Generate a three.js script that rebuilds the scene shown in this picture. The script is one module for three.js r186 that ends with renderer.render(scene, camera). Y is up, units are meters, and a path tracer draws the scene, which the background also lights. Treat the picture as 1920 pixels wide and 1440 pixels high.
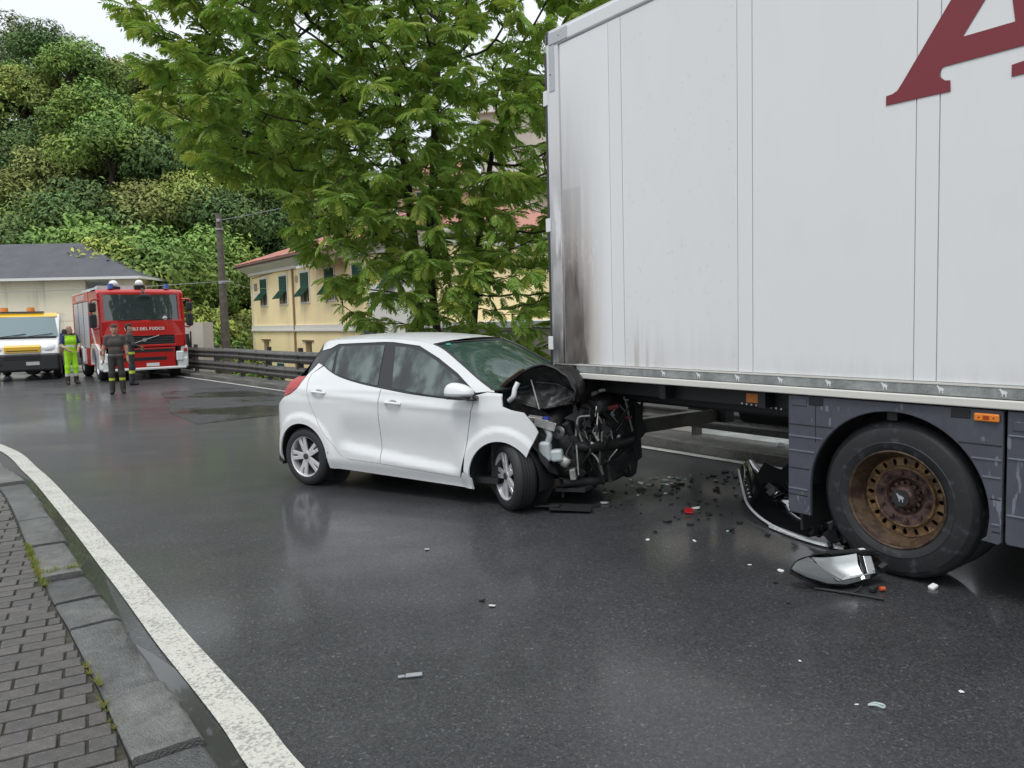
import * as THREE from 'three';
import { RoundedBoxGeometry } from 'three/addons/geometries/RoundedBoxGeometry.js';
import { mergeGeometries, mergeVertices, toCreasedNormals } from 'three/addons/utils/BufferGeometryUtils.js';
import { MarchingCubes } from 'three/addons/objects/MarchingCubes.js';
import { TextGeometry } from 'three/addons/geometries/TextGeometry.js';
import { FontLoader } from 'three/addons/loaders/FontLoader.js';

// ---------- camera, sky, sun, exposure ----------
const scene = new THREE.Scene();
const camera = new THREE.PerspectiveCamera(53.06, 4 / 3, 0.1, 600);
camera.position.set(0, 1.6, 0);
camera.rotation.order = 'YXZ';
camera.rotation.set(-Math.atan(0.0721), 0, -0.0255);
camera.setViewOffset(1920, 1440, 0, 21, 1920, 1440);
camera.updateProjectionMatrix();

const SUN_DIR = new THREE.Vector3(-0.22, 0.94, 0.26).normalize();
{
  // overcast sky: pale blue-white air with soft cloud lumps, the same all round
  const W = 512, H = 256, d = new Float32Array(W * H * 4);
  const wave = (x, y, z) => Math.sin(x * 3.1 + 1.3 * Math.sin(y * 4.3 + z * 2.1)) * Math.sin(y * 5.2 + 0.7 + 1.1 * Math.sin(z * 3.7 + x)) + 0.5 * Math.sin(z * 7.1 + 2 * Math.sin(x * 6.3 + y * 3)) * Math.sin(x * 8.7 - y * 6.1);
  for (let j = 0; j < H; j++) for (let i = 0; i < W; i++) {
    const el = (j + 0.5) / H * Math.PI - Math.PI / 2, az = (i + 0.5) / W * Math.PI * 2;
    const x = Math.cos(el) * Math.cos(az), y = Math.sin(el), z = Math.cos(el) * Math.sin(az);
    const c = wave(x, y * 1.6, z) * 0.06, up = Math.max(0, y);
    const L = 0.90 + 0.62 * up + c;
    const k = (j * W + i) * 4;
    d[k] = L * (0.92 + c * 0.3); d[k + 1] = L * 0.975; d[k + 2] = L * 1.025; d[k + 3] = 1;
    if (y < 0) { d[k] = 0.3; d[k + 1] = 0.31; d[k + 2] = 0.3; }
  }
  const sky = new THREE.DataTexture(d, W, H, THREE.RGBAFormat, THREE.FloatType);
  sky.mapping = THREE.EquirectangularReflectionMapping; sky.magFilter = THREE.LinearFilter; sky.needsUpdate = true;
  scene.background = sky; scene.environment = sky;
}
const sun = new THREE.DirectionalLight(new THREE.Color(1, 0.97, 0.93), 1.4);
sun.position.copy(SUN_DIR).multiplyScalar(60); sun.target.position.set(0, 0, -12);
sun.castShadow = true; sun.shadow.radius = 40; sun.shadow.mapSize.set(2048, 2048);
Object.assign(sun.shadow.camera, { left: -40, right: 40, top: 40, bottom: -40, near: 1, far: 160 });
sun.name = 'sun'; scene.add(sun, sun.target);
const renderer = new THREE.WebGLRenderer({ antialias: true });
renderer.toneMapping = THREE.LinearToneMapping;
renderer.toneMappingExposure = 0.95;
renderer.shadowMap.enabled = true;

// ---------- helpers ----------
let seed = 12345;
const rnd = () => { seed = (seed * 1664525 + 1013904223) >>> 0; return seed / 4294967296; };
const rr = (a, b) => a + (b - a) * rnd();
const V = (x, y, z) => new THREE.Vector3(x, y, z);
const lerp = (a, b, k) => a + (b - a) * k;
const ss = (a, b, x) => { const k = Math.min(1, Math.max(0, (x - a) / (b - a))); return k * k * (3 - 2 * k); };
const hash = (x, y, s = 0) => { let h = (x * 374761393 + y * 668265263 + s * 2147483647) | 0; h = Math.imul(h ^ (h >>> 13), 1274126177); return ((h ^ (h >>> 16)) >>> 0) / 4294967296; };
function vnoise(x, y, per = 0, s = 0) {
  let xi = Math.floor(x), yi = Math.floor(y); const fx = x - xi, fy = y - yi;
  const w = (a) => per ? ((a % per) + per) % per : a;
  const x0 = w(xi), x1 = w(xi + 1), y0 = w(yi), y1 = w(yi + 1), u = fx * fx * (3 - 2 * fx), v = fy * fy * (3 - 2 * fy);
  return lerp(lerp(hash(x0, y0, s), hash(x1, y0, s), u), lerp(hash(x0, y1, s), hash(x1, y1, s), u), v);
}
function fbm(x, y, oct = 4, per = 0, s = 0) { let a = 0.5, r = 0, t = 0; for (let o = 0; o < oct; o++) { r += a * vnoise(x, y, per, s + o * 17); t += a; a *= 0.5; x *= 2; y *= 2; per *= 2; } return r / t; }
function tex(w, h, fn, srgb = false, rx = 1, ry = rx) {
  const d8 = new Uint8ClampedArray(w * h * 4), d = d8;
  for (let j = 0; j < h; j++) for (let i = 0; i < w; i++) { const c = fn((i + 0.5) / w, (j + 0.5) / h, i, j), k = (j * w + i) * 4; if (typeof c === 'number') { d[k] = d[k + 1] = d[k + 2] = c * 255; } else { d[k] = c[0] * 255; d[k + 1] = c[1] * 255; d[k + 2] = c[2] * 255; } d[k + 3] = 255; }
  const t = new THREE.DataTexture(new Uint8Array(d8.buffer), w, h); t.wrapS = t.wrapT = THREE.RepeatWrapping; t.magFilter = THREE.LinearFilter; t.minFilter = THREE.LinearMipmapLinearFilter;
  if (srgb) t.colorSpace = THREE.SRGBColorSpace;
  t.repeat.set(rx, ry); t.needsUpdate = true; return t;
}
const rep = (t, rx, ry = rx) => { const c = t.clone(); c.repeat.set(rx, ry); c.needsUpdate = true; return c; };
const lin = (r, g, b) => new THREE.Color().setRGB(r, g, b);
const std = (c, rough = 0.6, o = {}) => new THREE.MeshStandardMaterial({ color: Array.isArray(c) ? lin(...c) : c, roughness: rough, ...o });
const phy = (c, rough = 0.6, o = {}) => new THREE.MeshPhysicalMaterial({ color: Array.isArray(c) ? lin(...c) : c, roughness: rough, ...o });

const used = new Map();
function numbered(n) { const k = used.get(n) || 0; used.set(n, k + 1); return k ? n + '_' + String(k).padStart(3, '0') : n; }
function cubeUV(g) {
  const p = g.attributes.position, n = g.attributes.normal, uv = new Float32Array(p.count * 2);
  for (let i = 0; i < p.count; i++) {
    const ax = Math.abs(n.getX(i)), ay = Math.abs(n.getY(i)), az = Math.abs(n.getZ(i)), x = p.getX(i), y = p.getY(i), z = p.getZ(i);
    if (ay >= ax && ay >= az) { uv[2 * i] = x; uv[2 * i + 1] = z; } else if (ax >= az) { uv[2 * i] = z; uv[2 * i + 1] = y; } else { uv[2 * i] = x; uv[2 * i + 1] = y; }
  }
  g.setAttribute('uv', new THREE.BufferAttribute(uv, 2)); return g;
}
function flat(g) {
  let q = g.index ? g.toNonIndexed() : g;
  if (!q.attributes.normal) q.computeVertexNormals();
  for (const k of Object.keys(q.attributes)) if (!['position', 'normal', 'uv', 'color'].includes(k)) q.deleteAttribute(k);
  if (!q.attributes.uv) cubeUV(q);
  q.morphAttributes = {}; return q;
}
function merge(list, keepUV = false) {
  const a = list.flat(Infinity).filter(Boolean).map(flat);
  const anyC = a.some((g) => g.attributes.color);
  if (anyC) for (const g of a) if (!g.attributes.color) g.setAttribute('color', new THREE.BufferAttribute(new Float32Array(g.attributes.position.count * 3).fill(1), 3));
  const g = a.length === 1 ? a[0] : mergeGeometries(a);
  return keepUV ? g : cubeUV(g);
}
function mesh(name, geos, mat, parent, o = {}) {
  const g = geos.isBufferGeometry && o.keep ? geos : merge(Array.isArray(geos) ? geos : [geos], o.uv);
  const m = new THREE.Mesh(g, mat); m.castShadow = m.receiveShadow = true;
  m.name = parent && parent !== scene ? name : numbered(name);
  (parent || scene).add(m); if (o.label) m.userData.label = o.label;
  return m;
}
function tag(m, label, category, group, kind) { m.userData.label = label; if (category) m.userData.category = category; if (group) m.userData.group = group; if (kind) m.userData.kind = kind; return m; }
function thing(name, label, category, pos = [0, 0, 0], ry = 0, group) { const g = new THREE.Group(); g.name = numbered(name); g.position.set(...pos); g.rotation.y = ry; scene.add(g); return tag(g, label, category, group); }
function struct(name, geos, mat, label, o = {}) { const m = mesh(name, geos, mat, scene, o); m.userData.kind = 'structure'; if (label) m.userData.label = label; return m; }
function sub(parent, name, pos, ry = 0) { const g = new THREE.Group(); g.name = name; if (pos) g.position.set(...pos); g.rotation.y = ry; parent.add(g); return g; }
function copyOf(o, label, group) { const c = o.clone(); c.name = numbered(o.name.replace(/_\d{3}$/, '')); scene.add(c); c.userData = { ...o.userData }; if (label) c.userData.label = label; if (group) c.userData.group = group; return c; }
const _m = new THREE.Matrix4(), _e = new THREE.Euler(), _q = new THREE.Quaternion();
function put(g, x = 0, y = 0, z = 0, rx = 0, ry = 0, rz = 0) { _e.set(rx, ry, rz); _q.setFromEuler(_e); g.applyMatrix4(_m.compose(V(x, y, z), _q, V(1, 1, 1))); return g; }
function bx(w, h, d, x, y, z, rx = 0, ry = 0, rz = 0, r = 0) { const g = r > 0 ? new RoundedBoxGeometry(w, h, d, 2, Math.min(r, w / 2.01, h / 2.01, d / 2.01)) : new THREE.BoxGeometry(w, h, d); return put(g, x, y, z, rx, ry, rz); }
// box given by its two corners
function bb(x0, x1, y0, y1, z0, z1, r = 0) { return bx(Math.abs(x1 - x0), Math.abs(y1 - y0), Math.abs(z1 - z0), (x0 + x1) / 2, (y0 + y1) / 2, (z0 + z1) / 2, 0, 0, 0, r); }
function cy(r0, r1, h, x, y, z, axis = 'y', seg = 20, open = false) { const g = new THREE.CylinderGeometry(r0, r1, h, seg, 1, open); return put(g, x, y, z, axis === 'z' ? Math.PI / 2 : 0, 0, axis === 'x' ? -Math.PI / 2 : 0); }
function sp(r, x, y, z, sx = 1, sy = 1, sz = 1, seg = 16) { const g = new THREE.SphereGeometry(r, seg, Math.round(seg * 0.7)); g.scale(sx, sy, sz); return put(g, x, y, z); }
function tube(pts, r, seg = 0, rad = 8, closed = false) { const c = new THREE.CatmullRomCurve3(pts.map((p) => p.isVector3 ? p : V(...p)), closed, 'catmullrom', 0.4); return new THREE.TubeGeometry(c, seg || pts.length * 5, r, rad, closed); }
function rod(a, b, r0, r1 = r0, seg = 8) { const A = V(...a), B = V(...b), d = B.clone().sub(A), g = new THREE.CylinderGeometry(r1, r0, d.length(), seg); g.applyQuaternion(new THREE.Quaternion().setFromUnitVectors(V(0, 1, 0), d.normalize())); const c = A.add(B).multiplyScalar(0.5); g.translate(c.x, c.y, c.z); return g; }
const shp = (pts, holes = []) => { const s = new THREE.Shape(pts.map((p) => new THREE.Vector2(...p))); for (const h of holes) s.holes.push(new THREE.Path(h.map((p) => new THREE.Vector2(...p)))); return s; };
// polygon in (x, y) extruded along z from z0 to z1
function ex(pts, z0, z1, bevel = 0, holes = [], cs = 6) { const g = new THREE.ExtrudeGeometry(shp(pts, holes), { depth: z1 - z0 - 2 * bevel, bevelEnabled: bevel > 0, bevelThickness: bevel, bevelSize: bevel, bevelOffset: -bevel, bevelSegments: 2, curveSegments: cs }); g.translate(0, 0, z0 + bevel); return g; }
// smooth surface from a grid of points rows[i][j]
function grid(rows, uvFn) {
  const m = rows.length, n = rows[0].length, pos = [], uv = [], idx = [];
  for (let i = 0; i < m; i++) for (let j = 0; j < n; j++) { const p = rows[i][j]; pos.push(p[0], p[1], p[2]); uv.push(...(uvFn ? uvFn(i / (m - 1), j / (n - 1)) : [i / (m - 1), j / (n - 1)])); }
  for (let i = 0; i < m - 1; i++) for (let j = 0; j < n - 1; j++) { const a = i * n + j, b = a + 1, c = a + n, d = c + 1; idx.push(a, b, d, a, d, c); }
  const g = new THREE.BufferGeometry(); g.setAttribute('position', new THREE.Float32BufferAttribute(pos, 3)); g.setAttribute('uv', new THREE.Float32BufferAttribute(uv, 2)); g.setIndex(idx); g.computeVertexNormals(); return g;
}
function lathe(prof, seg = 40, axis = 'y') { const g = new THREE.LatheGeometry(prof.map((p) => new THREE.Vector2(...p)), seg); if (axis === 'z') g.rotateX(Math.PI / 2); if (axis === 'x') g.rotateZ(-Math.PI / 2); return g; }
const arc = (cx, cy_, r, a0, a1, n) => Array.from({ length: n + 1 }, (_, i) => { const a = (a0 + (a1 - a0) * i / n) * Math.PI / 180; return [cx + r * Math.cos(a), cy_ + r * Math.sin(a)]; });
// road frame: u runs along the road away from the viewpoint, n across it
const TX = -0.5916, TZ = -0.8062, RT = Math.atan2(0.8062, -0.5916);
const P = (u, n, y = 0) => [u * TX - n * TZ, y, u * TZ + n * TX];
const edgeN = (u) => 6.72 - 0.00125 * Math.max(0, u) ** 2 + (u < 0 ? 0 : 0);
const font = await new FontLoader().loadAsync('fonts/droid/droid_sans_bold.typeface.json');

// ---------- ground, road, pavement ----------
const NAVG = fbm;
const asphaltMap = (() => {
  const S = 1024;
  return tex(S, S, (x, y, i, j) => {
    const big = fbm(x * 6, y * 6, 3, 6, 3), g = vnoise(x * 340, y * 340, 340, 5), g2 = vnoise(x * 170, y * 170, 170, 9), h = hash(i >> 1, j >> 1, 77);
    let v = 0.207 + 0.05 * (big - 0.5) + 0.11 * (g - 0.5) + 0.06 * (g2 - 0.5);
    const st = vnoise(x * 230, y * 230, 230, 21);
    if (st > 0.83) v += 0.17 * (st - 0.83) / 0.17 + 0.05 * h;
    const warm = 0.012 * (vnoise(x * 60, y * 60, 60, 31) - 0.45);
    return [v + warm, v + 0.002, v - warm * 0.4 + 0.010];
  }, true);
})();
const asphaltBump = tex(1024, 1024, (x, y) => 0.5 * vnoise(x * 200, y * 200, 200, 51) + 0.35 * vnoise(x * 380, y * 380, 380, 52) + 0.15 * vnoise(x * 40, y * 40, 40, 53));
// where the water film lies thick (smooth) or has drained off (rough stones stand out)
const wetMap = tex(1024, 1024, (x, y) => {
  const a = fbm(x * 7, y * 7, 5, 7, 61), b = fbm(x * 22, y * 22, 4, 22, 62);
  return 0.15 + 0.45 * ss(0.34, 0.72, a * 0.72 + b * 0.28);
});
// depth of the water film: 1 where it stands, less where it has drained
const filmMap = tex(1024, 1024, (x, y) => { const a = fbm(x * 7, y * 7, 5, 7, 61), b = fbm(x * 22, y * 22, 4, 22, 62); return 0.12 + 0.62 * (1 - ss(0.34, 0.66, a * 0.72 + b * 0.28)); });
const M = {};
M.asphalt = phy([1, 1, 1], 0.52, { map: rep(asphaltMap, 0.5), bumpMap: rep(asphaltBump, 0.5), bumpScale: 0.0009, clearcoat: 1, clearcoatMap: rep(filmMap, 0.045, 0.07), clearcoatRoughness: 0.13 });
M.asphaltPatch = std([0.62, 0.62, 0.64], 1, { map: rep(asphaltMap, 0.7), bumpMap: rep(asphaltBump, 0.6), bumpScale: 0.0015, roughnessMap: rep(wetMap, 0.13) });
const paintMap = tex(1024, 512, (x, y) => {
  const w = fbm(x * 130, y * 65, 3, 130, 71), c = fbm(x * 14, y * 7, 3, 14, 72);
  const worn = ss(0.46, 0.74, w * 0.75 + c * 0.25);
  const v = lerp(0.80, 0.60, worn) + 0.05 * (hash(Math.floor(x * 1024), Math.floor(y * 512), 4) - 0.5);
  return [v, v * 0.99, v * 0.955];
}, true);
M.paint = std([0.9, 0.9, 0.88], 0.55, { map: rep(paintMap, 0.7, 1.4), bumpMap: rep(asphaltBump, 0.5), bumpScale: 0.003 });
const stoneMap = tex(512, 512, (x, y, i, j) => { const a = fbm(x * 5, y * 5, 5, 5, 81), b = vnoise(x * 120, y * 120, 120, 82), c = fbm(x * 18, y * 18, 3, 18, 83); const v = 0.34 + 0.18 * (a - 0.5) + 0.06 * (b - 0.5) + 0.07 * (c - 0.5); return [v, v * 1.005, v * 0.99]; }, true);
const stoneBump = tex(512, 512, (x, y) => 0.6 * fbm(x * 14, y * 14, 5, 14, 91) + 0.4 * vnoise(x * 140, y * 140, 140, 92));
const kerbMats = [[1.05, 1.07, 1.09], [1.3, 1.3, 1.27], [0.9, 0.92, 0.93]].map((c, i) => std(c, [0.3, 0.42, 0.36][i], { map: rep(stoneMap, 1.3), bumpMap: rep(stoneBump, 1.6), bumpScale: 0.006 }));
const paverMap = tex(512, 512, (x, y, i, j) => { const b = vnoise(x * 150, y * 150, 150, 101), c = fbm(x * 10, y * 10, 4, 10, 102), s = vnoise(x * 110, y * 110, 110, 103); let v = 0.40 + 0.10 * (b - 0.5) + 0.10 * (c - 0.5); if (s > 0.86) v += 0.16; return [v * 1.0, v * 0.975, v * 0.965]; }, true);
const paverMats = [[0.60, 0.58, 0.56], [0.53, 0.51, 0.50], [0.70, 0.67, 0.65], [0.58, 0.55, 0.54]].map((c, i) => std(c, 0.5 - 0.05 * (i % 2), { map: rep(paverMap, 2.2 + 0.3 * i), bumpMap: rep(stoneBump, 3), bumpScale: 0.004 }));
const soilMap = tex(512, 512, (x, y) => { const a = fbm(x * 12, y * 12, 5, 12, 111), b = vnoise(x * 90, y * 90, 90, 112); const v = 0.2 + 0.18 * (a - 0.5) + 0.08 * (b - 0.5); return [v * 1.02, v * 0.98, v * 0.8]; }, true);
M.soil = std([1, 1, 1], 0.9, { map: rep(soilMap, 0.8) });
M.bank = std([0.75, 1.05, 0.6], 0.95, { map: rep(soilMap, 0.12) });

// terrain under and round the road: the yard of the houses lies lower, the hill rises behind
const yardN = 8.1;
function ridgeRise(x, z) {
  const d = -z, a = x / Math.max(1, -z);
  if (z > -20) return 0;
  const foot = a < -0.36 ? 41 : lerp(41, 62, Math.min(1, (a + 0.36) / 0.2));
  const top = 23.5 * (a < -0.3 ? 1 : Math.max(0.28, 1 - (a + 0.3) * 1.9));
  return top * ss(foot, foot + 40, d) * 0.98 + 0.04 * top * ss(foot + 40, foot + 90, d);
}
function terrainY(x, z) {
  const u = x * TX + z * TZ, n = -x * TZ + z * TX;
  let y = -0.3 - 3.1 * ss(edgeN(u) + 0.95, edgeN(u) + 1.2, n) * (1 - ss(33, 44, u) * (n < 11 ? 1 : 0));
  y += ridgeRise(x, z) + (n > 9 ? 2.6 * ss(44, 60, u) : 0);
  return y + 0.35 * (vnoise(x * 0.2 + 50, z * 0.2 + 90, 0, 7) - 0.5) * ss(2, 8, Math.max(n - edgeN(u) - 2, u - 40));
}
{
  const rows = []; const N = 150, S = 150;
  for (let i = 0; i <= N; i++) { const r = []; for (let j = 0; j <= N; j++) { const x = -120 + 200 * j / N, z = 40 - 190 * i / N; r.push([x, terrainY(x, z), z]); } rows.push(r); }
  struct('ground', [grid(rows.map((r) => r.slice().reverse()))], M.bank, 'rough earth and grass of the bank and the yard below the road');
}
function flatPoly(pts, y) { const g = new THREE.ShapeGeometry(shp(pts.map(([x, z]) => [x, -z]))); g.rotateX(-Math.PI / 2); g.translate(0, y, 0); return g; }
const kerbRoad = [[0.2, -1.2], [-0.55, -1.95], [-1.118, -2.677], [-1.356, -2.993], [-1.667, -3.416], [-2.143, -4.033], [-2.56, -4.561], [-3.021, -5.168], [-3.712, -6.102], [-4.198, -6.756], [-4.95, -7.72], [-6.404, -9.35], [-8.6, -11.1], [-12, -12.6], [-18, -13.8], [-30, -14.6]];
const kerbCurve = new THREE.CatmullRomCurve3([[3.2, 2.5], [1.4, 0.2], ...kerbRoad].map(([x, z]) => V(x, 0, z)), false, 'centripetal');
{
  const far = []; for (let u = -26; u <= 66; u += 2) { const [x, , z] = P(u, edgeN(u) + 0.16); far.push([x, z]); }
  const pts = [...far, [-75, -42], [-75, 26], [-10, 30]];
  struct('road', [flatPoly(pts, 0)], M.asphalt, 'wet dark asphalt road surface');
  // darker repair strip laid along the far lane
  const rp = [[13, 3.2], [13.4, 5.9], [16.5, 5.95], [20.3, 5.65], [20, 4.1], [18.6, 3.9], [17.2, 3.7], [15.2, 3.25]].map(([u, n]) => { const p = P(u, n); return [p[0], p[2]]; });
  struct('road_patch', [flatPoly(rp, 0.004)], M.asphaltPatch, 'darker rectangular asphalt repair in the far lane');
}
function ribbon(curve, t0, t1, o0, o1, y, seg = 120) {   // flat ribbon between two offsets to the right of a curve; uv in metres
  const rows = [], uv = []; let s = 0, last = null;
  for (let i = 0; i <= seg; i++) { const t = lerp(t0, t1, i / seg), p = curve.getPointAt(t), d = curve.getTangentAt(t), nx = -d.z, nz = d.x; if (last) s += p.distanceTo(last); last = p; rows.push([[p.x + nx * o1, y, p.z + nz * o1], [p.x + nx * o0, y, p.z + nz * o0]]); uv.push(s); }
  return grid(rows, (i, j) => [uv[Math.round(i * seg)], j * Math.abs(o1 - o0)]);
}
// edge lines
{
  const L = [[0.75, -0.9], [-0.1, -1.75], [-0.893, -2.668], [-1.104, -2.965], [-1.298, -3.22], [-1.52, -3.504], [-1.746, -3.794], [-2.01, -4.146], [-2.363, -4.616], [-2.812, -5.204], [-3.402, -5.981], [-4.113, -6.904], [-5.01, -8.058], [-5.486, -8.64], [-6.757, -10.157], [-8.9, -12.0], [-12.3, -13.6], [-18.4, -14.9], [-30, -15.7]];
  const c = new THREE.CatmullRomCurve3(L.map(([x, z]) => V(x, 0, z)), false, 'centripetal');
  const m = struct('edge_line', [ribbon(c, 0, 1, -0.078, 0.078, 0.009, 300)], M.paint, 'worn white edge line following the curved kerb', { uv: true });
  const f = []; for (let u = -24; u <= 60; u += 2) f.push(V(...P(u, edgeN(u), 0)));
  const c2 = new THREE.CatmullRomCurve3(f);
  struct('edge_line', [ribbon(c2, 0, 1, -0.06, 0.06, 0.009, 200)], M.paint, 'white edge line along the guard rail side of the road', { uv: true });
}
// kerb stones, each its own block
const KH = 0.042, KW = 0.235;
{
  const kerb = new THREE.Group(); kerb.name = 'kerb'; kerb.userData = { kind: 'structure', label: 'low kerb of worn grey stone blocks, some sunk or tilted' }; scene.add(kerb);
  const tot = kerbCurve.getLength(); let s = 1.2, i = 0;
  const special = [0.9, 1.05, 0.9, 0.95, 0.55, 1.35, 0.62, 0.92, 0.5, 0.55, 0.9, 1.0];
  while (s < tot - 1 && i < 46) {
    const L = i < special.length ? special[i] : rr(0.7, 1.1), n = 7, rows = [];
    const t0 = (s + 0.008) / tot, t1 = Math.min(1, (s + L - 0.008) / tot), tilt = rr(-0.006, 0.006), dy = [0, -0.012, 0.004, -0.006][i % 4] + rr(-0.004, 0.004), jig = rr(-0.012, 0.012);
    for (let k = 0; k <= n; k++) {
      const t = lerp(t0, t1, k / n), p = kerbCurve.getPointAt(t), d = kerbCurve.getTangentAt(t), nx = -d.z, nz = d.x;
      // nx points away from the pavement (to the road); road edge is worn and uneven
      const w = 0.012 * (vnoise(s * 3 + k * 1.3, 5, 0, 8) - 0.5) + jig, top = KH + dy + tilt * (k - n / 2);
      const at = (o, y) => [p.x + nx * o, y, p.z + nz * o];
      rows.push([at(w, -0.05), at(w, top - 0.018), at(w - 0.016, top - 0.003), at(-0.06, top + 0.002 * Math.sin(k * 2 + i)), at(-0.15, top - 0.001 * Math.cos(k + i)), at(-KW + 0.008, top), at(-KW, top - 0.008), at(-KW, -0.05)]);
    }
    const g = grid(rows.map((r) => r.slice().reverse()));
    const cap = (r) => { const q = r.map((p) => p); const a = []; for (let k = 1; k < q.length - 1; k++) a.push(...q[0], ...q[k], ...q[k + 1]); const b = new THREE.BufferGeometry(); b.setAttribute('position', new THREE.Float32BufferAttribute(a, 3)); b.computeVertexNormals(); return b; };
    const m = mesh('kerb_stone', [toCreasedNormals(g, 0.7), cap(rows[0]), cap(rows[n])], kerbMats[(i * 2 + (i >> 2)) % 3], kerb);
    s += L; i++;
  }
}
// pavement of small concrete blocks laid in running bond; the nearest are single pieces
{
  const side = []; for (let i = 0; i <= 80; i++) { const t = i / 80, p = kerbCurve.getPointAt(t), d = kerbCurve.getTangentAt(t); side.push([p.x + d.z * (KW + 0.004), p.z - d.x * (KW + 0.004)]); }
  const inside = (x, z) => { let c = false; const q = poly; for (let i = 0, j = q.length - 1; i < q.length; j = i++) if ((q[i][1] > z) !== (q[j][1] > z) && x < (q[j][0] - q[i][0]) * (z - q[i][1]) / (q[j][1] - q[i][1]) + q[i][0]) c = !c; return c; };
  const poly = [...side, [-30, 6], [-8, 8]];
  const base = struct('pavement', [flatPoly(poly, KH - 0.013)], M.soil, 'pavement of grey brick-shaped concrete blocks with dark sandy joints');
  const a = 28.5 * Math.PI / 180, ex_ = [Math.cos(a), -Math.sin(a)], ey = [Math.sin(a), Math.cos(a)], BL = 0.186, BW = 0.1;
  const list = [];
  const o = [-1.985, -2.826];
  for (let r = -26; r < 110; r++) for (let c = -60; c < 30; c++) {
    const lx = (c + (((r % 2) + 2) % 2) * 0.5) * (BL + 0.008), ly = -r * (BW + 0.008);
    const x = o[0] + ex_[0] * lx + ey[0] * ly, z = o[1] + ex_[1] * lx + ey[1] * ly;
    const dist = Math.hypot(x, z); if (dist > 12) continue;
    let hw = BL / 2;
    const test = (k) => inside(x + ex_[0] * k * hw, z + ex_[1] * k * hw);
    // blocks are cut where they meet the kerb
    let x0 = -hw, x1 = hw; const ins = (q) => inside(x + ex_[0] * q + ey[0] * 0.04, z + ex_[1] * q + ey[1] * 0.04) && inside(x + ex_[0] * q - ey[0] * 0.04, z + ex_[1] * q - ey[1] * 0.04);
    if (!ins(x0) && !ins(x1)) continue;
    while (!ins(x1) && x1 > x0 + 0.03) x1 -= 0.008; while (!ins(x0) && x1 > x0 + 0.03) x0 += 0.008;
    if (x1 - x0 < 0.034) continue;
    const vx = (x / -z); const seen = z < -1.8 && vx > -0.72;
    list.push({ x, z, x0, x1, d: dist, seen });
  }
  list.sort((p, q) => (q.seen - p.seen) || (p.d - q.d));
  const chunk = [[], [], [], []];
  const full = new RoundedBoxGeometry(BL - 0.002, 0.05, BW - 0.002, 1, 0.006); cubeUV(flat(full));
  list.forEach((b, i) => {
    const w = b.x1 - b.x0, cx = (b.x0 + b.x1) / 2, x = b.x + ex_[0] * cx, z = b.z + ex_[1] * cx, y = KH - 0.025 - 0.003 + rr(-0.0025, 0.0025), mi = Math.floor(hash(i, 3, 5) * 4);
    const rx = rr(-0.02, 0.02), rz = rr(-0.012, 0.012);
    if (i < 300 && b.seen) {
      const g = w > BL - 0.006 ? full : cubeUV(flat(new RoundedBoxGeometry(w - 0.002, 0.05, BW - 0.002, 1, 0.006)));
      const m = new THREE.Mesh(g, paverMats[mi]); m.castShadow = m.receiveShadow = true; m.name = 'paving_block'; m.position.set(x, y, z); m.rotation.set(rx, a, rz); base.add(m);
    } else { const g = new THREE.BoxGeometry(w - 0.002, 0.05, BW - 0.002); put(g, x, y, z, rx, a, rz); chunk[mi].push(g); }
  });
  const rest = sub(base, 'far_paving_blocks');
  const q = mesh('far_paving_blocks', chunk[0].concat(chunk[1], chunk[2], chunk[3]), paverMats[0], base); q.userData.kind = 'stuff'; base.remove(rest);
}
// water standing in the gutter
M.water = phy([0.045, 0.046, 0.046], 0.14, { clearcoat: 0.5, clearcoatRoughness: 0.02, ior: 1.33 });
{
  const tot = kerbCurve.getLength();
  const mk = (s0, s1, wf) => {
    const left = [], right = [];
    for (let s = s0; s <= s1; s += 0.05) { const p = kerbCurve.getPointAt(s / tot), d = kerbCurve.getTangentAt(s / tot), k = Math.sin(Math.PI * Math.min(1, Math.max(0, (s - s0) / (s1 - s0)))); const w = Math.max(0.004, wf * Math.min(1, k * 1.5) * (0.8 + 0.4 * fbm(s * 2, 1.5, 3, 0, 12))); left.push([p.x - d.z * 0.0, p.z + d.x * 0.0]); right.push([p.x - d.z * (0.01 + w), p.z + d.x * (0.01 + w)]); }
    return flatPoly([...left, ...right.reverse()], 0.004);
  };
  struct('puddle', [mk(6.35, 8.1, 0.085)], M.water, 'dark rain water standing in the gutter beside the short kerb stones');
  struct('puddle', [mk(8.3, 14.2, 0.10)], M.water, 'long dark strip of rain water in the far gutter');
  struct('puddle', [mk(4.9, 6.1, 0.07)], M.water, 'thin strip of rain water in the near gutter');
}
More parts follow.
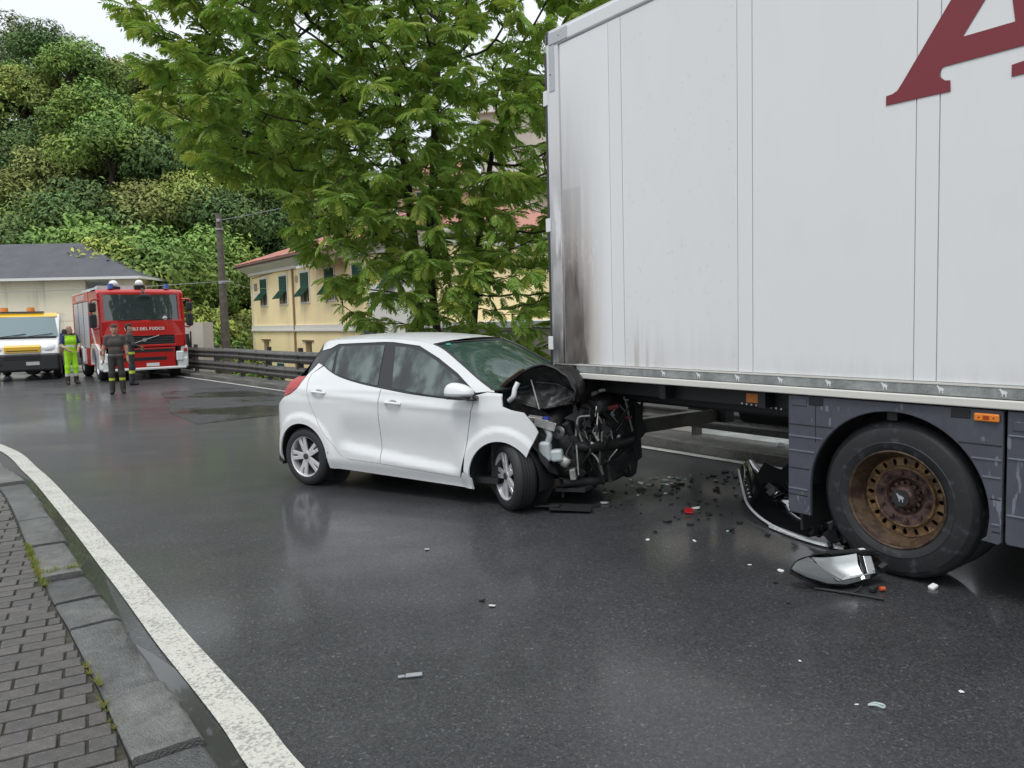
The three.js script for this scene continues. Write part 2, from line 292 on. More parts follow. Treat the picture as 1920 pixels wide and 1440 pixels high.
// far kerb: concrete strip under the guard rail and the wall that holds the road up
M.concrete = std([1.25, 1.2, 1.1], 0.7, { map: rep(stoneMap, 0.7), bumpMap: rep(stoneBump, 1.2), bumpScale: 0.01 });
M.paleConcrete = std([2.1, 2.15, 2.15], 0.75, { map: rep(stoneMap, 0.4) });
{
  const rows = [];
  for (let u = -26; u <= 64; u += 1) { const e = edgeN(u), w = 0.02 * (vnoise(u * 2, 3, 0, 4) - 0.5); rows.push([P(u, e + 0.80, -3.6), P(u, e + 0.80, 0.1), P(u, e + 0.78, 0.115), P(u, e + 0.22, 0.115 + w), P(u, e + 0.19 + w, 0.09), P(u, e + 0.17 + w, -0.05)]); }
  struct('far_kerb', [toCreasedNormals(grid(rows.map((r) => r.slice().reverse())), 0.6)], M.concrete, 'concrete edge strip carrying the guard rail with the retaining wall below');
  const pts = []; for (let u = -22; u <= 26; u += 4) { const p = P(u, edgeN(u) + 0.9); pts.push([p[0], p[2]]); }
  const back = []; for (let u = 26; u >= -22; u -= 6) { const p = P(u, 12.6); back.push([p[0], p[2]]); }
  struct('yard', [flatPoly([...pts, ...back], -3.2)], M.paleConcrete, 'pale concrete yard lying below the road');
  const tp = []; for (let u = -22; u <= 11; u += 3) { const p = P(u, edgeN(u) + 0.83); tp.push([p[0], -p[2]]); } for (const [u, n] of [[11, 15], [-22, 15]]) { const p = P(u, n); tp.push([p[0], -p[2]]); }
  const tg_ = new THREE.ExtrudeGeometry(shp(tp), { depth: 2.55, bevelEnabled: false }); tg_.rotateX(-Math.PI / 2); tg_.translate(0, -3.5, 0);
  struct('terrace', [tg_], M.paleConcrete, 'pale concrete terrace just below the guard rail');
}

// ---------- the wrecked white hatchback ----------
const carPaintMap = tex(512, 512, (x, y) => { const a = fbm(x * 6, y * 6, 4, 6, 121); const v = 0.975 + 0.03 * (a - 0.5); return [v, v, v]; }, true);
M.white = phy([0.77, 0.78, 0.79], 0.40, { clearcoat: 0.6, clearcoatRoughness: 0.05, map: carPaintMap });
// rain-washed road film on the lower panels: speckled grey dirt, thicker in streaks
M.blackTrim = std([0.022, 0.023, 0.025], 0.35);
M.darkPlastic = std([0.018, 0.018, 0.019], 0.6);
M.grime = std([0.03, 0.028, 0.026], 0.75, { map: rep(soilMap, 3) });
M.grime.color.setRGB(0.3, 0.28, 0.26);
M.rubber = std([0.02, 0.02, 0.021], 0.62);
M.alloy = std([0.68, 0.68, 0.69], 0.32, { metalness: 0.45 });
M.alloyDark = std([0.05, 0.05, 0.052], 0.5, { metalness: 0.3 });
M.steel = std([0.42, 0.42, 0.42], 0.4, { metalness: 0.85 });
const fogMap = tex(512, 512, (x, y) => { const a = fbm(x * 5, y * 4, 5, 5, 125), b = fbm(x * 24, y * 5, 3, 24, 126); const v = 0.30 + 0.34 * ss(0.3, 0.72, a) + 0.12 * (b - 0.5); return [v * 0.9, v, v * 0.98]; }, true);
M.fogGlass = phy([1, 1, 1], 0.03, { map: rep(fogMap, 1.3), transmission: 0.55, thickness: 0, ior: 1.55 });
M.seat = std([0.03, 0.03, 0.033], 0.85);
const W2 = 0.815;
const wheelX = 2.375;
function bodyOff(x, y) {
  let o = 0;
  if (y > 0.82) o += 0.02 * ss(0.82, 0.97, y);
  if (y > 0.95) o += (y - 0.95) * 0.47;
  const yc = 0.458 - 0.106 * (x - 0.516), w = ss(0.42, 0.62, x) * (1 - ss(1.74, 1.93, x));
  const hollow = 0.040 * ss(0.78, yc + 0.035, y) - 0.036 * ss(yc + 0.03, yc - 0.075, y);
  o += w * Math.max(0, hollow);
  o += 0.05 * ss(0.32, 0.14, y);
  // raised line that runs from the tail lamp through the door handles
  o -= 0.010 * Math.exp(-(((y - (0.93 - 0.055 * x)) / 0.035) ** 2)) * ss(-0.2, 0.2, x) * (1 - ss(1.9, 2.3, x));
  for (const [cx, r] of [[0, 0.335], [2.30, 0.32]]) { const d = Math.hypot(x - cx, y - 0.285); o -= 0.022 * (1 - ss(r + 0.05, r + 0.115, d)); }
  if (x < 0.05) { const t = (0.05 - x) / 0.63; o += 0.32 * t ** 4.2; }
  if (x > 2.42) { const t = (x - 2.42) / 0.6; o += 0.22 * t ** 2; }
  if (y > 1 && x < 0.35) o += 0.20 * ((0.35 - x) / 0.45) ** 2 * ss(1.0, 1.4, y);
  return o;
}
function cells(poly, c) {   // a polygon cut into an even lattice of small cells
  const pos = []; let x0 = 9, x1 = -9, y0 = 9, y1 = -9; for (const [x, y] of poly) { x0 = Math.min(x0, x); x1 = Math.max(x1, x); y0 = Math.min(y0, y); y1 = Math.max(y1, y); }
  const clip = (q, ax, v, keepBelow) => { const r = []; for (let i = 0; i < q.length; i++) { const a = q[i], b = q[(i + 1) % q.length], da = (a[ax] - v) * (keepBelow ? 1 : -1), db = (b[ax] - v) * (keepBelow ? 1 : -1); if (da <= 0) r.push(a); if ((da < 0 && db > 0) || (da > 0 && db < 0)) { const k = da / (da - db); r.push([lerp(a[0], b[0], k), lerp(a[1], b[1], k)]); } } return r; };
  for (let x = Math.floor(x0 / c) * c; x < x1; x += c) {
    let col = clip(clip(poly, 0, x, false), 0, x + c, true); if (col.length < 3) continue;
    for (let y = Math.floor(y0 / c) * c; y < y1; y += c) {
      const q = clip(clip(col, 1, y, false), 1, y + c, true); if (q.length < 3) continue;
      const v = q.map((p) => new THREE.Vector2(p[0], p[1])); let tri; try { tri = THREE.ShapeUtils.triangulateShape(v, []); } catch (e) { continue; }
      for (let [a, b, d] of tri) { const A = v[a], B = v[b], C = v[d], ar = (B.x - A.x) * (C.y - A.y) - (B.y - A.y) * (C.x - A.x); if (Math.abs(ar) < 1e-9) continue; const o = ar > 0 ? [A, B, C] : [A, C, B]; for (const w of o) pos.push(w.x, w.y, 0); }
    }
  }
  const g = new THREE.BufferGeometry(); g.setAttribute('position', new THREE.Float32BufferAttribute(pos, 3)); return g;
}
function sidePanel(pts, o = {}) {   // a polygon of the side view laid on the curved flank; edges turn inwards
  const { lift = 0, lip = 0.016, edge = 0.07, side = 1, curve = true } = o;
  const out = [];
  for (let i = 0; i < pts.length; i++) { const a = pts[i], b = pts[(i + 1) % pts.length], n = Math.max(1, Math.ceil(Math.hypot(b[0] - a[0], b[1] - a[1]) / 0.05)); for (let k = 0; k < n; k++) out.push([lerp(a[0], b[0], k / n), lerp(a[1], b[1], k / n)]); }
  let g = cells(out, edge * 0.45);
  const zAt = (x, y, d = 0) => side * (W2 - bodyOff(x, y) + lift - d);
  const p = g.attributes.position, nn = new Float32Array(p.count * 3), e = 0.004;
  const nor = (x, y) => { const v = V(-(zAt(x + e, y) - zAt(x - e, y)) / (2 * e), -(zAt(x, y + e) - zAt(x, y - e)) / (2 * e), 1); if (side < 0) v.multiplyScalar(-1); return v.normalize(); };
  for (let i = 0; i < p.count; i++) { const x = p.getX(i), y = p.getY(i); p.setZ(i, zAt(x, y)); const n = nor(x, y); if (side < 0) n.set(n.x, n.y, n.z); nn.set([n.x, n.y, n.z], i * 3); }
  g.setAttribute('normal', new THREE.BufferAttribute(nn, 3));
  if (side < 0) { const ix = []; for (let i = 0; i < p.count; i += 3) ix.push(i, i + 2, i + 1); g.setIndex(ix); g = g.toNonIndexed(); }
  const res = [g];
  if (lip) { const cx = out.reduce((s, q) => s + q[0], 0) / out.length, cyy = out.reduce((s, q) => s + q[1], 0) / out.length; const rows = [...out, out[0]].map(([x, y]) => { const ix = x + (cx - x) * 0.004, iy = y + (cyy - y) * 0.004; return [[x, y, zAt(x, y)], [ix, iy, zAt(x, y, lip)]]; }); res.push(grid(side > 0 ? rows : rows.map((r) => r.reverse()))); }
  return res;
}
const smooth = (pts, n = 24) => new THREE.SplineCurve(pts.map((p) => new THREE.Vector2(...p))).getPoints(n).map((p) => [p.x, p.y]);
const CAR = thing('wrecked_hatchback', 'white five-door hatchback with its front torn off under the lorry trailer corner', 'car', [-2.052 + 0.524 * 0.79, 0, -7.486 - 0.851 * 0.79], -Math.atan2(0.524, 0.851));
{
  const gM = [[0.985, 0.298], [0.982, 0.5], [0.984, 0.77], [1.003, 0.985]];
  const gF = [[1.868, 0.246], [1.943, 0.451], [1.992, 0.727], [2.04, 0.935]];
  const gR = smooth([[0.06, 1.10], [0.055, 1.0], [0.116, 0.833], [0.194, 0.686], [0.30, 0.545], [0.415, 0.427], [0.509, 0.338], [0.6, 0.312]], 26);
  const belt = smooth([[0.176, 1.182], [0.40, 1.09], [0.70, 1.028], [0.98, 0.99], [1.3, 0.953], [1.58, 0.93], [1.9, 0.913], [2.03, 0.94]], 30);
  const bx_ = (x) => { let y = belt[0][1]; for (let i = 0; i < belt.length - 1; i++) if (x >= belt[i][0]) y = lerp(belt[i][1], belt[i + 1][1], Math.min(1, (x - belt[i][0]) / (belt[i + 1][0] - belt[i][0]))); return y; };
  const beltPart = (a, b, n = 14) => Array.from({ length: n + 1 }, (_, i) => { const x = lerp(a, b, i / n); return [x, bx_(x)]; });
  const ar = (cx, r, a0, a1) => arc(cx, 0.285, r, a0, a1, 22);
  const gap = 0.0035;
  const rearDoor = [...gM.map(([x, y]) => [x - gap, y]), ...beltPart(0.995, 0.19).map(([x, y]) => [x, y - 0.004]), ...gR.map(([x, y]) => [x + gap, y])];
  const frontDoor = [...gF.map(([x, y]) => [x - gap, y]), ...beltPart(2.02, 1.012).map(([x, y]) => [x, y - 0.004]), ...gM.slice().reverse().map(([x, y]) => [x + gap, y])];
  const sill = [[0.342, 0.205], [1.985, 0.155], [2.0, 0.25], [1.92, 0.30], [1.868, 0.242], [0.985, 0.294], [0.6, 0.308], [0.505, 0.333], [0.40, 0.42], [0.342, 0.36]];
  const quarter = [...gR.slice().reverse().slice(5).map(([x, y]) => [x - gap, y]), [0.172, 1.18], [0.092, 1.198], [0.0, 1.085], [-0.07, 0.955], [-0.16, 0.9], [-0.25, 0.87], [-0.36, 0.80], [-0.46, 0.70], [-0.53, 0.55], [-0.53, 0.40], [-0.48, 0.30], [-0.40, 0.235], [-0.325, 0.22], ...ar(0, 0.335, 188, 2).slice(1), [0.34, 0.34]];
  const fender = [[1.995, 0.24], [1.99, 0.155], ...arc(2.30, 0.265, 0.322, 200, 40, 20).map(([x, y]) => [x, y]), [2.60, 0.60], [2.638, 0.675], [2.60, 0.74], [2.518, 0.831], [2.40, 0.848], [2.318, 0.872], [2.30, 0.975], [2.16, 0.985], [2.05, 0.955], ...gF.slice().reverse().map(([x, y]) => [x + gap, y]).slice(0, 3), [1.93, 0.31]];
  const rail = [[0.0, 1.385], [0.05, 1.318], [0.212, 1.343], [0.319, 1.386], [0.883, 1.402], [1.0, 1.40], [1.319, 1.366], [1.568, 1.26], [1.813, 1.132], [2.042, 0.978], [2.16, 0.99], [2.23, 0.985], ...smooth([[2.21, 1.0], [2.03, 1.09], [1.84, 1.20], [1.62, 1.322], [1.46, 1.378], [1.30, 1.405], [1.0, 1.428], [0.6, 1.432], [0.25, 1.422], [0.05, 1.402]], 26)];
  const dlo = [[0.075, 1.198], [0.045, 1.31], [0.212, 1.338], [0.319, 1.381], [0.883, 1.397], [1.0, 1.395], [1.319, 1.361], [1.568, 1.255], [1.813, 1.127], [2.045, 0.972], [2.045, 0.94], ...beltPart(2.02, 0.19, 24), [0.172, 1.184]];
  const glassF = [[1.122, 0.988], [1.04, 1.36], [1.19, 1.35], [1.363, 1.316], [1.546, 1.236], [1.71, 1.154], [1.83, 1.09], [1.86, 0.97], [1.863, 0.928], [1.58, 0.944]];
  const glassR = [[0.375, 1.105], [0.338, 1.305], [0.36, 1.362], [0.903, 1.372], [0.945, 1.008], [0.643, 1.05]];
  const glassQ = [[0.19, 1.188], [0.262, 1.292], [0.31, 1.32], [0.325, 1.125]];
  for (const side of [1, -1]) {
    const S = { side };
    const door = mesh('rear_door', sidePanel(rearDoor, S), M.white, CAR);
    const fd = mesh('front_door', sidePanel(frontDoor, S), M.white, CAR);
    mesh('sill', sidePanel(sill, S), M.white, CAR);
    mesh('quarter_panel', sidePanel(quarter, { ...S, edge: 0.05 }), M.white, CAR);
    mesh('roof_rail', sidePanel(rail, { ...S, edge: 0.05 }), M.white, CAR);
    if (side > 0) { const fe = mesh('fender', sidePanel(fender, { ...S, edge: 0.05 }), M.white, CAR, { label: 'front wing cut off ragged ahead of the wheel' }); }
    const trim = mesh('window_surround', sidePanel(dlo, { ...S, lift: -0.007 }), M.blackTrim, CAR);
    for (const [nm, gl] of [['side_window', glassF], ['side_window', glassR], ['quarter_window', glassQ]]) mesh(nm, sidePanel(gl, { ...S, lift: -0.002, lip: 0.004 }), M.fogGlass, CAR);
    // handles: a bar over a dished recess
    for (const [hx, hy, d] of [[0.235, 0.93, door], [1.165, 0.862, fd]]) {
      const z = side * (W2 - bodyOff(hx, hy));
      mesh('door_handle', [tube([[hx - 0.085, hy, z], [hx - 0.06, hy + 0.004, z + side * 0.024], [hx, hy + 0.004, z + side * 0.032], [hx + 0.06, hy - 0.002, z + side * 0.026], [hx + 0.085, hy - 0.008, z]].map((p) => p), 0.0125, 18, 8)], M.white, d);
      mesh('handle_recess', [sp(0.032, hx, hy + 0.006, z - side * 0.004, 1.5, 0.75, 0.22)], std([0.32, 0.32, 0.33], 0.4), d);
    }
    // tail lamp
    mesh('tail_lamp', sidePanel([[-0.005, 1.078], [-0.07, 0.962], [-0.15, 0.91], [-0.245, 0.878], [-0.235, 0.95], [-0.19, 1.02], [-0.12, 1.068]], { ...S, lift: 0.006, lip: 0.02 }), M.tailRed || (M.tailRed = phy([0.42, 0.008, 0.012], 0.12, { clearcoat: 1 })), CAR);
    // black C-pillar fin and rear glass edge
    mesh('spoiler_fin', sidePanel([[0.075, 1.19], [0.045, 1.31], [0.0, 1.385], [-0.04, 1.372], [-0.05, 1.25], [-0.02, 1.12], [0.0, 1.09]], { ...S, lift: -0.006 }), M.blackTrim, CAR);
    // wheel arch liner
    for (const [cx, r, d] of [[0, 0.345, 0.3], [2.30, 0.335, 0.26]]) { if (side < 0 && cx > 1) continue; const g = new THREE.CylinderGeometry(r, r, d, 28, 1, true, Math.PI * 0.42, Math.PI * 1.16); put(g, cx, 0.27, side * (W2 - 0.035 - d / 2), Math.PI / 2, 0, 0); mesh('arch_liner', [g, put(new THREE.CircleGeometry(r, 24), cx, 0.27, side * (W2 - 0.03 - d))], M.darkPlastic, CAR); }
  }
  // roof, windscreen, tailgate
  const railTop = smooth([[-0.05, 1.372], [0.05, 1.402], [0.25, 1.422], [0.6, 1.432], [1.0, 1.428], [1.30, 1.405], [1.46, 1.378]], 30);
  const rz = (x, y) => W2 - bodyOff(x, y);
  const roofRows = railTop.map(([x, y]) => { const z0 = rz(x, y) + 0.001, r = []; for (let k = 0; k <= 16; k++) { const s = -1 + 2 * k / 16; const bow = x > 1.2 ? 0.10 * (x - 1.2) / 0.26 * (1 - s * s) : x < 0.2 ? -0.10 * (0.2 - x) / 0.25 * (1 - s * s) : 0; r.push([x + bow, y + 0.042 * (1 - s ** 2) ** 0.8, -z0 * s]); } return r; });
  const roof = mesh('roof', [grid(roofRows)], M.white, CAR);
  mesh('antenna_fin', [ex([[0, 0], [0.13, 0], [0.02, 0.045], [-0.01, 0.05]], -0.015, 0.015, 0.006).translate(0.12, 1.455, 0)], M.blackTrim, roof);
  const wsL = smooth([[1.475, 1.374], [1.62, 1.316], [1.84, 1.194], [2.03, 1.084], [2.21, 0.992]], 22);
  const wsRows = wsL.map(([x, y], i) => { const z0 = rz(x, y) - 0.012, r = []; for (let k = 0; k <= 24; k++) { const s = -1 + 2 * k / 24; const q = i / 22; const dent = 0.05 * Math.exp(-(((s + 0.35) / 0.35) ** 2) - (((q - 0.72) / 0.25) ** 2)); r.push([x + 0.10 * (1 - s * s) - dent * 0.5, y + 0.012 * (1 - s * s) - dent, -z0 * s]); } return r; });
  const crack = tex(1024, 1024, (x, y) => {
    // fractures spread from the blow near the lower corner
    const dx = x - 0.78, dy = y - 0.36, r = Math.hypot(dx, dy), a = Math.atan2(dy, dx);
    const rad = Math.abs(Math.sin(a * 17 + 2.2 * vnoise(r * 9, a * 3, 0, 3))) , ring = Math.abs(Math.sin(r * 42 + 3 * vnoise(a * 5, r * 4, 0, 4)));
    const v = (ss(0.06, 0.0, rad) * 0.9 + ss(0.12, 0.0, ring) * 0.4) * ss(0.75, 0.05, r);
    const frost = ss(0.22, 0.02, r + 0.10 * (vnoise(x * 30, y * 30, 0, 6) - 0.5)) * 0.55 + 0.10 * vnoise(x * 90, y * 14, 0, 8);
    const c = Math.min(1, v * 0.55 + frost);
    return [lerp(0.24, 0.80, c), lerp(0.35, 0.86, c), lerp(0.32, 0.84, c)];
  }, true);
  M.screen = phy([1, 1, 1], 0.10, { map: crack, transmission: 0.45, thickness: 0, ior: 1.5, bumpMap: crack, bumpScale: 0.004 });
  const ws = mesh('windscreen', [grid(wsRows)], M.screen, CAR, { uv: true, label: 'cracked green-tinted windscreen' });
  mesh('windscreen_surround', [tube([...wsRows.map((r) => r[0]), ...wsRows[22].slice(1), ...wsRows.map((r) => r[24]).reverse().slice(1)].map((p) => V(p[0] + 0.003, p[1] + 0.004, p[2])), 0.011, 120, 6), tube(wsRows[0].map((p) => V(p[0], p[1] + 0.003, p[2])), 0.010, 40, 6)], M.blackTrim, CAR);
  const st = wsRows[1].slice(4, 6).map((p) => p), stb = wsRows[2].slice(4, 6);
  mesh('screen_sticker', [grid([wsRows[1].slice(2, 4).map((p) => [p[0] + 0.004, p[1] + 0.006, p[2]]), wsRows[2].slice(2, 4).map((p) => [p[0] + 0.004, p[1] + 0.006, p[2]])])], std([0.05, 0.5, 0.48], 0.5), ws);
  const tg = smooth([[-0.04, 1.368], [-0.055, 1.22], [-0.10, 1.06], [-0.22, 0.9]], 8).concat(smooth([[-0.26, 0.87], [-0.36, 0.80], [-0.46, 0.70], [-0.53, 0.55], [-0.53, 0.40], [-0.47, 0.28], [-0.40, 0.24]], 10));
  const tgRows = tg.map(([x, y]) => { const z0 = rz(x, y) - 0.003, r = []; for (let k = 0; k <= 12; k++) { const s = -1 + 2 * k / 12; r.push([x - 0.07 * (1 - s * s) * (y < 0.9 ? 1 : 0.6), y, z0 * s]); } return r; });
  mesh('tailgate', [grid(tgRows.slice(8))], M.white, CAR);
  mesh('rear_window', [grid(tgRows.slice(0, 9))], M.blackTrim, CAR);
  // floor, sub-frame and interior
  mesh('floor_pan', [bb(-0.45, 2.2, 0.20, 0.25, -0.72, 0.72), bb(-0.3, 2.1, 0.15, 0.2, -0.45, 0.45), cy(0.05, 0.05, 0.5, -0.35, 0.22, 0.3, 'x')], M.darkPlastic, CAR);
  mesh('dashboard', [bb(1.75, 2.12, 0.62, 0.9, -0.66, 0.66, 0.05), bb(2.1, 2.2, 0.25, 0.93, -0.66, 0.66)], M.seat, CAR);
  for (const z of [0.34, -0.34]) { const s = mesh('seat', [bx(0.46, 0.13, 0.46, 1.18, 0.46, z, 0, 0, 0.1, 0.05), bx(0.13, 0.62, 0.46, 0.93, 0.75, z, 0, 0, 0.22, 0.05), bx(0.08, 0.16, 0.26, 0.83, 1.14, z, 0, 0, 0.15, 0.03)], M.seat, CAR); }
  mesh('rear_seat', [bx(0.4, 0.14, 1.15, 0.36, 0.48, 0, 0, 0, 0.08, 0.05), bx(0.12, 0.5, 1.15, 0.12, 0.72, 0, 0, 0, 0.3, 0.05)], M.seat, CAR);
  mesh('steering_wheel', [put(new THREE.TorusGeometry(0.18, 0.016, 8, 24), 1.68, 0.86, -0.34, 0, Math.PI / 2 + 0.0, 0.4)], M.seat, CAR);
  // door mirror
  {
    const g = sub(CAR, 'door_mirror');
    const rows = []; for (let i = 0; i <= 14; i++) { const th = i / 14 * Math.PI, r = []; for (let k = 0; k <= 20; k++) { const ph = k / 20 * 2 * Math.PI; const sx = Math.cos(th), c = Math.sin(th) ** 0.75; let y = Math.sin(ph), z = Math.cos(ph); y = y < 0 ? y * 0.55 : y; r.push([1.965 + 0.155 * -sx * (0.9), 0.985 + 0.083 * c * y * (1 - 0.25 * -sx), W2 + 0.10 + 0.075 * c * z]); } rows.push(r); }
    mesh('mirror_shell', [grid(rows)], M.white, g);
    mesh('mirror_base', [ex([[1.83, 0.945], [2.09, 0.935], [2.05, 0.955], [1.9, 0.962]], W2 + 0.02, W2 + 0.16, 0.006), bx(0.1, 0.035, 0.09, 2.04, 0.935, W2 + 0.015, 0, 0.3, 0, 0.01), bx(0.2, 0.03, 0.10, 1.96, 0.947, W2 + 0.10, 0, 0, 0, 0.012)], M.blackTrim, g);
    mesh('mirror_patch', sidePanel([[1.87, 0.93], [1.83, 1.098], [2.045, 0.968], [2.05, 0.935]], { lift: 0.001, lip: 0.006 }), M.blackTrim, g);
  }
}
function carWheel(parent, x, z, side, steer, label) {
  const w = sub(parent, 'wheel', [x, 0.287, z], steer); if (label) w.userData.label = label;
  const R = 0.287, hw = 0.09, prof = [];
  for (const [r, y] of [[0.196, -hw + 0.006], [0.205, -hw - 0.004], [0.235, -hw - 0.008], [0.262, -hw], [0.278, -hw + 0.018], [R, -hw + 0.034]]) prof.push([r, y]);
  for (let k = 0; k <= 4; k++) { const y0 = -0.052 + k * 0.026; prof.push([R, y0 - 0.008], [R, y0 + 0.004], [R - 0.007, y0 + 0.006], [R - 0.007, y0 + 0.011]); }
  for (const [r, y] of [[R, hw - 0.034], [0.278, hw - 0.018], [0.262, hw], [0.235, hw + 0.008], [0.205, hw + 0.004], [0.196, hw - 0.006]]) prof.push([r, y]);
  const ty = toCreasedNormals(lathe(prof, 48, 'z'), 0.6);
  mesh('tyre', [ty], M.rubber, w);
  const s = side; // outer face towards +z*side
  const rim = mesh('rim', (() => {
    const gs = [lathe([[0.205, s * 0.082], [0.200, s * 0.088], [0.190, s * 0.080], [0.183, s * 0.04], [0.18, -s * 0.08]], 40, 'z')];
    // five twin spokes
    for (let k = 0; k < 5; k++) {
      const a = k * 2 * Math.PI / 5 + 0.31;
      const sh = ex([[-0.028, 0.03], [-0.040, 0.11], [-0.052, 0.188], [-0.012, 0.192], [-0.006, 0.12], [0.006, 0.12], [0.012, 0.192], [0.052, 0.188], [0.040, 0.11], [0.028, 0.03]], 0, 0.022, 0.005);
      sh.rotateZ(a); sh.translate(0, 0, s > 0 ? 0.05 : -0.072); gs.push(sh);
    }
    gs.push(cy(0.048, 0.048, 0.03, 0, 0, s * 0.06, 'z', 24));
    return gs;
  })(), M.alloy, w);
  mesh('hub_cap', [cy(0.028, 0.03, 0.01, 0, 0, s * 0.08, 'z', 20)], M.alloyDark, w);
  mesh('brake_disc', [cy(0.13, 0.13, 0.02, 0, 0, s * 0.01, 'z', 28), cy(0.182, 0.182, 0.01, 0, 0, -s * 0.05, 'z', 28), bx(0.06, 0.12, 0.05, -0.11, 0.02, s * 0.015)], M.alloyDark, w);
  return w;
}
carWheel(CAR, 0, W2 - 0.11, 1, 0);
carWheel(CAR, wheelX - 0.03, W2 - 0.12, 1, -0.6, 'front wheel turned hard towards the road');
carWheel(CAR, 0, -W2 + 0.11, -1, 0);
carWheel(CAR, wheelX - 0.1, -W2 + 0.16, -1, -0.3);
// the crushed front end: every torn piece a part of the car
{
  const char_ = tex(512, 512, (x, y) => { const a = fbm(x * 8, y * 8, 5, 8, 131), b = vnoise(x * 60, y * 60, 60, 132); const v = 0.10 + 0.12 * ss(0.5, 0.75, a) + 0.05 * b; return [v * 1.02, v, v * 1.02]; }, true);
  M.charred = std([1, 1, 1], 0.42, { map: rep(char_, 2.2), bumpMap: rep(char_, 3), bumpScale: 0.012 });
  M.charMatte = std([0.8, 0.8, 0.82], 0.7, { map: rep(char_, 4) });
  M.bottle = phy([0.62, 0.68, 0.70], 0.35, { transmission: 0.25, thickness: 0 });
  M.cable = std([0.015, 0.015, 0.016], 0.5);
  M.bareSteel = std([3.6, 3.55, 3.5], 0.45, { metalness: 0.35, map: rep(stoneMap, 3) });
  M.redPlastic = std([0.35, 0.02, 0.02], 0.45);
  M.redDull = std([0.16, 0.02, 0.02], 0.6);
  M.bluePlastic = std([0.04, 0.07, 0.4], 0.4);
  M.rustBrown = std([0.20, 0.09, 0.04], 0.8, { map: rep(soilMap, 4) }); M.rustBrown.color.setRGB(1.6, 0.8, 0.5);
  const pt = (name, g, m) => mesh(name, g, m, CAR);
  // bonnet: buckled sheet arched up over the engine, burnt side showing
  const rowsB = [], N = 22, K = 18;
  const prof = smooth([[2.18, 1.0], [2.29, 1.07], [2.42, 1.15], [2.56, 1.19], [2.70, 1.17], [2.80, 1.09], [2.84, 0.99], [2.83, 0.90]], N);
  for (let i = 0; i <= N; i++) {
    const r = [], q = i / N;
    for (let k = 0; k <= K; k++) {
      const s = k / K, z = lerp(0.60 - 0.06 * q, -0.52 + 0.2 * q, s);
      const cr = 0.028 * (fbm(i * 0.35, k * 0.3, 3, 0, 9) - 0.5) * 2 + 0.022 * Math.sin(k * 1.1 + i * 0.4) * q, dip = 0.12 * Math.sin(Math.PI * s) * -0.5 * q - 0.30 * s * s * q;
      r.push([prof[i][0] - 0.22 * s * q + cr * 0.6, prof[i][1] + cr + dip * 0.6, z]);
    }
    rowsB.push(r);
  }
  const bon = pt('bonnet', [grid(rowsB), grid(rowsB.map((r) => r.map((p) => [p[0] - 0.012, p[1] - 0.014, p[2]]).reverse()))], M.charred); bon.userData.label = 'burnt black bonnet folded upwards';
  // near flank of the bonnet hangs down as a dished burnt skin with a rolled edge
  const fl = [];
  const low = smooth([[2.24, 0.93], [2.36, 0.875], [2.50, 0.84], [2.62, 0.85], [2.72, 0.875], [2.78, 0.87]], N);
  for (let i = 0; i <= N; i++) { const r = [], e = rowsB[i][0]; for (let k = 0; k <= 14; k++) { const s = k / 14, cr = 0.05 * (fbm(i * 0.42 + 30, k * 0.36, 4, 0, 19) - 0.5) * 2, fold = 0.030 * Math.abs(Math.sin(i * 0.55 + s * 3.2)); r.push([lerp(e[0], low[i][0], s) + cr * 0.3, lerp(e[1], low[i][1], s) + cr * 0.4 * Math.sin(Math.PI * s), e[2] - 0.10 * Math.sin(s * Math.PI * 0.9) - fold + cr * 0.7]); } fl.push(r); }
  mesh('bonnet_flank', [grid(fl), grid(fl.map((r) => r.map((p) => [p[0], p[1] - 0.004, p[2] - 0.012]).reverse()))], M.charred, bon);
  mesh('bonnet_edge', [tube(rowsB.map((r) => V(r[0][0], r[0][1], r[0][2] + 0.004)), 0.011, 60, 6), tube(fl.map((r) => V(...r[14])), 0.012, 60, 6), tube(fl.map((r) => V(r[6][0], r[6][1], r[6][2] + 0.015)), 0.010, 60, 6)], M.charred, bon);
  mesh('scorched_lip', [tube(rowsB.slice(0, 7).map((r) => V(r[0][0] - 0.01, r[0][1] + 0.010, r[0][2] + 0.01)), 0.012, 20, 6)], M.rustBrown, bon);
  // white hinge strut and stay at the scuttle
  pt('bonnet_hinge', [tube([[2.27, 0.90, 0.62], [2.32, 0.94, 0.63], [2.33, 1.0, 0.62], [2.35, 1.055, 0.6]], 0.022, 20, 8)], M.white);
  pt('bonnet_stay', [rod([2.52, 0.83, 0.55], [2.42, 1.07, 0.5], 0.007)], M.bareSteel);
  // dark engine bay bulk
  const lump = (n, cx, cy_, cz, sx, sy, sz, m, name, s0) => { const g = mergeVertices(new THREE.IcosahedronGeometry(1, 3).deleteAttribute('normal').deleteAttribute('uv')); const p = g.attributes.position; for (let i = 0; i < p.count; i++) { const v = V(p.getX(i), p.getY(i), p.getZ(i)), f = 0.72 + 0.55 * fbm(v.x * 2 + s0, v.y * 2 + v.z * 2 + s0, 3, 0, s0); const q = (a) => Math.sign(a) * Math.abs(a) ** 0.6; p.setXYZ(i, cx + q(v.x) * sx * f, cy_ + q(v.y) * sy * f, cz + q(v.z) * sz * f); } g.computeVertexNormals(); return pt(name, [g], m); };
  lump(0, 2.42, 0.52, 0.0, 0.27, 0.32, 0.60, M.charMatte, 'engine_block', 3);
  lump(0, 2.62, 0.66, -0.12, 0.2, 0.2, 0.36, M.charred, 'air_box', 5);
  lump(0, 2.68, 0.42, 0.18, 0.16, 0.2, 0.3, M.charMatte, 'gearbox', 8);
  lump(0, 2.86, 0.60, -0.30, 0.13, 0.24, 0.22, M.charMatte, 'radiator_debris', 11);
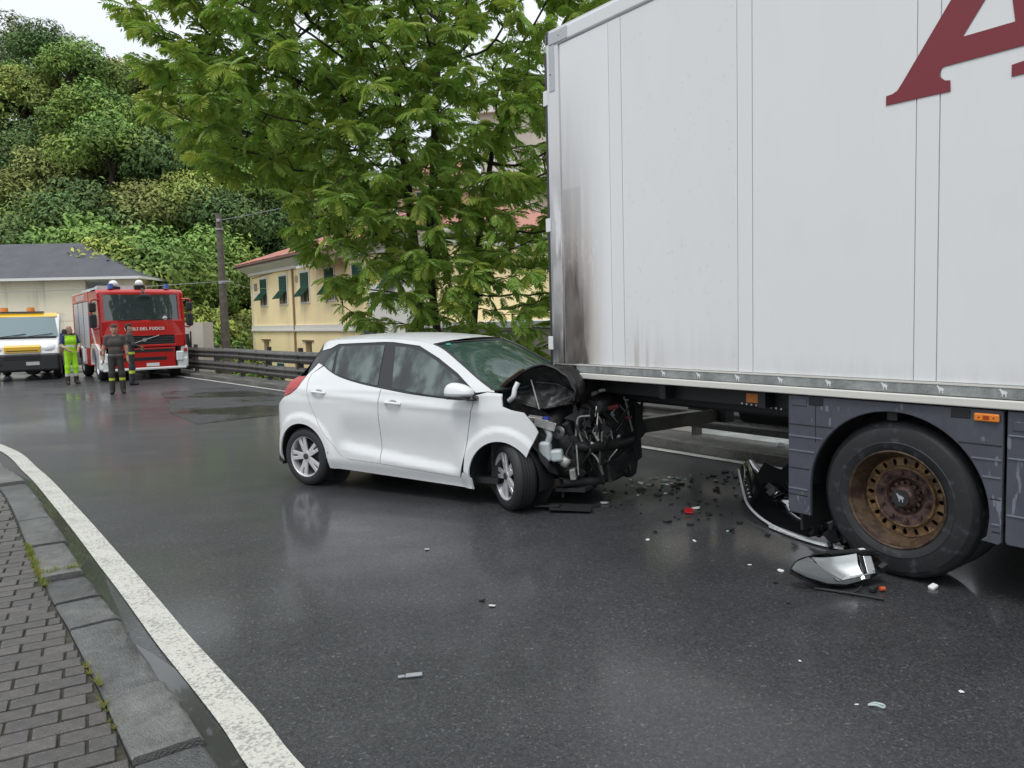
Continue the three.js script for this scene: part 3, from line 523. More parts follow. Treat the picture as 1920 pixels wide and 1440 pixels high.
  lump(0, 2.84, 0.34, -0.10, 0.13, 0.18, 0.36, M.charMatte, 'fan_shroud', 13);
  lump(0, 2.74, 0.80, -0.22, 0.16, 0.12, 0.25, M.charred, 'battery_tray', 15);
  // bumper beam and lower crossmember, bent
  pt('bumper_beam', [tube([[2.78, 0.52, 0.46], [2.90, 0.50, 0.30], [2.97, 0.49, 0.05], [2.98, 0.485, -0.25], [2.90, 0.50, -0.5]], 0.045, 40, 6)], M.charred);
  pt('crossmember', [tube([[2.70, 0.22, 0.52], [2.88, 0.20, 0.25], [2.92, 0.20, -0.1], [2.86, 0.22, -0.5]], 0.04, 40, 6), bx(0.26, 0.03, 0.9, 2.72, 0.16, 0.05, 0, 0.1, 0.05)], M.darkPlastic);
  for (const [z, x] of [[0.40, 2.78], [0.12, 2.93], [-0.2, 2.95], [-0.46, 2.88]]) pt('support_strut', [bx(0.03, 0.42, 0.04, x, 0.40, z, rr(-0.2, 0.2), rr(-0.4, 0.4), rr(-0.15, 0.15), 0.006)], M.charred);
  // radiator: finned slab knocked over
  const rad = pt('radiator', [bx(0.03, 0.34, 0.6, 2.90, 0.36, -0.14, 0.06, 0.16, 0.12)], M.charMatte);
  { const fins = []; for (let k = 0; k < 22; k++) fins.push(bx(0.012, 0.31, 0.004, 2.922 , 0.36, 0.13 - k * 0.025, 0.06, 0.16, 0.12)); mesh('radiator_fins', fins, M.alloyDark, rad); }
  // washer bottle with its filler neck
  const wb = pt('washer_bottle', [bx(0.10, 0.17, 0.11, 2.60, 0.49, 0.60, 0, 0.3, 0.04, 0.03), bx(0.10, 0.10, 0.10, 2.69, 0.46, 0.57, 0, 0.3, 0.1, 0.025), tube([[2.62, 0.56, 0.60], [2.64, 0.63, 0.60], [2.60, 0.70, 0.60], [2.605, 0.75, 0.59]], 0.026, 20, 10)], M.bottle); wb.userData.label = 'white washer bottle with filler neck';
  mesh('filler_cap', [cy(0.026, 0.026, 0.022, 2.605, 0.765, 0.59)], M.bluePlastic, wb);
  pt('horn', [lathe([[0.010, 0], [0.035, 0.01], [0.052, 0.025], [0.055, 0.035], [0.02, 0.04]], 24).translate(0, 0, 0).rotateX(1.2).translate(2.72, 0.64, 0.56)], M.blackTrim);
  // torn wing liner hanging behind the wheel
  const li = []; for (let i = 0; i <= 14; i++) { const a = lerp(0.1, 1.25, i / 14), r = []; for (let k = 0; k <= 5; k++) r.push([2.33 + 0.37 * Math.sin(a) + 0.015 * Math.sin(k * 2 + i), 0.25 + 0.36 * Math.cos(a) - 0.02 * k * (i / 14), 0.74 - k * 0.05]); li.push(r); }
  pt('wing_liner', [grid(li), grid(li.map((r) => r.slice().reverse()))], M.darkPlastic);
  pt('undertray_flap', [bx(0.34, 0.012, 0.16, 2.80, 0.035, 0.56, 0.06, 0.4, -0.05), bx(0.22, 0.012, 0.1, 2.62, 0.04, 0.60, -0.1, 0.1, 0.12)], M.darkPlastic);
  pt('lamp_bracket', [bx(0.012, 0.24, 0.09, 2.84, 0.42, 0.50, 0, 0.5, 0.05, 0.004), bx(0.05, 0.09, 0.07, 2.80, 0.30, 0.50, 0.1, 0.3, 0.1, 0.008)], M.bareSteel);
  pt('fog_lamp_housing', [lathe([[0.02, 0], [0.045, 0.01], [0.05, 0.05], [0.03, 0.09]], 16).rotateZ(1.0).translate(2.78, 0.38, 0.53)], M.bareSteel);
  pt('wing_bracket', [bx(0.18, 0.07, 0.01, 2.62, 0.72, 0.64, 0, 0.4, -0.3, 0.003), bx(0.12, 0.04, 0.06, 2.52, 0.76, 0.62, 0.2, 0.3, -0.2, 0.008)], M.bareSteel);
  // pipes, hoses and wiring
  seed = 777;
  const pipe = (p, r, m, name) => pt(name, [tube(p, r, p.length * 8, 6)], m);
  pipe([[2.78, 0.60, 0.40], [2.79, 0.70, 0.40], [2.80, 0.755, 0.38], [2.86, 0.76, 0.30]], 0.010, M.bareSteel, 'coolant_pipe');
  pipe([[2.93, 0.52, 0.22], [2.94, 0.62, 0.22], [2.95, 0.625, 0.10], [2.95, 0.56, 0.06], [2.955, 0.50, 0.06]], 0.011, M.bareSteel, 'coolant_pipe');
  pipe([[2.98, 0.86, -0.18], [2.99, 0.72, -0.22], [3.0, 0.56, -0.28]], 0.010, M.bareSteel, 'gas_strut');
  pt('frame_bracket', [rod([2.93, 0.74, 0.02], [2.95, 0.82, -0.10], 0.007), rod([2.95, 0.82, -0.10], [2.97, 0.74, -0.2], 0.007), rod([2.97, 0.74, -0.2], [2.95, 0.66, -0.08], 0.007), rod([2.95, 0.66, -0.08], [2.93, 0.74, 0.02], 0.007)], M.bareSteel);
  pt('reservoir_cap', [bx(0.05, 0.12, 0.06, 2.99, 0.93, -0.18, 0.2, 0.2, 0.2, 0.01), sp(0.03, 2.99, 0.87, -0.18)], M.bottle);
  pt('fuse_box', [bx(0.10, 0.04, 0.08, 2.92, 0.80, -0.06, 0.1, 0.3, 0.2, 0.01)], M.redDull);
  pt('fuse_box_lid', [bx(0.12, 0.025, 0.05, 2.97, 0.69, -0.2, 0, 0.3, 0.1, 0.008)], M.redDull);
  pt('scuttle_panel', [bx(0.3, 0.03, 0.35, 2.72, 0.98, -0.2, 0.3, 0.4, 0.3), bx(0.2, 0.02, 0.22, 2.86, 0.94, -0.08, -0.2, 0.6, 0.2)], M.bareSteel);
  for (let k = 0; k < 16; k++) {
    const x = rr(2.60, 2.90), y = rr(0.35, 0.8), z = rr(-0.4, 0.52), pts = [[x, y, z]];
    for (let q = 0; q < 4; q++) { const l = pts[pts.length - 1]; pts.push([Math.min(3.0, l[0] + rr(-0.04, 0.09)), Math.max(0.15, l[1] + rr(-0.16, 0.08)), l[2] + rr(-0.12, 0.12)]); }
    pipe(pts, rr(0.005, 0.013), [M.cable, M.cable, M.charMatte, M.bareSteel][k % 4], ['hose', 'wiring_loom', 'hose', 'brake_pipe'][k % 4]);
  }
  for (let k = 0; k < 26; k++) {
    const z = rr(-0.5, 0.55), x = 2.66 + rr(0, 0.28) - Math.max(0, z - 0.3) * 0.5 - Math.max(0, -0.2 - z) * 0.4, y = rr(0.22, 0.82);
    const g = k % 3 ? bx(rr(0.03, 0.10), rr(0.03, 0.14), rr(0.02, 0.09), x, y, z, rr(-1, 1), rr(-1, 1), rr(-1, 1), 0.004) : cy(rr(0.015, 0.04), rr(0.015, 0.04), rr(0.05, 0.12), 0, 0, 0, 'y', 10).rotateX(rr(-1.5, 1.5)).rotateZ(rr(-1.5, 1.5)).translate(x, y, z);
    pt('broken_bracket', [g], [M.charMatte, M.charred, M.bareSteel, M.darkPlastic, M.charMatte, M.alloyDark][k % 6]);
  }
  // jagged torn sheet and casting pieces over the whole front
  seed = 909;
  for (let k = 0; k < 46; k++) {
    const n = 6 + Math.floor(rnd() * 4), r0 = rr(0.03, 0.11), p = []; for (let q = 0; q < n; q++) { const a = q / n * 2 * Math.PI; const r = r0 * (q % 2 ? rr(0.25, 0.7) : rr(0.7, 1.3)); p.push([Math.cos(a) * r, Math.sin(a) * r * 1.3]); }
    const z = rr(-0.52, 0.54), front = 2.93 - Math.max(0, z - 0.25) * 0.75 - Math.max(0, -0.2 - z) * 0.5, y = rr(0.14, 0.84);
    const g = ex(p, 0, rr(0.006, 0.014), 0.002); g.rotateX(rr(-0.7, 0.7)); g.rotateY(Math.PI / 2 + rr(-0.9, 0.9)); g.rotateZ(rr(-0.5, 0.5)); g.translate(front + rr(-0.10, 0.06), y, z);
    pt('torn_plate', [g], [M.charred, M.darkPlastic, M.charMatte, M.bareSteel, M.darkPlastic, M.charred, M.alloyDark][k % 7]);
  }
  for (let k = 0; k < 9; k++) { const z = rr(-0.42, 0.48), x = 2.90 - Math.max(0, z - 0.25) * 0.7 + rr(-0.02, 0.06), y = rr(0.42, 0.78); pt('bright_clip', [bx(rr(0.012, 0.03), rr(0.03, 0.10), rr(0.012, 0.035), x, y, z, rr(-0.6, 0.6), rr(-1, 1), rr(-0.6, 0.6), 0.003)], k % 2 ? M.bareSteel : M.bottle); }
  // ragged black plastic hanging at the far corner
  lump(0, 2.93, 0.62, -0.36, 0.05, 0.26, 0.10, M.darkPlastic, 'bumper_remnant', 31);
  lump(0, 2.88, 0.24, -0.40, 0.08, 0.12, 0.14, M.darkPlastic, 'bumper_remnant', 33);
  pt('bumper_shred', [ex([[0, 0], [0.04, 0.28], [0.0, 0.42], [0.09, 0.36], [0.12, 0.40], [0.11, 0.22], [0.16, 0.12], [0.09, 0.05], [0.1, -0.12], [0.04, -0.16]], -0.008, 0.008).rotateY(0.9).translate(2.96, 0.42, -0.36)], M.darkPlastic);
  // a white torn strip along the wing end
  pt('inner_wing', [grid([[[2.20, 0.93, 0.56], [2.20, 0.3, 0.50]], [[2.45, 0.86, 0.54], [2.45, 0.62, 0.48]], [[2.64, 0.76, 0.5], [2.62, 0.56, 0.46]]])], M.charMatte);
}

// ---------- the lorry trailer ----------
const NS = 4.40;   // the plane of its near side in the road frame
const sootMap = (() => {
  // soot from the burning car on the last panel: u 0..1 from the rear edge, v 0..1 upwards
  return tex(512, 1024, (x, y) => {
    const v = 1 - y, wob = 0.12 * (fbm(x * 4, y * 10, 4, 0, 141) - 0.5), st = fbm(x * 14, y * 4, 4, 0, 142);
    const s1 = ss(-0.05, 0.6, v) * 0.40 * ss(1.05, 0.0, x + wob), s2 = ss(0.42, 0.39, x) * ss(0.445, 0.455, v + 0.01 * wob) * 0.09;
    const s3 = ss(0.5, 0.85, v + wob) * 0.42 * ss(0.95, 0.15, x + wob), s4 = ss(0.66, 0.86, v + wob) * ss(0.66, 0.25, x + wob * 0.7) * 0.30;
    const edgeX = 0.46 + 0.06 * Math.sin(v * 26) + wob * 0.5, core = ss(0.83, 0.88, v + wob * 0.6) * ss(edgeX + 0.05, edgeX - 0.05, x) * ss(-0.02, 0.06, x) * (0.08 + 0.34 * st + 0.16 * ss(0.12, 0.02, Math.abs(x - edgeX + 0.04)));
    const scrape = ss(0.62, 0.72, fbm(x * 26, y * 40, 3, 0, 145)) * ss(0.55, 0.62, v) * ss(0.80, 0.7, v) * ss(0.5, 0.3, Math.abs(x - 0.3)) * 0.30;
    const brown = ss(1.0, 0.4, x) * ss(0.3, 0.9, v) * 0.8;
    let s = (s1 + s2 + s3 + s4) * (0.66 + 0.5 * st) + core * 0.8; s = Math.max(0, Math.min(0.70 + 0.26 * fbm(x * 7, y * 16, 4, 0, 146), s) - scrape * 0.25);
    const c = [0.80, 0.81, 0.82]; const k = 1 - s;
    return [Math.sqrt(c[0] * k * (1 - brown * 0.05) + 0.012), Math.sqrt(c[1] * k * (1 - 0.07 * s - brown * 0.14) + 0.009), Math.sqrt(c[2] * k * (1 - 0.09 * s - brown * 0.22) + 0.009)];
  }, true);
})();
const postMap = tex(128, 1024, (x, y) => { const v = 1 - y, st = fbm(x * 6, y * 14, 4, 0, 147), k = ss(0.15, 0.85, v) * (0.25 + 0.5 * st) + ss(0.8, 0.95, v) * 0.3, fl = ss(0.5, 0.75, fbm(x * 14, y * 7, 4, 0, 148)) * ss(0.4, 0.6, v) * 0.45, q = Math.max(0.05, 1 - Math.max(0, k - fl)); return [Math.sqrt(0.74 * q), Math.sqrt(0.74 * q * (1 - 0.06 * k)), Math.sqrt(0.75 * q * (1 - 0.08 * k))]; }, true, 1, 0.345);
const panelMap = tex(512, 1024, (x, y) => { const a = fbm(x * 3, y * 3, 4, 0, 151), d = ss(0.05, 0.0, y + 0.03 * (fbm(x * 26, y * 3, 3, 0, 152) - 0.5)) * 0.05 * fbm(x * 40, y * 6, 2, 0, 153); const v = 0.925 + 0.018 * (a - 0.5) - d; return [v, v * (1 - d * 0.08), v * (1 - d * 0.15)]; }, true);
const panelDirt = tex(512, 1024, (x, y) => { const a = fbm(x * 3, y * 3, 4, 0, 155), e = ss(0.55, 0.0, x), d = ss(0.16, 0.0, y + 0.10 * (fbm(x * 30, y * 4, 3, 0, 156) - 0.4)) * (0.05 + 0.2 * e * ss(0.4, 0.75, fbm(x * 46, y * 5, 3, 0, 157))); const sp_ = ss(0.80, 0.84, fbm(x * 30, y * 70, 2, 0, 158)) * 0.06; const v = 0.92 + 0.02 * (a - 0.5) - d * 0.6 - sp_ * 0.4; return [v, v * (1 - d * 0.10), v * (1 - d * 0.2)]; }, true);
M.panelSoot = std([1, 1, 1], 0.38, { map: sootMap });
M.panel = std([0.915, 0.92, 0.925], 0.32, { map: panelMap });
M.stripWhite = std([0.76, 0.765, 0.77], 0.32);
M.panelDirty = std([0.915, 0.92, 0.925], 0.34, { map: panelDirt });
M.trailWhite = std([0.72, 0.73, 0.74], 0.35);
M.cream = std([0.70, 0.68, 0.63], 0.45, { map: rep(carPaintMap, 3) });
M.alu = std([0.36, 0.38, 0.39], 0.42, { metalness: 0.1, map: rep(stoneMap, 2) }); M.alu.color.setRGB(3.0, 3.1, 3.15);
M.aluPlain = std([0.45, 0.46, 0.47], 0.4, { metalness: 0.4 });
M.chassis = std([0.012, 0.012, 0.013], 0.55);
const skirtMap = tex(1024, 512, (x, y, i, j) => { const a = fbm(x * 10, y * 5, 5, 0, 161), sc = ss(0.68, 0.74, fbm(x * 60, y * 9, 4, 0, 162)) * ss(0.45, 0.6, fbm(x * 6, y * 3, 3, 0, 163)), dust = fbm(x * 50, y * 25, 3, 0, 164); const v = 0.285 + 0.05 * (a - 0.5) + 0.16 * sc + 0.03 * dust; return [v * 0.97, v * 1.0, v * 1.11]; }, true);
M.skirt = std([1, 1, 1], 0.45, { map: rep(skirtMap, 0.6, 1) });
M.skirtLight = std([0.15, 0.165, 0.20], 0.45);
M.redLetter = std([0.20, 0.018, 0.028], 0.4);
M.amber = phy([0.75, 0.22, 0.02], 0.2, { clearcoat: 0.6 });
const TR = thing('lorry_trailer', 'long white box lorry trailer with soot-stained rear corner and red lettering', 'trailer', P(5.33, NS + 1.27), RT);
{
  // local frame: x = u - 5.33 (0 at the rear, negative to the front), z = n - NS - 1.27 (near side at -1.27)
  const L = -13.6, z0 = -1.27, z1 = 1.27, yb = 1.06, yt = 4.06;
  const u = (a) => a - 5.33;
  const T = (name, g, m, o) => mesh(name, g, m, TR, o);
  T('box_core', [bb(L + 0.02, -0.03, 1.16, yt - 0.03, z0 + 0.012, z1 - 0.012)], M.trailWhite);
  // side panels: sheets between pairs of jointing strips
  const pan = (a, b, m, name) => { const g = new THREE.BoxGeometry(Math.abs(a - b) - 0.006, 2.735, 0.012); g.translate((u(a) + u(b)) / 2, 1.183 + 1.3675 + 0.004, z0 + 0.006); return T(name, [g], m, { uv: true }); };
  const p0 = (() => { const w = 5.19 - 4.59; const g = new THREE.BoxGeometry(w - 0.006, 2.735, 0.012); g.rotateY(0); g.translate(u((5.19 + 4.59) / 2), 1.187 + 1.3675, z0 + 0.006); const uv = g.attributes.uv, ps = g.attributes.position; for (let i = 0; i < uv.count; i++) uv.setXY(i, (u(5.19) - ps.getX(i)) / w, (ps.getY(i) - 1.187) / 2.735); return g; })();
  T('side_panel', [p0], M.panelSoot, { uv: true, label: 'last side panel scorched brown and black at its foot' });
  const joints = [[4.59, 4.45], [3.35, 3.23], [2.155, 2.03], [0.95, 0.83], [-0.25, -0.37]];
  let last = 4.45;
  for (let k = 0; k < joints.length; k++) {
    const [a, b] = joints[k];
    const g = bb(u(b) + 0.003, u(a) - 0.003, 1.187, 3.922, z0 - 0.001, z0 + 0.012); T('jointing_strip', [g], M.stripWhite);
    const nx = joints[k + 1]; pan(b, nx ? nx[0] : -8.25, k ? M.panel : M.panelDirty, 'side_panel');
  }
  // rear frame post, top rail and roof edge
  T('rear_post', [bb(u(5.2) + 0.004, 0, 1.12, 3.935, z0 - 0.012, z0 + 0.16, 0.012), bb(-0.06, 0.03, 1.1, yt, z0 - 0.004, z0 + 0.05)], (() => { postMap.offset.y = -0.39; return std([1, 1, 1], 0.45, { map: postMap }); })());
  T('top_rail', [bb(L, -0.035, 3.932, yt, z0 - 0.014, z0 + 0.1, 0.02), bb(L, 0, yt - 0.006, yt + 0.012, z0 - 0.006, z0 + 0.04)], M.trailWhite);
  T('roof', [bb(L, 0.0, yt - 0.025, yt + 0.008, z0 + 0.05, z1 - 0.0)], M.trailWhite);
  T('corner_plate', [bb(-0.26, -0.01, 3.945, yt - 0.012, z0 - 0.019, z0 - 0.008, 0.004), bb(-0.085, -0.01, 3.55, 3.94, z0 - 0.017, z0 - 0.006, 0.004)], M.aluPlain);
  for (const [a, b] of [[-0.15, 4.0], [-0.03, 3.7]]) T('rivet', [sp(0.008, a, b, z0 - 0.02, 1, 1, 0.5, 8)], M.steel);
  T('roof_corner', [bb(-0.02, 0.045, 3.96, yt + 0.015, z0 - 0.006, z0 + 0.1, 0.01)], M.blackTrim);
  // rear doors with frame, hinges and seals
  T('rear_frame', [bb(0, 0.05, 1.06, yt, z0, z1)], M.aluPlain);
  T('door_seal', [bb(0.035, 0.065, 1.15, 3.9, z0 - 0.002, z0 + 0.03)], M.blackTrim);
  for (const [a, b] of [[1.3, 1.42], [2.35, 2.47], [3.45, 3.58]]) T('door_hinge', [bb(0.02, 0.085, a, b, z0 - 0.012, z0 + 0.05, 0.006)], M.trailWhite);
  for (const z of [-1.0, -0.3, 0.3, 1.0]) T('lock_rod', [cy(0.016, 0.016, 2.6, 0.075, 2.55, z)], M.steel);
  // bottom rail: grey band with printed marks and a cream lip
  T('bottom_rail', [bb(L, 0.0, 1.112, 1.172, z0 - 0.012, z0 + 0.06, 0.004)], M.alu);
  T('rail_lip', [bb(L, 0.0, 1.060, 1.108, z0 - 0.030, z0 + 0.08, 0.008), bb(L, 0, 1.172, 1.182, z0 - 0.016, z0 + 0.01)], M.cream);
  T('scorched_rail', [bb(-0.30, 0.002, 1.108, 1.186, z0 - 0.016, z0 + 0.02, 0.004)], M.grime);
  // small four-legged animal mark repeated along the rail
  const beast = [[-0.5, 0.42], [-0.62, 0.62], [-0.50, 0.60], [-0.42, 0.74], [-0.33, 0.56], [-0.1, 0.44], [0.3, 0.34], [0.52, 0.20], [0.60, -0.02], [0.5, 0.06], [0.46, -0.2], [0.44, -0.6], [0.33, -0.6], [0.30, -0.22], [0.1, -0.12], [-0.02, -0.16], [-0.06, -0.55], [-0.18, -0.52], [-0.2, -0.1], [-0.34, 0.12], [-0.40, 0.34]];
  for (const a of [4.72, 4.38, 4.03, 3.69, 3.35, 3.01, 2.669, 2.315, 2.001, 1.688, 1.36, 1.03]) { const g = ex(beast.map(([x, y]) => [x * -0.034, y * 0.034]).map(([x, y]) => [-x, y]), 0, 0.003); g.rotateY(Math.PI); g.translate(u(a), 1.143, z0 - 0.0125); T('animal_mark', [g], a > 4.1 ? M.aluPlain : M.trailWhite); }
  // red letter: its foot, stems and crossbar, cut from foil laid on the panels
  const q = (pts) => { const g = ex(pts.map(([a, b]) => [-(a - 5.33), b]), 0, 0.003); g.rotateY(Math.PI); g.translate(0, 0, z0 - 0.0025); return g; };
  const letter = [[2.325, 2.748], [1.976, 2.742], [1.978, 2.800], [2.005, 2.806], [2.032, 2.832], [2.033, 2.862], [2.015, 2.880], [1.62, 2.880], [1.60, 2.862], [1.60, 2.832], [1.625, 2.806], [1.684, 2.800], [1.684, 2.742], [1.02, 2.742], [1.02, 2.800], [1.10, 2.812], [1.13, 2.85], [1.30, 3.86], [1.53, 3.86], [2.235, 2.85], [2.262, 2.815], [2.29, 2.803], [2.325, 2.800]];
  const hole = [[1.920, 3.008], [1.672, 3.008], [1.712, 3.31]];
  const g = ex(letter.map(([a, b]) => [-(a - 5.33), b]), 0, 0.003, 0, [hole.map(([a, b]) => [-(a - 5.33), b])]); g.rotateY(Math.PI); g.translate(0, 0, z0 - 0.0022);
  T('red_letter', [g], M.redLetter, { label: 'large dark red serif letter A' });
  // underframe
  T('chassis_rail', [bb(L + 1, -0.28, 0.80, 1.06, -0.62, -0.50), bb(L + 1, -0.28, 0.80, 1.06, 0.50, 0.62), bb(L + 1, -0.28, 0.86, 1.06, -0.9, -0.86)], M.chassis);
  { const cr = []; for (let k = 0; k < 12; k++) cr.push(bb(-0.3 - k * 0.9 - 0.06, -0.3 - k * 0.9, 0.94, 1.06, z0 + 0.05, z1 - 0.05)); T('cross_bearers', cr, M.chassis); }
  T('floor', [bb(L, -0.02, 1.055, 1.16, z0 + 0.055, z1 - 0.055)], M.chassis);
  T('side_member', [bb(u(4.9), u(2.97), 0.935, 1.055, z0 + 0.16, z0 + 0.20)], M.chassis);
  { const b = []; for (let k = 0; k < 9; k++) b.push(sp(0.008, u(3.28) - k * 0.04 + 0.0 + 0.16, 0.945 - 0.002 * k, z0 + 0.158, 1, 1, 0.5, 8)); T('bolt_row', b, M.cream); }
  T('side_reflector', [bb(u(3.335) - 0.065, u(3.335) + 0.065, 0.955, 1.022, z0 + 0.150, z0 + 0.162, 0.004)], std([0.62, 0.20, 0.03], 0.35));
  T('air_tank', [cy(0.12, 0.12, 0.8, u(3.9), 0.72, 0.1, 'x', 24)], M.chassis);
  // rear underrun bar hanging torn behind the car
  T('underrun_bar', [bb(0.0, 0.10, 0.42, 0.565, -0.42, 1.02, 0.012)], std([0.95, 0.9, 0.7], 0.5, { map: rep(stoneMap, 2) }));
  T('underrun_bracket', [bb(-0.10, 0.02, 0.42, 1.0, 0.98, 1.12), bb(-0.2, 0.0, 0.6, 1.0, 0.5, 0.6)], M.chassis);
  // wheel cover skirts with arched opening
  const aC = [u(2.275), 0.47], aR = 0.525;
  const ribs = (x0, x1, ys, depth) => ys.map((y) => bb(x0, x1, y, y + 0.008, z0 - depth, z0 + 0.02));
  // in local x the front of the lorry is negative
  const outline = [[u(2.958), 1.05], [u(1.69), 1.05], [u(1.69), 0.35], [u(1.705), 0.335], [aC[0] - aR + 0.04, 0.345], [aC[0] - aR + 0.012, 0.37], ...arc(aC[0], aC[1], aR, 180, 0, 32), [aC[0] + aR + 0.0, 0.28], [u(2.94), 0.28], [u(2.958), 0.30]];
  const sk = T('wheel_cover', [ex(outline, z0 + 0.0, z0 + 0.03, 0.006)], M.skirt, { label: 'scratched blue-grey wheel cover' });
  // pressed ribs and grooves run from the ends of the cover to the rim of the arch
  const archX = (y) => y - aC[1] < aR && y > aC[1] ? Math.sqrt(aR * aR - (y - aC[1]) ** 2) : aR;
  const band = (y, h, d, m, nm) => { const k = Math.max(archX(y), archX(y + h)) + 0.015; mesh(nm, [bb(aC[0] + k, u(2.952), y, y + h, z0 - d, z0 + 0.012), bb(u(1.695), aC[0] - k, y, y + h, z0 - d, z0 + 0.012)], m, sk); };
  for (const y of [0.785, 0.69, 0.44]) band(y, 0.008, 0.006, M.skirtLight, 'cover_rib');
  for (const y of [0.86, 0.575, 0.40]) band(y, 0.006, 0.0022, M.chassis, 'cover_groove');
  mesh('cover_seam', [bb(u(2.765), u(2.761), 0.76, 1.0, z0 - 0.002, z0 + 0.01)], M.chassis, sk);
  for (const a of [2.76, 1.90]) mesh('latch_recess', [bb(u(a) - 0.05, u(a) + 0.05, 0.995, 1.045, z0 - 0.004, z0 + 0.02, 0.004)], M.chassis, sk);
  for (const a of [2.88]) mesh('pressed_pad', [bb(u(a) - 0.055, u(a) + 0.055, 0.985, 1.03, z0 - 0.005, z0 + 0.02, 0.005)], M.skirt, sk);
  T('wheel_cover', [ex([[u(1.672), 1.05], [u(0.4), 1.05], [u(0.4), 0.60], [u(0.42), 0.345], [u(1.66), 0.345], [u(1.672), 0.36]], z0, z0 + 0.03, 0.006)], M.skirt);
  for (const y of [0.80, 0.50, 0.92]) T('cover_rib', [bb(u(1.665), u(0.42), y, y + 0.009, z0 - 0.007, z0 + 0.01, 0.003)], M.skirtLight);
  T('pressed_pad', [bb(u(1.645), u(1.5), 0.95, 1.0, z0 - 0.006, z0 + 0.02, 0.006)], M.skirt);
  // amber side marker lamp
  T('side_marker', [bb(u(1.765) - 0.062, u(1.765) + 0.062, 0.988, 1.032, z0 - 0.022, z0 - 0.004, 0.018)], M.amber);
  for (const k of [-0.036, 0, 0.036]) T('marker_mark', [k ? sp(0.006, u(1.765) + k, 1.01, z0 - 0.022, 1, 1, 0.3, 10) : bb(u(1.765) - 0.016, u(1.765) + 0.016, 0.999, 1.021, z0 - 0.0235, z0 - 0.02, 0.003)], std([0.35, 0.05, 0.01], 0.3));
  // mud flap and wing behind the wheel
  T('mud_flap', [bb(u(2.90), u(2.885), 0.16, 0.62, z0 + 0.05, z0 + 0.48)], M.rubber);
  T('wheel_wing', [(() => { const g = new THREE.CylinderGeometry(aR + 0.02, aR + 0.02, 0.46, 32, 1, true, -Math.PI / 2, Math.PI); g.rotateX(Math.PI / 2); g.rotateZ(Math.PI / 2); g.rotateZ(Math.PI / 2); g.translate(aC[0], aC[1], z0 + 0.26); return g; })()], M.chassis);
  T('axle', [cy(0.07, 0.07, 2.2, aC[0], 0.47, 0, 'z'), cy(0.07, 0.07, 2.2, aC[0] - 1.31, 0.47, 0, 'z'), bb(aC[0] - 1.4, aC[0] + 0.3, 0.62, 0.9, -0.62, -0.5)], M.chassis);
  T('support_leg', [bb(L + 3.0, L + 3.14, 0.02, 1.06, -0.8, -0.66), bb(L + 2.95, L + 3.19, 0.0, 0.03, -0.85, -0.6), bb(L + 3.0, L + 3.14, 0.02, 1.06, 0.66, 0.8), bb(L + 2.95, L + 3.19, 0.0, 0.03, 0.6, 0.85)], M.chassis);
  // wheels
  const rust = tex(512, 512, (x, y) => { const a = fbm(x * 6, y * 6, 5, 6, 171), b = fbm(x * 30, y * 30, 3, 30, 172); const k = ss(0.35, 0.65, a * 0.7 + b * 0.3); return [lerp(0.42, 0.24, k), lerp(0.345, 0.17, k), lerp(0.25, 0.135, k)]; }, true);
  const rustDark = tex(512, 512, (x, y) => { const a = fbm(x * 9, y * 9, 5, 9, 181); const k = ss(0.35, 0.65, a); return [lerp(0.34, 0.20, k), lerp(0.26, 0.14, k), lerp(0.23, 0.13, k)]; }, true);
  M.rustRim = std([0.62, 0.60, 0.60], 0.62, { map: rep(rust, 2.2), metalness: 0.2 });
  M.rustYellow = std([1.5, 1.38, 1.05], 0.6, { map: rep(rust, 4) });
  M.rustHub = std([1, 0.95, 0.95], 0.6, { map: rep(rustDark, 4), metalness: 0.15 });
  const tyreMap = tex(512, 512, (x, y) => { const a = fbm(x * 7, y * 7, 5, 7, 191), b = ss(0.55, 0.8, fbm(x * 16, y * 16, 4, 16, 192)); const v = 0.13 + 0.05 * (a - 0.5) + 0.10 * b; return [v * 0.98, v, v * 1.06]; }, true);
  M.truckTyre = std([1, 1, 1], 0.5, { map: rep(tyreMap, 1.6) });
  const wheel = (x, side) => {
    const w = sub(TR, 'wheel', [x, 0.47, side * (1.27 - 0.035 - 0.21)]);
    const s = side; const R = 0.47, pr = [];
    for (const [r, y] of [[0.285, 0.17], [0.288, 0.195], [0.30, 0.203], [0.34, 0.212], [0.345, 0.209], [0.40, 0.208], [0.425, 0.202], [0.432, 0.194], [0.45, 0.182], [0.462, 0.165], [R, 0.14]]) pr.push([r, s * y]);
    for (let k = 0; k < 5; k++) { const y = 0.11 - k * 0.055; pr.push([R, s * (y + 0.02)], [R, s * (y - 0.014)], [R - 0.012, s * (y - 0.016)], [R - 0.012, s * (y - 0.028)]); }
    pr.push([R, -s * 0.16], [0.44, -s * 0.2], [0.29, -s * 0.2]);
    mesh('tyre', [toCreasedNormals(lathe(pr, 72, 'z'), 0.5)], M.truckTyre, w);
    // rim: outer flange, deep well, then the disc with its ring of oval hand holes
    const rim = mesh('rim', [toCreasedNormals(lathe([[0.285, s * 0.190], [0.293, s * 0.203], [0.286, s * 0.207], [0.277, s * 0.200], [0.272, s * 0.175], [0.262, s * 0.165], [0.258, s * 0.135], [0.245, s * 0.12], [0.240, s * 0.05], [0.235, -s * 0.02]], 64, 'z'), 0.7)], M.rustRim, w);
    const holes = []; for (let k = 0; k < 20; k++) { const a = k / 20 * Math.PI * 2, c = [Math.cos(a) * 0.212, Math.sin(a) * 0.212]; holes.push(Array.from({ length: 10 }, (_, i) => { const t = i / 10 * Math.PI * 2, dx = Math.cos(t) * 0.021, dy = Math.sin(t) * 0.013; return [c[0] + dx * Math.cos(a) - dy * Math.sin(a), c[1] + dx * Math.sin(a) + dy * Math.cos(a)]; })); }
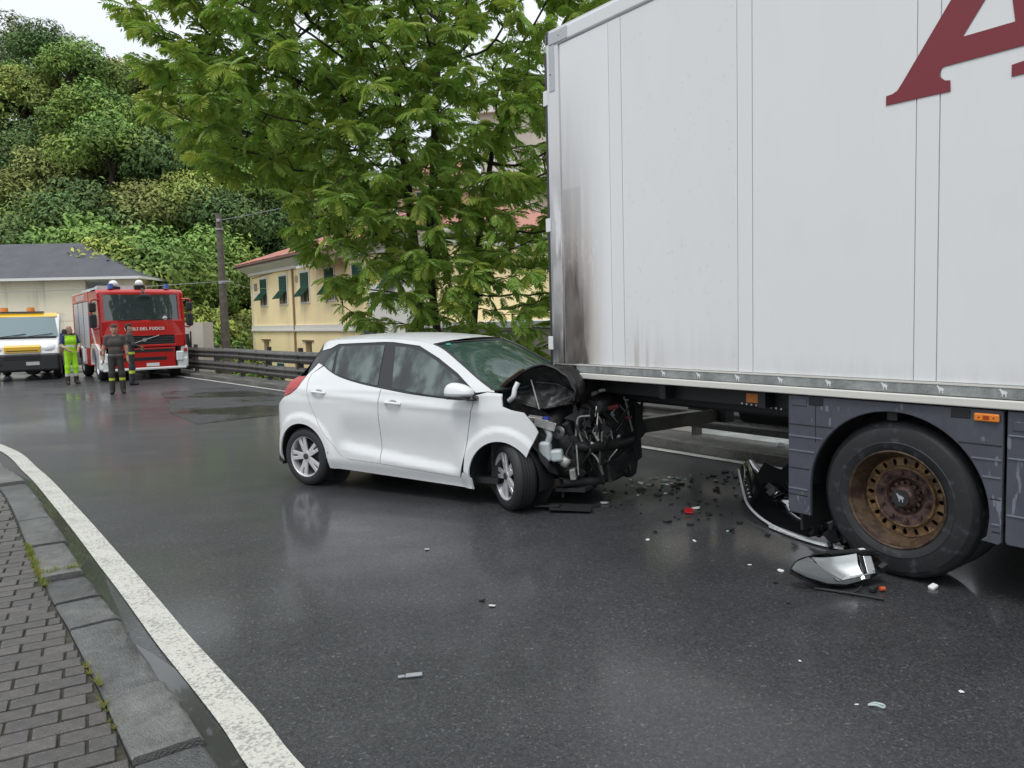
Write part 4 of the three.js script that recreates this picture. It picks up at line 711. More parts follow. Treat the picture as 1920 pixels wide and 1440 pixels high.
    const circ = (r, n = 56) => Array.from({ length: n }, (_, i) => [Math.cos(i / n * 2 * Math.PI) * r, Math.sin(i / n * 2 * Math.PI) * r]);
    mesh('rim_disc', [ex(circ(0.240), -0.006, 0.006, 0, [...holes, circ(0.185)]).translate(0, 0, s * 0.075), lathe([[0.188, s * 0.081], [0.184, s * 0.096], [0.176, s * 0.100], [0.170, s * 0.096]], 56, 'z')], M.rustYellow, w);
    mesh('rim_back', [cy(0.238, 0.238, 0.01, 0, 0, s * 0.0, 'z', 40)], M.rustHub, w);
    const hub = mesh('hub', [lathe([[0.176, s * 0.094], [0.12, s * 0.086], [0.108, s * 0.08], [0.105, s * 0.05], [0.078, s * 0.052], [0.072, s * 0.10], [0.05, s * 0.125], [0.0, s * 0.128]], 48, 'z')], M.rustHub, w);
    for (let k = 0; k < 10; k++) { const a = k / 10 * Math.PI * 2 + 0.2; mesh('wheel_nut', [cy(0.012, 0.014, 0.03, Math.cos(a) * 0.142, Math.sin(a) * 0.142, s * 0.10, 'z', 6), cy(0.006, 0.006, 0.02, Math.cos(a) * 0.142, Math.sin(a) * 0.142, s * 0.118, 'z', 6)], M.rustHub, w); }
    for (let k = 0; k < 14; k++) { const a = k / 14 * Math.PI * 2; mesh('hub_bolt', [cy(0.009, 0.011, 0.022, Math.cos(a) * 0.084, Math.sin(a) * 0.084, s * 0.07, 'z', 6)], M.rustHub, w); }
    const cap = mesh('hub_cap', [cy(0.046, 0.05, 0.016, 0, 0, s * 0.132, 'z', 28)], M.blackTrim, w);
    const bg = ex(beast.map(([a, b]) => [a * 0.04, b * 0.04]), 0, 0.002); if (s < 0) bg.rotateY(Math.PI); bg.translate(0, 0, s * 0.1415);
    mesh('animal_mark', [bg], M.aluPlain, w);
    return w;
  };
  wheel(aC[0], -1); wheel(aC[0] - 1.31, -1); wheel(aC[0], 1);
}

// ---------- broken pieces on the road ----------
M.shinyBlack = phy([0.012, 0.012, 0.014], 0.12, { clearcoat: 1 });
M.clearLens = phy([0.97, 0.98, 0.98], 0.02, { transmission: 1, thickness: 0, ior: 1.5 });
M.chrome = std([0.85, 0.86, 0.86], 0.32, { metalness: 0.8 });
M.shardWhite = std([0.75, 0.75, 0.74], 0.4);
M.shardGlass = phy([0.7, 0.78, 0.76], 0.1, { transmission: 0.5, thickness: 0 });
{
  // headlamp unit lying on its back in front of the trailer wheel: local x to the right in the lamp, y up from the road
  const [hx, , hz] = [1.62, 0, -4.02];
  const H = thing('broken_headlamp', 'torn-off car headlamp with clear lens lying in front of the trailer wheel', 'headlamp', [1.875, 0.0, -4.30], 0.16);
  const outline = smooth([[-0.275, 0.10], [-0.235, 0.145], [-0.15, 0.172], [0.0, 0.176], [0.12, 0.165], [0.2, 0.15], [0.235, 0.10], [0.2, 0.03], [0.10, -0.015], [0.0, -0.03], [-0.10, -0.015], [-0.2, 0.035], [-0.265, 0.08], [-0.275, 0.10]], 48);
  const c = [-0.02, 0.075];
  const dome = (k0, depth, z) => { const rows = []; for (let i = 0; i <= 9; i++) { const q = i / 9; rows.push(outline.map(([x, y]) => [lerp(c[0], x, Math.sin(q * Math.PI / 2) * k0), lerp(c[1], y, Math.sin(q * Math.PI / 2) * k0), z + depth * Math.cos(q * Math.PI / 2)])); } return grid(rows); };
  const tilt = (g) => g.scale(1.12, 0.95, 1).rotateX(-0.62).translate(0, 0.045, 0);
  mesh('housing', [tilt(grid([outline.map(([x, y]) => [x, y, 0.0]), outline.map(([x, y]) => [x * 0.96, lerp(c[1], y, 0.92), -0.05]), outline.map(([x, y]) => [x * 0.75 + 0.03, lerp(c[1], y, 0.65), -0.09]), outline.map(() => [0.05, c[1], -0.1])]))], M.shinyBlack, H);
  mesh('bezel', [tilt(ex([[-0.27, 0.10], [-0.23, 0.14], [-0.16, 0.163], [-0.13, 0.12], [-0.09, 0.07], [-0.02, 0.01], [0.06, 0.015], [0.16, 0.04], [0.13, 0.0], [0.0, -0.022], [-0.10, -0.008], [-0.2, 0.04], [-0.262, 0.085]], 0.0, 0.014, 0.003))], std([0.10, 0.105, 0.11], 0.25, { metalness: 0.3 }), H);
  mesh('reflector', [tilt(grid(Array.from({ length: 9 }, (_, i) => Array.from({ length: 17 }, (_, k) => { const s = -1 + 2 * k / 16, t = i / 8; const x = lerp(-0.15 + 0.10 * (1 - t), 0.10, k / 16), y = lerp(0.0, 0.155, t) + 0.0; return [x, y, 0.004 + 0.03 * (s * s) - 0.02 + 0.012 * Math.cos(t * 6)]; }))))], M.chrome, H);
  mesh('reflector_side', [tilt(ex([[0.125, 0.03], [0.175, 0.045], [0.18, 0.135], [0.135, 0.14]], 0.004, 0.02, 0.003)), tilt(ex([[-0.03, 0.003], [0.17, 0.03], [0.17, 0.04], [0.0, 0.02]], 0.012, 0.022, 0.002))], M.chrome, H);
  mesh('divider', [tilt(ex([[0.10, 0.025], [0.125, 0.03], [0.135, 0.145], [0.11, 0.15]], 0.0, 0.024, 0.003))], M.shinyBlack, H);
  mesh('lens', [tilt(dome(1, 0.045, 0.006))], M.clearLens, H);
  mesh('mounting_arm', [tube([[0.12, 0.185, -0.06], [0.2, 0.175, -0.07], [0.27, 0.16, -0.08]], 0.008, 12, 6), bx(0.3, 0.008, 0.05, 0.08, 0.195, -0.07, 0, 0.1, -0.04), bx(0.05, 0.05, 0.03, 0.25, 0.10, -0.02, 0.4, 0.3, 0.3, 0.006)], M.darkPlastic, H);
  mesh('paper_label', [bx(0.036, 0.003, 0.022, 0.15, 0.202, -0.07, 0.05, 0.1, -0.03)], M.shardWhite, H);
  mesh('bulb_socket', [cy(0.012, 0.012, 0.03, 0.17, 0.02, 0.09, 'x', 12)], std([0.55, 0.10, 0.03], 0.4), H);
  mesh('lamp_plug', [bx(0.05, 0.025, 0.03, 0.12, 0.022, 0.085, 0, 0.4, 0.1, 0.005), tube([[0.06, 0.03, 0.06], [0.0, 0.012, 0.085], [-0.08, 0.01, 0.06]], 0.006, 16, 6)], M.darkPlastic, H);
  tag(mesh('trim_strip', [tube([[1.70, 0.010, -4.30], [1.82, 0.011, -4.23], [1.93, 0.011, -4.155], [2.0, 0.012, -4.10]], 0.008, 30, 6)], M.darkPlastic), 'thin black trim strip lying beside the broken headlamp', 'trim');
  tag(mesh('paper_scrap', [bx(0.05, 0.02, 0.035, 2.362, 0.012, -4.27, 0.2, 0.5, 0.15, 0.006)], M.shardWhite), 'crumpled white scrap beside the trailer tyre', 'scrap');
}
{
  // torn bumper skin leaning against the wheel cover: a curved shell, white outside, black inside
  const B = thing('torn_bumper', 'torn white bumper skin curled beside the trailer wheel, black inside showing', 'bumper', [2.05, 0, -5.15], 0);
  const out = [], inn = [], N = 26;
  const arcB = smooth([[-0.42, 0.62, -0.86], [-0.41, 0.46, -0.74]].map(([x, y]) => [x, y]).concat([]), 2);
  const pts = [[2.05, 0.16, -6.95], [1.93, 0.10, -6.42], [1.86, 0.06, -6.04], [1.87, 0.03, -5.70], [1.94, 0.022, -5.35], [2.05, 0.02, -5.16], [2.15, 0.016, -5.06]].map(([x, y, z]) => [x - 2.05, y, z + 5.15]);
  const cv = new THREE.CatmullRomCurve3(pts.map((p) => V(...p)));
  for (let i = 0; i <= N; i++) { const p = cv.getPoint(i / N), q = i / N; const r = [], r2 = []; for (let k = 0; k <= 8; k++) { const s = k / 8, rag = 0.04 * (fbm(i * 0.6, 3, 3, 0, 44) - 0.5) * s; const w = (0.16 + 0.30 * Math.sin(Math.PI * Math.min(1, q * 1.25)) - 0.1 * q) * s; r.push([p.x + w * 0.9 + rag, p.y + 0.07 * Math.sin(s * 2.6) * (1 - q * 0.6) + 0.01 * s, p.z - w * 0.30 + 0.02 * s]); } out.push(r); inn.push(r.map(([x, y, z]) => [x + 0.012, y + 0.008, z + 0.004]).reverse()); }
  mesh('inner_skin', [grid(inn), grid(out)], M.shinyBlack, B);
  mesh('white_edge', [tube(out.map((r) => V(r[0][0] - 0.004, r[0][1], r[0][2] + 0.004)), 0.011, 60, 8)], M.white, B);
  const dashes = []; for (let k = 1; k < 8; k++) { const p = out[k]; dashes.push(bx(0.03, 0.012, 0.02, p[0][0] + 0.03, p[0][1] + 0.01, p[0][2] + 0.01, 0, 0.3, 0.9)); }
  mesh('flaked_paint', dashes, M.white, B);
  mesh('crumpled_grille', (() => { const a = []; seed = 99; for (let k = 0; k < 26; k++) a.push(bx(rr(0.02, 0.1), rr(0.006, 0.02), rr(0.02, 0.08), rr(0.02, 0.30), rr(0.04, 0.2), rr(-1.15, -0.5), rr(-1, 1), rr(-1, 1), rr(-1, 1), 0.003)); return a; })(), M.shinyBlack, B);
  mesh('torn_flap', [ex([[-0.1, 0.0], [0.22, -0.05], [0.25, 0.2], [0.12, 0.30], [0.02, 0.24], [-0.12, 0.31], [-0.22, 0.2]], 0, 0.008, 0.002).rotateX(-0.35).rotateY(0.2).translate(0.2, 0.03, -1.2)], M.darkPlastic, B);
  const S = tag(mesh('bumper_strip', (() => { const c2 = new THREE.CatmullRomCurve3([[1.86, 0.012, -5.56], [1.94, 0.012, -5.32], [2.05, 0.011, -5.10], [2.16, 0.011, -4.98]].map((p) => V(...p))); const rows = []; for (let i = 0; i <= 16; i++) { const p = c2.getPoint(i / 16); rows.push([[p.x, 0.01, p.z + 0.0], [p.x, p.y + 0.016, p.z - 0.004], [p.x + 0.02, p.y + 0.022, p.z - 0.02], [p.x + 0.05, 0.012, p.z - 0.045]]); } return [grid(rows), grid(rows.map((r) => r.slice().reverse()))]; })(), M.white), 'narrow white bumper strip lying under the torn bumper skin', 'bumper strip');
  tag(mesh('shredded_plastic', (() => { const a = []; seed = 55; for (let k = 0; k < 30; k++) a.push(bx(rr(0.02, 0.12), rr(0.004, 0.03), rr(0.02, 0.08), rr(2.06, 2.30), rr(0.01, 0.12), rr(-5.35, -5.0), rr(-1, 1), rr(-1, 1), rr(-1, 1), 0.002)); return a; })(), M.darkPlastic), 'heap of shredded black plastic against the trailer tyre', 'debris');
}
{
  // scattered shards: black plastic, glass crumbs, white chips
  seed = 4242;
  const shapes = Array.from({ length: 7 }, () => { const n = 5 + Math.floor(rnd() * 3), p = []; for (let k = 0; k < n; k++) { const a = k / n * 2 * Math.PI, r = rr(0.35, 1); p.push([Math.cos(a) * r, Math.sin(a) * r * 0.7]); } const g = ex(p, 0, 0.25, 0.05); g.rotateX(-Math.PI / 2); return merge([g]); });
  const mats = [[M.darkPlastic, 'plastic_shard', 'small jagged black plastic shard on the wet asphalt by the wreck', 'shard', 'black shards between wreck and trailer wheel'], [M.shardGlass, 'glass_shard', 'small greenish glass fragment on the wet asphalt by the wreck', 'shard', 'glass fragments by the wreck'], [M.shardWhite, 'paint_chip', 'small white chip of car body on the wet asphalt', 'chip', 'white chips on the road']];
  const drop = (x, z, s, m, y = 0.004) => { const [mat, name, label, cat, grp] = mats[m]; const o = new THREE.Mesh(shapes[Math.floor(rnd() * 7)], mat); o.castShadow = o.receiveShadow = true; o.name = numbered(name); o.position.set(x, y, z); o.scale.set(s, s * 0.8, s); o.rotation.set(rr(-0.2, 0.2), rr(0, 6.28), rr(-0.2, 0.2)); scene.add(o); tag(o, label, cat, grp); };
  for (let k = 0; k < 150; k++) { const q = rnd(), u = lerp(5.1, 3.3, q) + rr(-0.25, 0.25), n = lerp(5.1, 5.4, q) + rr(-0.9, 0.9) + (rnd() < 0.2 ? 0.5 : 0); const p = P(u, n); drop(p[0], p[2], rr(0.012, 0.03) + 0.05 * rnd() ** 3, rnd() < 0.86 ? 0 : 2 - (rnd() < 0.4)); }
  for (let k = 0; k < 22; k++) { const p = P(5.15 + rr(-0.25, 0.15), 5.35 + rr(-0.3, 0.35)); drop(p[0], p[2], rr(0.015, 0.05), 1); }
  for (const [x, z, s, m] of [[1.02, -5.55, 0.03, 0], [0.93, -5.35, 0.025, 2], [1.25, -5.3, 0.02, 2], [1.62, -4.62, 0.035, 2], [1.47, -4.75, 0.02, 2], [1.52, -4.42, 0.03, 0], [-0.62, -5.25, 0.03, 2], [-0.20, -4.26, 0.035, 0], [-0.14, -4.17, 0.03, 2], [1.36, -3.0, 0.012, 2], [1.83, -3.08, 0.02, 2], [1.28, -3.4, 0.012, 2], [-6.2, -9.0, 0.03, 2], [1.48, -4.1, 0.02, 0]]) drop(x, z, s, m);
  const strip = tag(mesh('plastic_strip', [bx(0.075, 0.008, 0.028, -0.475, 0.010, -3.35, 0.05, 0.1, 0.04, 0.003), bx(0.03, 0.007, 0.02, -0.53, 0.008, -3.34, 0, 0.3, 0, 0.002)], std([0.30, 0.31, 0.33], 0.3)), 'flat grey plastic strip lying alone on the open road', 'plastic strip');
  tag(mesh('clear_clip', [tube([[1.40, 0.008, -2.99], [1.425, 0.014, -2.975], [1.45, 0.008, -2.965], [1.46, 0.008, -2.985], [1.43, 0.010, -3.0], [1.40, 0.008, -2.99]], 0.005, 30, 6)], M.shardGlass), 'small clear plastic clip on the asphalt in the foreground', 'clip');
  const red = tag(mesh('red_lamp_shard', [ex([[-0.035, -0.02], [0.03, -0.03], [0.04, 0.02], [0.0, 0.035], [-0.03, 0.02]], 0, 0.02, 0.004).rotateX(-1.0).translate(1.375, 0.02, -6.02)], std([0.32, 0.012, 0.015], 0.3)), 'red lamp fragment among the shards by the wreck', 'shard');
  tag(mesh('white_fragment', [ex([[-0.06, 0], [0.05, 0.0], [0.03, 0.04], [-0.02, 0.05]], 0, 0.03, 0.006).translate(...P(5.0, 7.3, 0.116))], M.shardWhite), 'white plastic fragment on the concrete edge strip under the guard rail', 'fragment');
}

// ---------- guard rail, pole ----------
const galvMap = tex(512, 512, (x, y) => { const a = fbm(x * 7, y * 7, 5, 7, 201), s = fbm(x * 40, y * 2, 3, 40, 202); const v = 0.40 + 0.16 * (a - 0.5) - 0.12 * ss(0.55, 0.8, s); return [v * 1.0, v * 0.985, v * 0.96]; }, true);
M.galv = std([1, 1, 1], 0.5, { metalness: 0.35, map: rep(galvMap, 0.6) });
M.galvDark = std([0.55, 0.53, 0.5], 0.65, { map: rep(galvMap, 1) });
{
  const G = thing('guard_rail', 'double grey steel guard rail on posts along the far road edge', 'guard rail', [0, 0, 0]);
  const prof = [[0.0, -0.15], [0.012, -0.145], [0.02, -0.125], [0.075, -0.085], [0.08, -0.06], [0.075, -0.045], [0.012, -0.012], [0.012, 0.012], [0.075, 0.045], [0.08, 0.06], [0.075, 0.085], [0.02, 0.125], [0.012, 0.145], [0.0, 0.15]];
  for (let k = 0; k < 10; k++) {
    const u0 = -6 + k * 4, u1 = u0 + 4.02;
    for (const yc of [0.75, 0.365]) {
      const rows = []; for (let i = 0; i <= 6; i++) { const u = lerp(u0, u1, i / 6), wob = 0.012 * Math.sin(u * 1.7 + yc * 9); const lift = (k % 2) * 0.003; rows.push(prof.map(([d, y]) => P(u, edgeN(u) + 0.60 - d - lift + wob, yc + y + 0.008 * Math.sin(u * 0.9)))); }
      mesh('rail_beam', [grid(rows.map((r) => r.slice().reverse())), grid(rows.map((r) => r.map((p) => [p[0] + 0.004, p[1], p[2] - 0.003])))], M.galv, G);
    }
    for (const du of [0.2, 2.2]) { const u = u0 + du, n = edgeN(u) + 0.66; const p = P(u, n); const g = bx(0.07, 0.93, 0.11, 0, 0.52, 0, 0, RT, 0); const s = bx(0.06, 0.52, 0.10, 0, 0.58, 0, 0, RT, 0); const q = P(0, -0.06); g.translate(p[0], 0, p[2]); s.translate(p[0] + q[0], 0, p[2] + q[2]); mesh('post', [g, s], M.galvDark, G); }
  }
}
M.poleConcrete = std([0.30, 0.27, 0.23], 0.85, { map: rep(stoneMap, 1.5) }); M.poleConcrete.color.setRGB(1.15, 1.0, 0.85);
{
  const D = 27, base = [-10.0, 0.0, -27], top = [-9.93, 5.48, -27];
  const U = thing('utility_pole', 'weathered concrete utility pole behind the guard rail', 'pole', base);
  mesh('shaft', [rod([0, -0.4, 0], [-0.03, 5.45, 0], 0.16, 0.10, 12)], M.poleConcrete, U);
  for (const y of [3.05, 4.9]) mesh('band', [cy(0.135, 0.135, 0.05, -0.02, y, 0)], M.steel, U);
  mesh('insulator', [bx(0.4, 0.04, 0.05, 0.1, 3.1, 0.1), cy(0.03, 0.03, 0.08, 0.28, 3.16, 0.1), bx(0.1, 0.1, 0.1, 0, 5.2, 0.12)], M.steel, U);
  const wire = (a, b, sag, label) => { const pts = []; for (let i = 0; i <= 14; i++) { const k = i / 14; pts.push([lerp(a[0], b[0], k), lerp(a[1], b[1], k) - sag * 4 * k * (1 - k), lerp(a[2], b[2], k)]); } tag(mesh('overhead_wire', [tube(pts, 0.012, 28, 5)], std([0.25, 0.25, 0.26], 0.5)), label, 'wire', 'overhead wires'); };
  wire([-9.98, 3.1, -26.9], [-26, 3.35, -34], 0.12, 'overhead wire from the pole towards the beige building');
  wire([-9.95, 5.2, -26.9], [-2.5, 5.75, -22], 0.1, 'overhead wire from the pole top into the tall tree');
  wire([-9.98, 3.14, -26.9], [-11.8, 3.3, -37.5], 0.1, 'overhead wire from the pole to the yellow house');
}

// ---------- fire engine, roadside van, parked white car ----------
M.fireRed = phy([0.46, 0.008, 0.006], 0.35, { clearcoat: 0.6, clearcoatRoughness: 0.08 });
M.vehWhite = phy([0.78, 0.78, 0.78], 0.3, { clearcoat: 0.8 });
M.shutter = std([0.55, 0.57, 0.60], 0.4, { metalness: 0.3 });
M.vGlass = phy([0.10, 0.13, 0.14], 0.03, { transmission: 0.6, thickness: 0, ior: 2.0 });
M.lampGlass = phy([0.75, 0.78, 0.8], 0.1, { clearcoat: 1 });
M.blueLamp = phy([0.03, 0.08, 0.35], 0.15, { clearcoat: 1 });
M.vanYellow = phy([0.80, 0.48, 0.02], 0.3, { clearcoat: 0.8 });
M.vehTyre = std([0.022, 0.022, 0.023], 0.65);
M.tealGlass = phy([0.25, 0.34, 0.36], 0.06, { transmission: 0.3, thickness: 0 });
function textGeo(str, size, depth) { const g = new TextGeometry(str, { font, size, depth, curveSegments: 3, bevelEnabled: false }); g.computeBoundingBox(); const b = g.boundingBox; g.translate(-(b.min.x + b.max.x) / 2, -(b.min.y + b.max.y) / 2, 0); return g; }
function simpleWheel(parent, x, z, R, w, side, hubMat) {
  const g = sub(parent, 'wheel', [x, R, z]);
  mesh('tyre', [toCreasedNormals(lathe([[R * 0.6, -w / 2], [R * 0.85, -w / 2 - 0.01], [R * 0.96, -w / 2 + 0.02], [R, -w / 2 + 0.05], [R, w / 2 - 0.05], [R * 0.96, w / 2 - 0.02], [R * 0.85, w / 2 + 0.01], [R * 0.6, w / 2]], 36, 'z'), 0.6)], M.vehTyre, g);
  mesh('rim', [lathe([[R * 0.62, side * w / 2], [R * 0.58, side * (w / 2 - 0.02)], [R * 0.52, side * (w / 2 - 0.10)], [R * 0.3, side * (w / 2 - 0.07)], [R * 0.26, side * (w / 2 + 0.0)], [0, side * (w / 2 + 0.01)]], 28, 'z')], hubMat, g);
  return g;
}
{
  const F = thing('fire_engine', 'red and white fire engine with silver lockers parked facing the crash', 'fire engine', P(25.3, 4.83), RT + Math.PI);
  const T = (n, g, m, o) => mesh(n, g, m, F, o);
  const front = [[-1.75, 2.74], [-0.16, 2.74], [-0.10, 2.66], [0.0, 1.76], [0.02, 0.98], [0.02, 0.72], [-1.75, 0.72]];
  // cab shell: side cheeks, roof, front below the screen
  const side = (pts) => ex(pts, -0.02, 0.02, 0.008);
  const cheek = [[-1.75, 2.70], [-0.30, 2.70], [-0.14, 2.62], [-0.03, 1.80], [0.0, 1.0], [-0.30, 0.98], [-0.42, 1.06], [-1.55, 1.06], [-1.75, 0.9]];
  const win = [[-1.45, 2.45], [-0.40, 2.45], [-0.26, 1.85], [-0.45, 1.62], [-1.45, 1.72]];
  for (const s of [1, -1]) {
    T('cab_side', [ex(cheek, -0.02, 0.02, 0.006, [win]).translate(0, 0, s * 1.17)], M.fireRed);
    T('cab_window', [ex(win, -0.004, 0.004).translate(0, 0, s * 1.165)], M.vGlass);
    T('white_wing', [ex([[-0.02, 0.36], [-0.02, 0.96], [-0.25, 1.04], [-0.55, 1.12], [-1.35, 1.12], [-1.62, 0.9], [-1.62, 0.5], [-1.50, 0.48], ...arc(-1.0, 0.45, 0.53, 175, 5, 14).map(([x, y]) => [x, y]), [-0.44, 0.36]], -0.10, 0.10, 0.02).translate(0, 0, s * 1.14)], M.vehWhite);
    T('white_stripe', [ex([[-1.70, 1.75], [-1.40, 1.62], [-0.70, 1.10], [-1.0, 1.10]], 0, 0.006).translate(0, 0, s * 1.192 - (s < 0 ? 0.006 : 0))], M.vehWhite);
    for (const [y0, y1] of [[2.06, 2.34], [1.60, 2.0]]) T('wing_mirror', [bx(0.14, y1 - y0, 0.2, -0.02, (y0 + y1) / 2, s * 1.34, 0, 0, 0, 0.05)], M.blackTrim);
    T('mirror_arm', [tube([[-0.1, 2.42, s * 1.15], [0.0, 2.40, s * 1.36], [-0.02, 2.0, s * 1.38], [-0.02, 1.58, s * 1.34], [-0.08, 1.6, s * 1.16]], 0.025, 30, 6)], M.fireRed);
    T('headlamp', [bx(0.08, 0.30, 0.22, 0.055, 0.68, s * 0.98, 0, 0, 0, 0.04)], M.lampGlass);
    T('indicator', [bx(0.06, 0.12, 0.10, 0.0, 0.86, s * 1.16, 0, 0, 0, 0.02)], std([0.45, 0.03, 0.02], 0.3));
    T('beacon', [cy(0.07, 0.085, 0.15, -0.35, 2.83, s * 0.78, 'y', 20)], M.blueLamp);
    T('bumper_corner', [bx(0.30, 0.34, 0.30, -0.09, 0.48, s * 1.08, 0, 0, 0, 0.08)], M.vehWhite);
    // roller-shutter lockers behind the cab
    T('body_side', [bb(-5.5, -1.85, 2.45, 2.72, s * 1.19, s * 1.10), bb(-5.5, -5.32, 0.6, 2.45, s * 1.19, s * 1.10), bb(-2.0, -1.85, 0.75, 2.45, s * 1.19, s * 1.10), bb(-3.3, -1.85, 0.42, 0.95, s * 1.185, s * 1.10), bb(-5.5, -4.65, 0.6, 0.95, s * 1.185, s * 1.10)], M.fireRed);
    for (const [a, b] of [[-5.30, -4.25], [-4.22, -3.15], [-3.12, -2.02]]) { const g = [bb(a, b, 0.96, 2.43, s * 1.17, s * 1.13)]; for (let k = 0; k < 14; k++) g.push(bb(a + 0.01, b - 0.01, 0.98 + k * 0.104, 1.072 + k * 0.104, s * 1.178, s * 1.16)); T('roller_shutter', g, M.shutter); T('shutter_edge', [bb(b + 0.005, b + 0.03, 0.96, 2.43, s * 1.185, s * 1.16)], M.blackTrim); }
    T('white_skirt', [bb(-3.35, -2.9, 0.45, 0.95, s * 1.20, s * 1.12), ex([[-4.65, 0.52], [-4.65, 0.95], [-3.35, 0.95], [-3.35, 0.52], ...arc(-4.0, 0.47, 0.55, 5, 175, 14)], 0, 0.05).translate(0, 0, s * 1.18 - (s < 0 ? 0.05 : 0))], M.vehWhite);
    simpleWheel(F, -1.0, s * 1.02, 0.455, 0.26, s, M.shutter); simpleWheel(F, -4.0, s * 1.02, 0.455, 0.26, s, M.shutter);
  }
  T('body_core', [bb(-5.45, -1.8, 0.75, 2.70, -1.09, 1.09), bb(-5.4, -0.2, 0.5, 0.75, -0.55, 0.55)], M.fireRed);
  T('body_roof', [bb(-5.5, -1.82, 2.72, 2.76, -1.19, 1.19, 0.01)], M.vehWhite);
  T('cab_rear', [bb(-1.78, -1.70, 0.8, 2.72, -1.15, 1.15)], M.chassis);
  T('cab_roof', [grid([[-1.78, 2.72], [-1.0, 2.755], [-0.35, 2.745], [-0.20, 2.70], [-0.14, 2.60]].map(([x, y]) => Array.from({ length: 13 }, (_, k) => { const s = -1 + k / 6; return [x - 0.05 * s ** 4, y - 0.02 * s ** 4, -s * 1.18]; })))], M.fireRed);
  const face = (pts, half, bow = 0.06) => grid(pts.map(([x, y, w]) => Array.from({ length: 15 }, (_, k) => { const s = -1 + k / 7; return [x - bow * Math.abs(s) ** 3.5, y, -s * (w || half)]; })));
  T('windscreen', [face([[-0.135, 2.585], [-0.085, 2.2], [-0.028, 1.775]], 1.06)], M.vGlass);
  T('screen_surround', [face([[-0.14, 2.64], [-0.13, 2.575]], 1.15), face([[-0.022, 1.80], [0.0, 1.72]], 1.15), ...[1, -1].map((s) => grid([[-0.13, 2.62], [-0.02, 1.76]].map(([x, y]) => [[x - 0.075, y, s * 1.17], [x - 0.035, y, s * 1.03]].sort((a, b) => s * (b[2] - a[2])))))], M.fireRed);
  T('front_panel', [face([[0.002, 1.74], [0.02, 1.5], [0.03, 1.34]], 1.16), face([[0.02, 1.345], [0.03, 1.345], [0.03, 1.335]], 1.0), bb(-0.2, -0.02, 0.98, 1.76, -1.12, 1.12)], M.fireRed);
  T('front_cheek', [bb(-0.05, 0.02, 0.98, 1.35, 0.86, 1.13, 0.02), bb(-0.05, 0.02, 0.98, 1.35, -1.13, -0.86, 0.02), bb(-0.05, 0.035, 0.98, 1.06, -0.9, 0.9, 0.02)], M.fireRed);
  T('grille', [bb(-0.06, 0.0, 1.05, 1.34, -0.87, 0.87)], M.blackTrim);
  for (let k = 0; k < 3; k++) T('grille_slat', [bb(-0.02, 0.018, 1.09 + k * 0.08, 1.115 + k * 0.08, -0.85, 0.85, 0.008)], M.alloyDark);
  T('grille_bar', [rod([0.03, 1.07, 0.42], [0.03, 1.33, -0.42], 0.014), cy(0.06, 0.06, 0.02, 0.03, 1.2, 0, 'x', 20)], M.steel);
  T('lower_panel', [bb(-0.1, 0.03, 0.36, 0.96, -0.86, 0.86, 0.03)], M.fireRed);
  T('air_slot', [bb(0.0, 0.036, 0.83, 0.92, -0.8, 0.8), bb(0.0, 0.036, 0.58, 0.68, -0.6, 0.6)], M.blackTrim);
  T('number_plate', [bb(0.03, 0.042, 0.40, 0.50, -0.38, -0.02)], M.vehWhite);
  T('bumper', [bb(-0.08, 0.07, 0.29, 0.37, -1.16, 1.16, 0.03)], M.vehWhite);
  const tx = textGeo('VIGILI DEL FUOCO', 0.092, 0.006); tx.rotateY(Math.PI / 2); tx.translate(0.022, 1.54, -0.02); T('white_lettering', [tx], M.vehWhite);
  const ts = textGeo('VIGILI DEL FUOCO', 0.15, 0.006); ts.translate(-3.6, 2.585, 1.192); T('white_lettering', [ts], M.vehWhite);
  T('wiper', [rod([-0.0, 1.80, 0.7], [-0.01, 1.84, 0.05], 0.012), rod([-0.0, 1.80, -0.2], [-0.01, 1.84, -0.8], 0.012)], M.blackTrim);
  T('front_mirror', [bx(0.1, 0.12, 0.3, 0.12, 2.50, -0.05, 0, 0, 0, 0.03), rod([0.08, 2.56, -0.1], [-0.15, 2.76, -0.02], 0.018), rod([0.08, 2.56, 0.02], [-0.15, 2.76, -0.08], 0.018)], M.blackTrim);
  T('roof_lamp', [sp(0.13, -0.55, 2.90, 0.66, 1, 0.9, 1), sp(0.12, -0.4, 2.92, -0.02, 1, 0.9, 1)], M.vehWhite);
  T('roof_lamp_base', [bb(-0.7, -0.4, 2.74, 2.82, 0.5, 0.8), bb(-0.5, -0.3, 2.74, 2.86, -0.16, 0.12)], M.blackTrim);
  T('roof_ladder', [rod([-1.8, 2.86, 0.5], [-5.2, 2.86, 0.5], 0.03), rod([-1.8, 2.86, 0.9], [-5.2, 2.86, 0.9], 0.03), bb(-2.4, -1.9, 2.76, 2.92, -0.2, 0.9)], M.shutter);
  T('cab_interior', [bx(0.5, 0.9, 0.5, -1.2, 1.7, 0.5, 0, 0, 0, 0.08), bx(0.5, 0.9, 0.5, -1.2, 1.7, -0.5, 0, 0, 0, 0.08), bb(-0.6, -0.12, 1.3, 1.74, -1.1, 1.1)], M.seat);
  T('screen_disc', [cy(0.07, 0.07, 0.006, -0.03, 1.85, -0.62, 'x', 18)], M.vehWhite);
  T('chassis', [bb(-5.4, -0.1, 0.42, 0.62, -0.45, 0.45)], M.chassis);
}
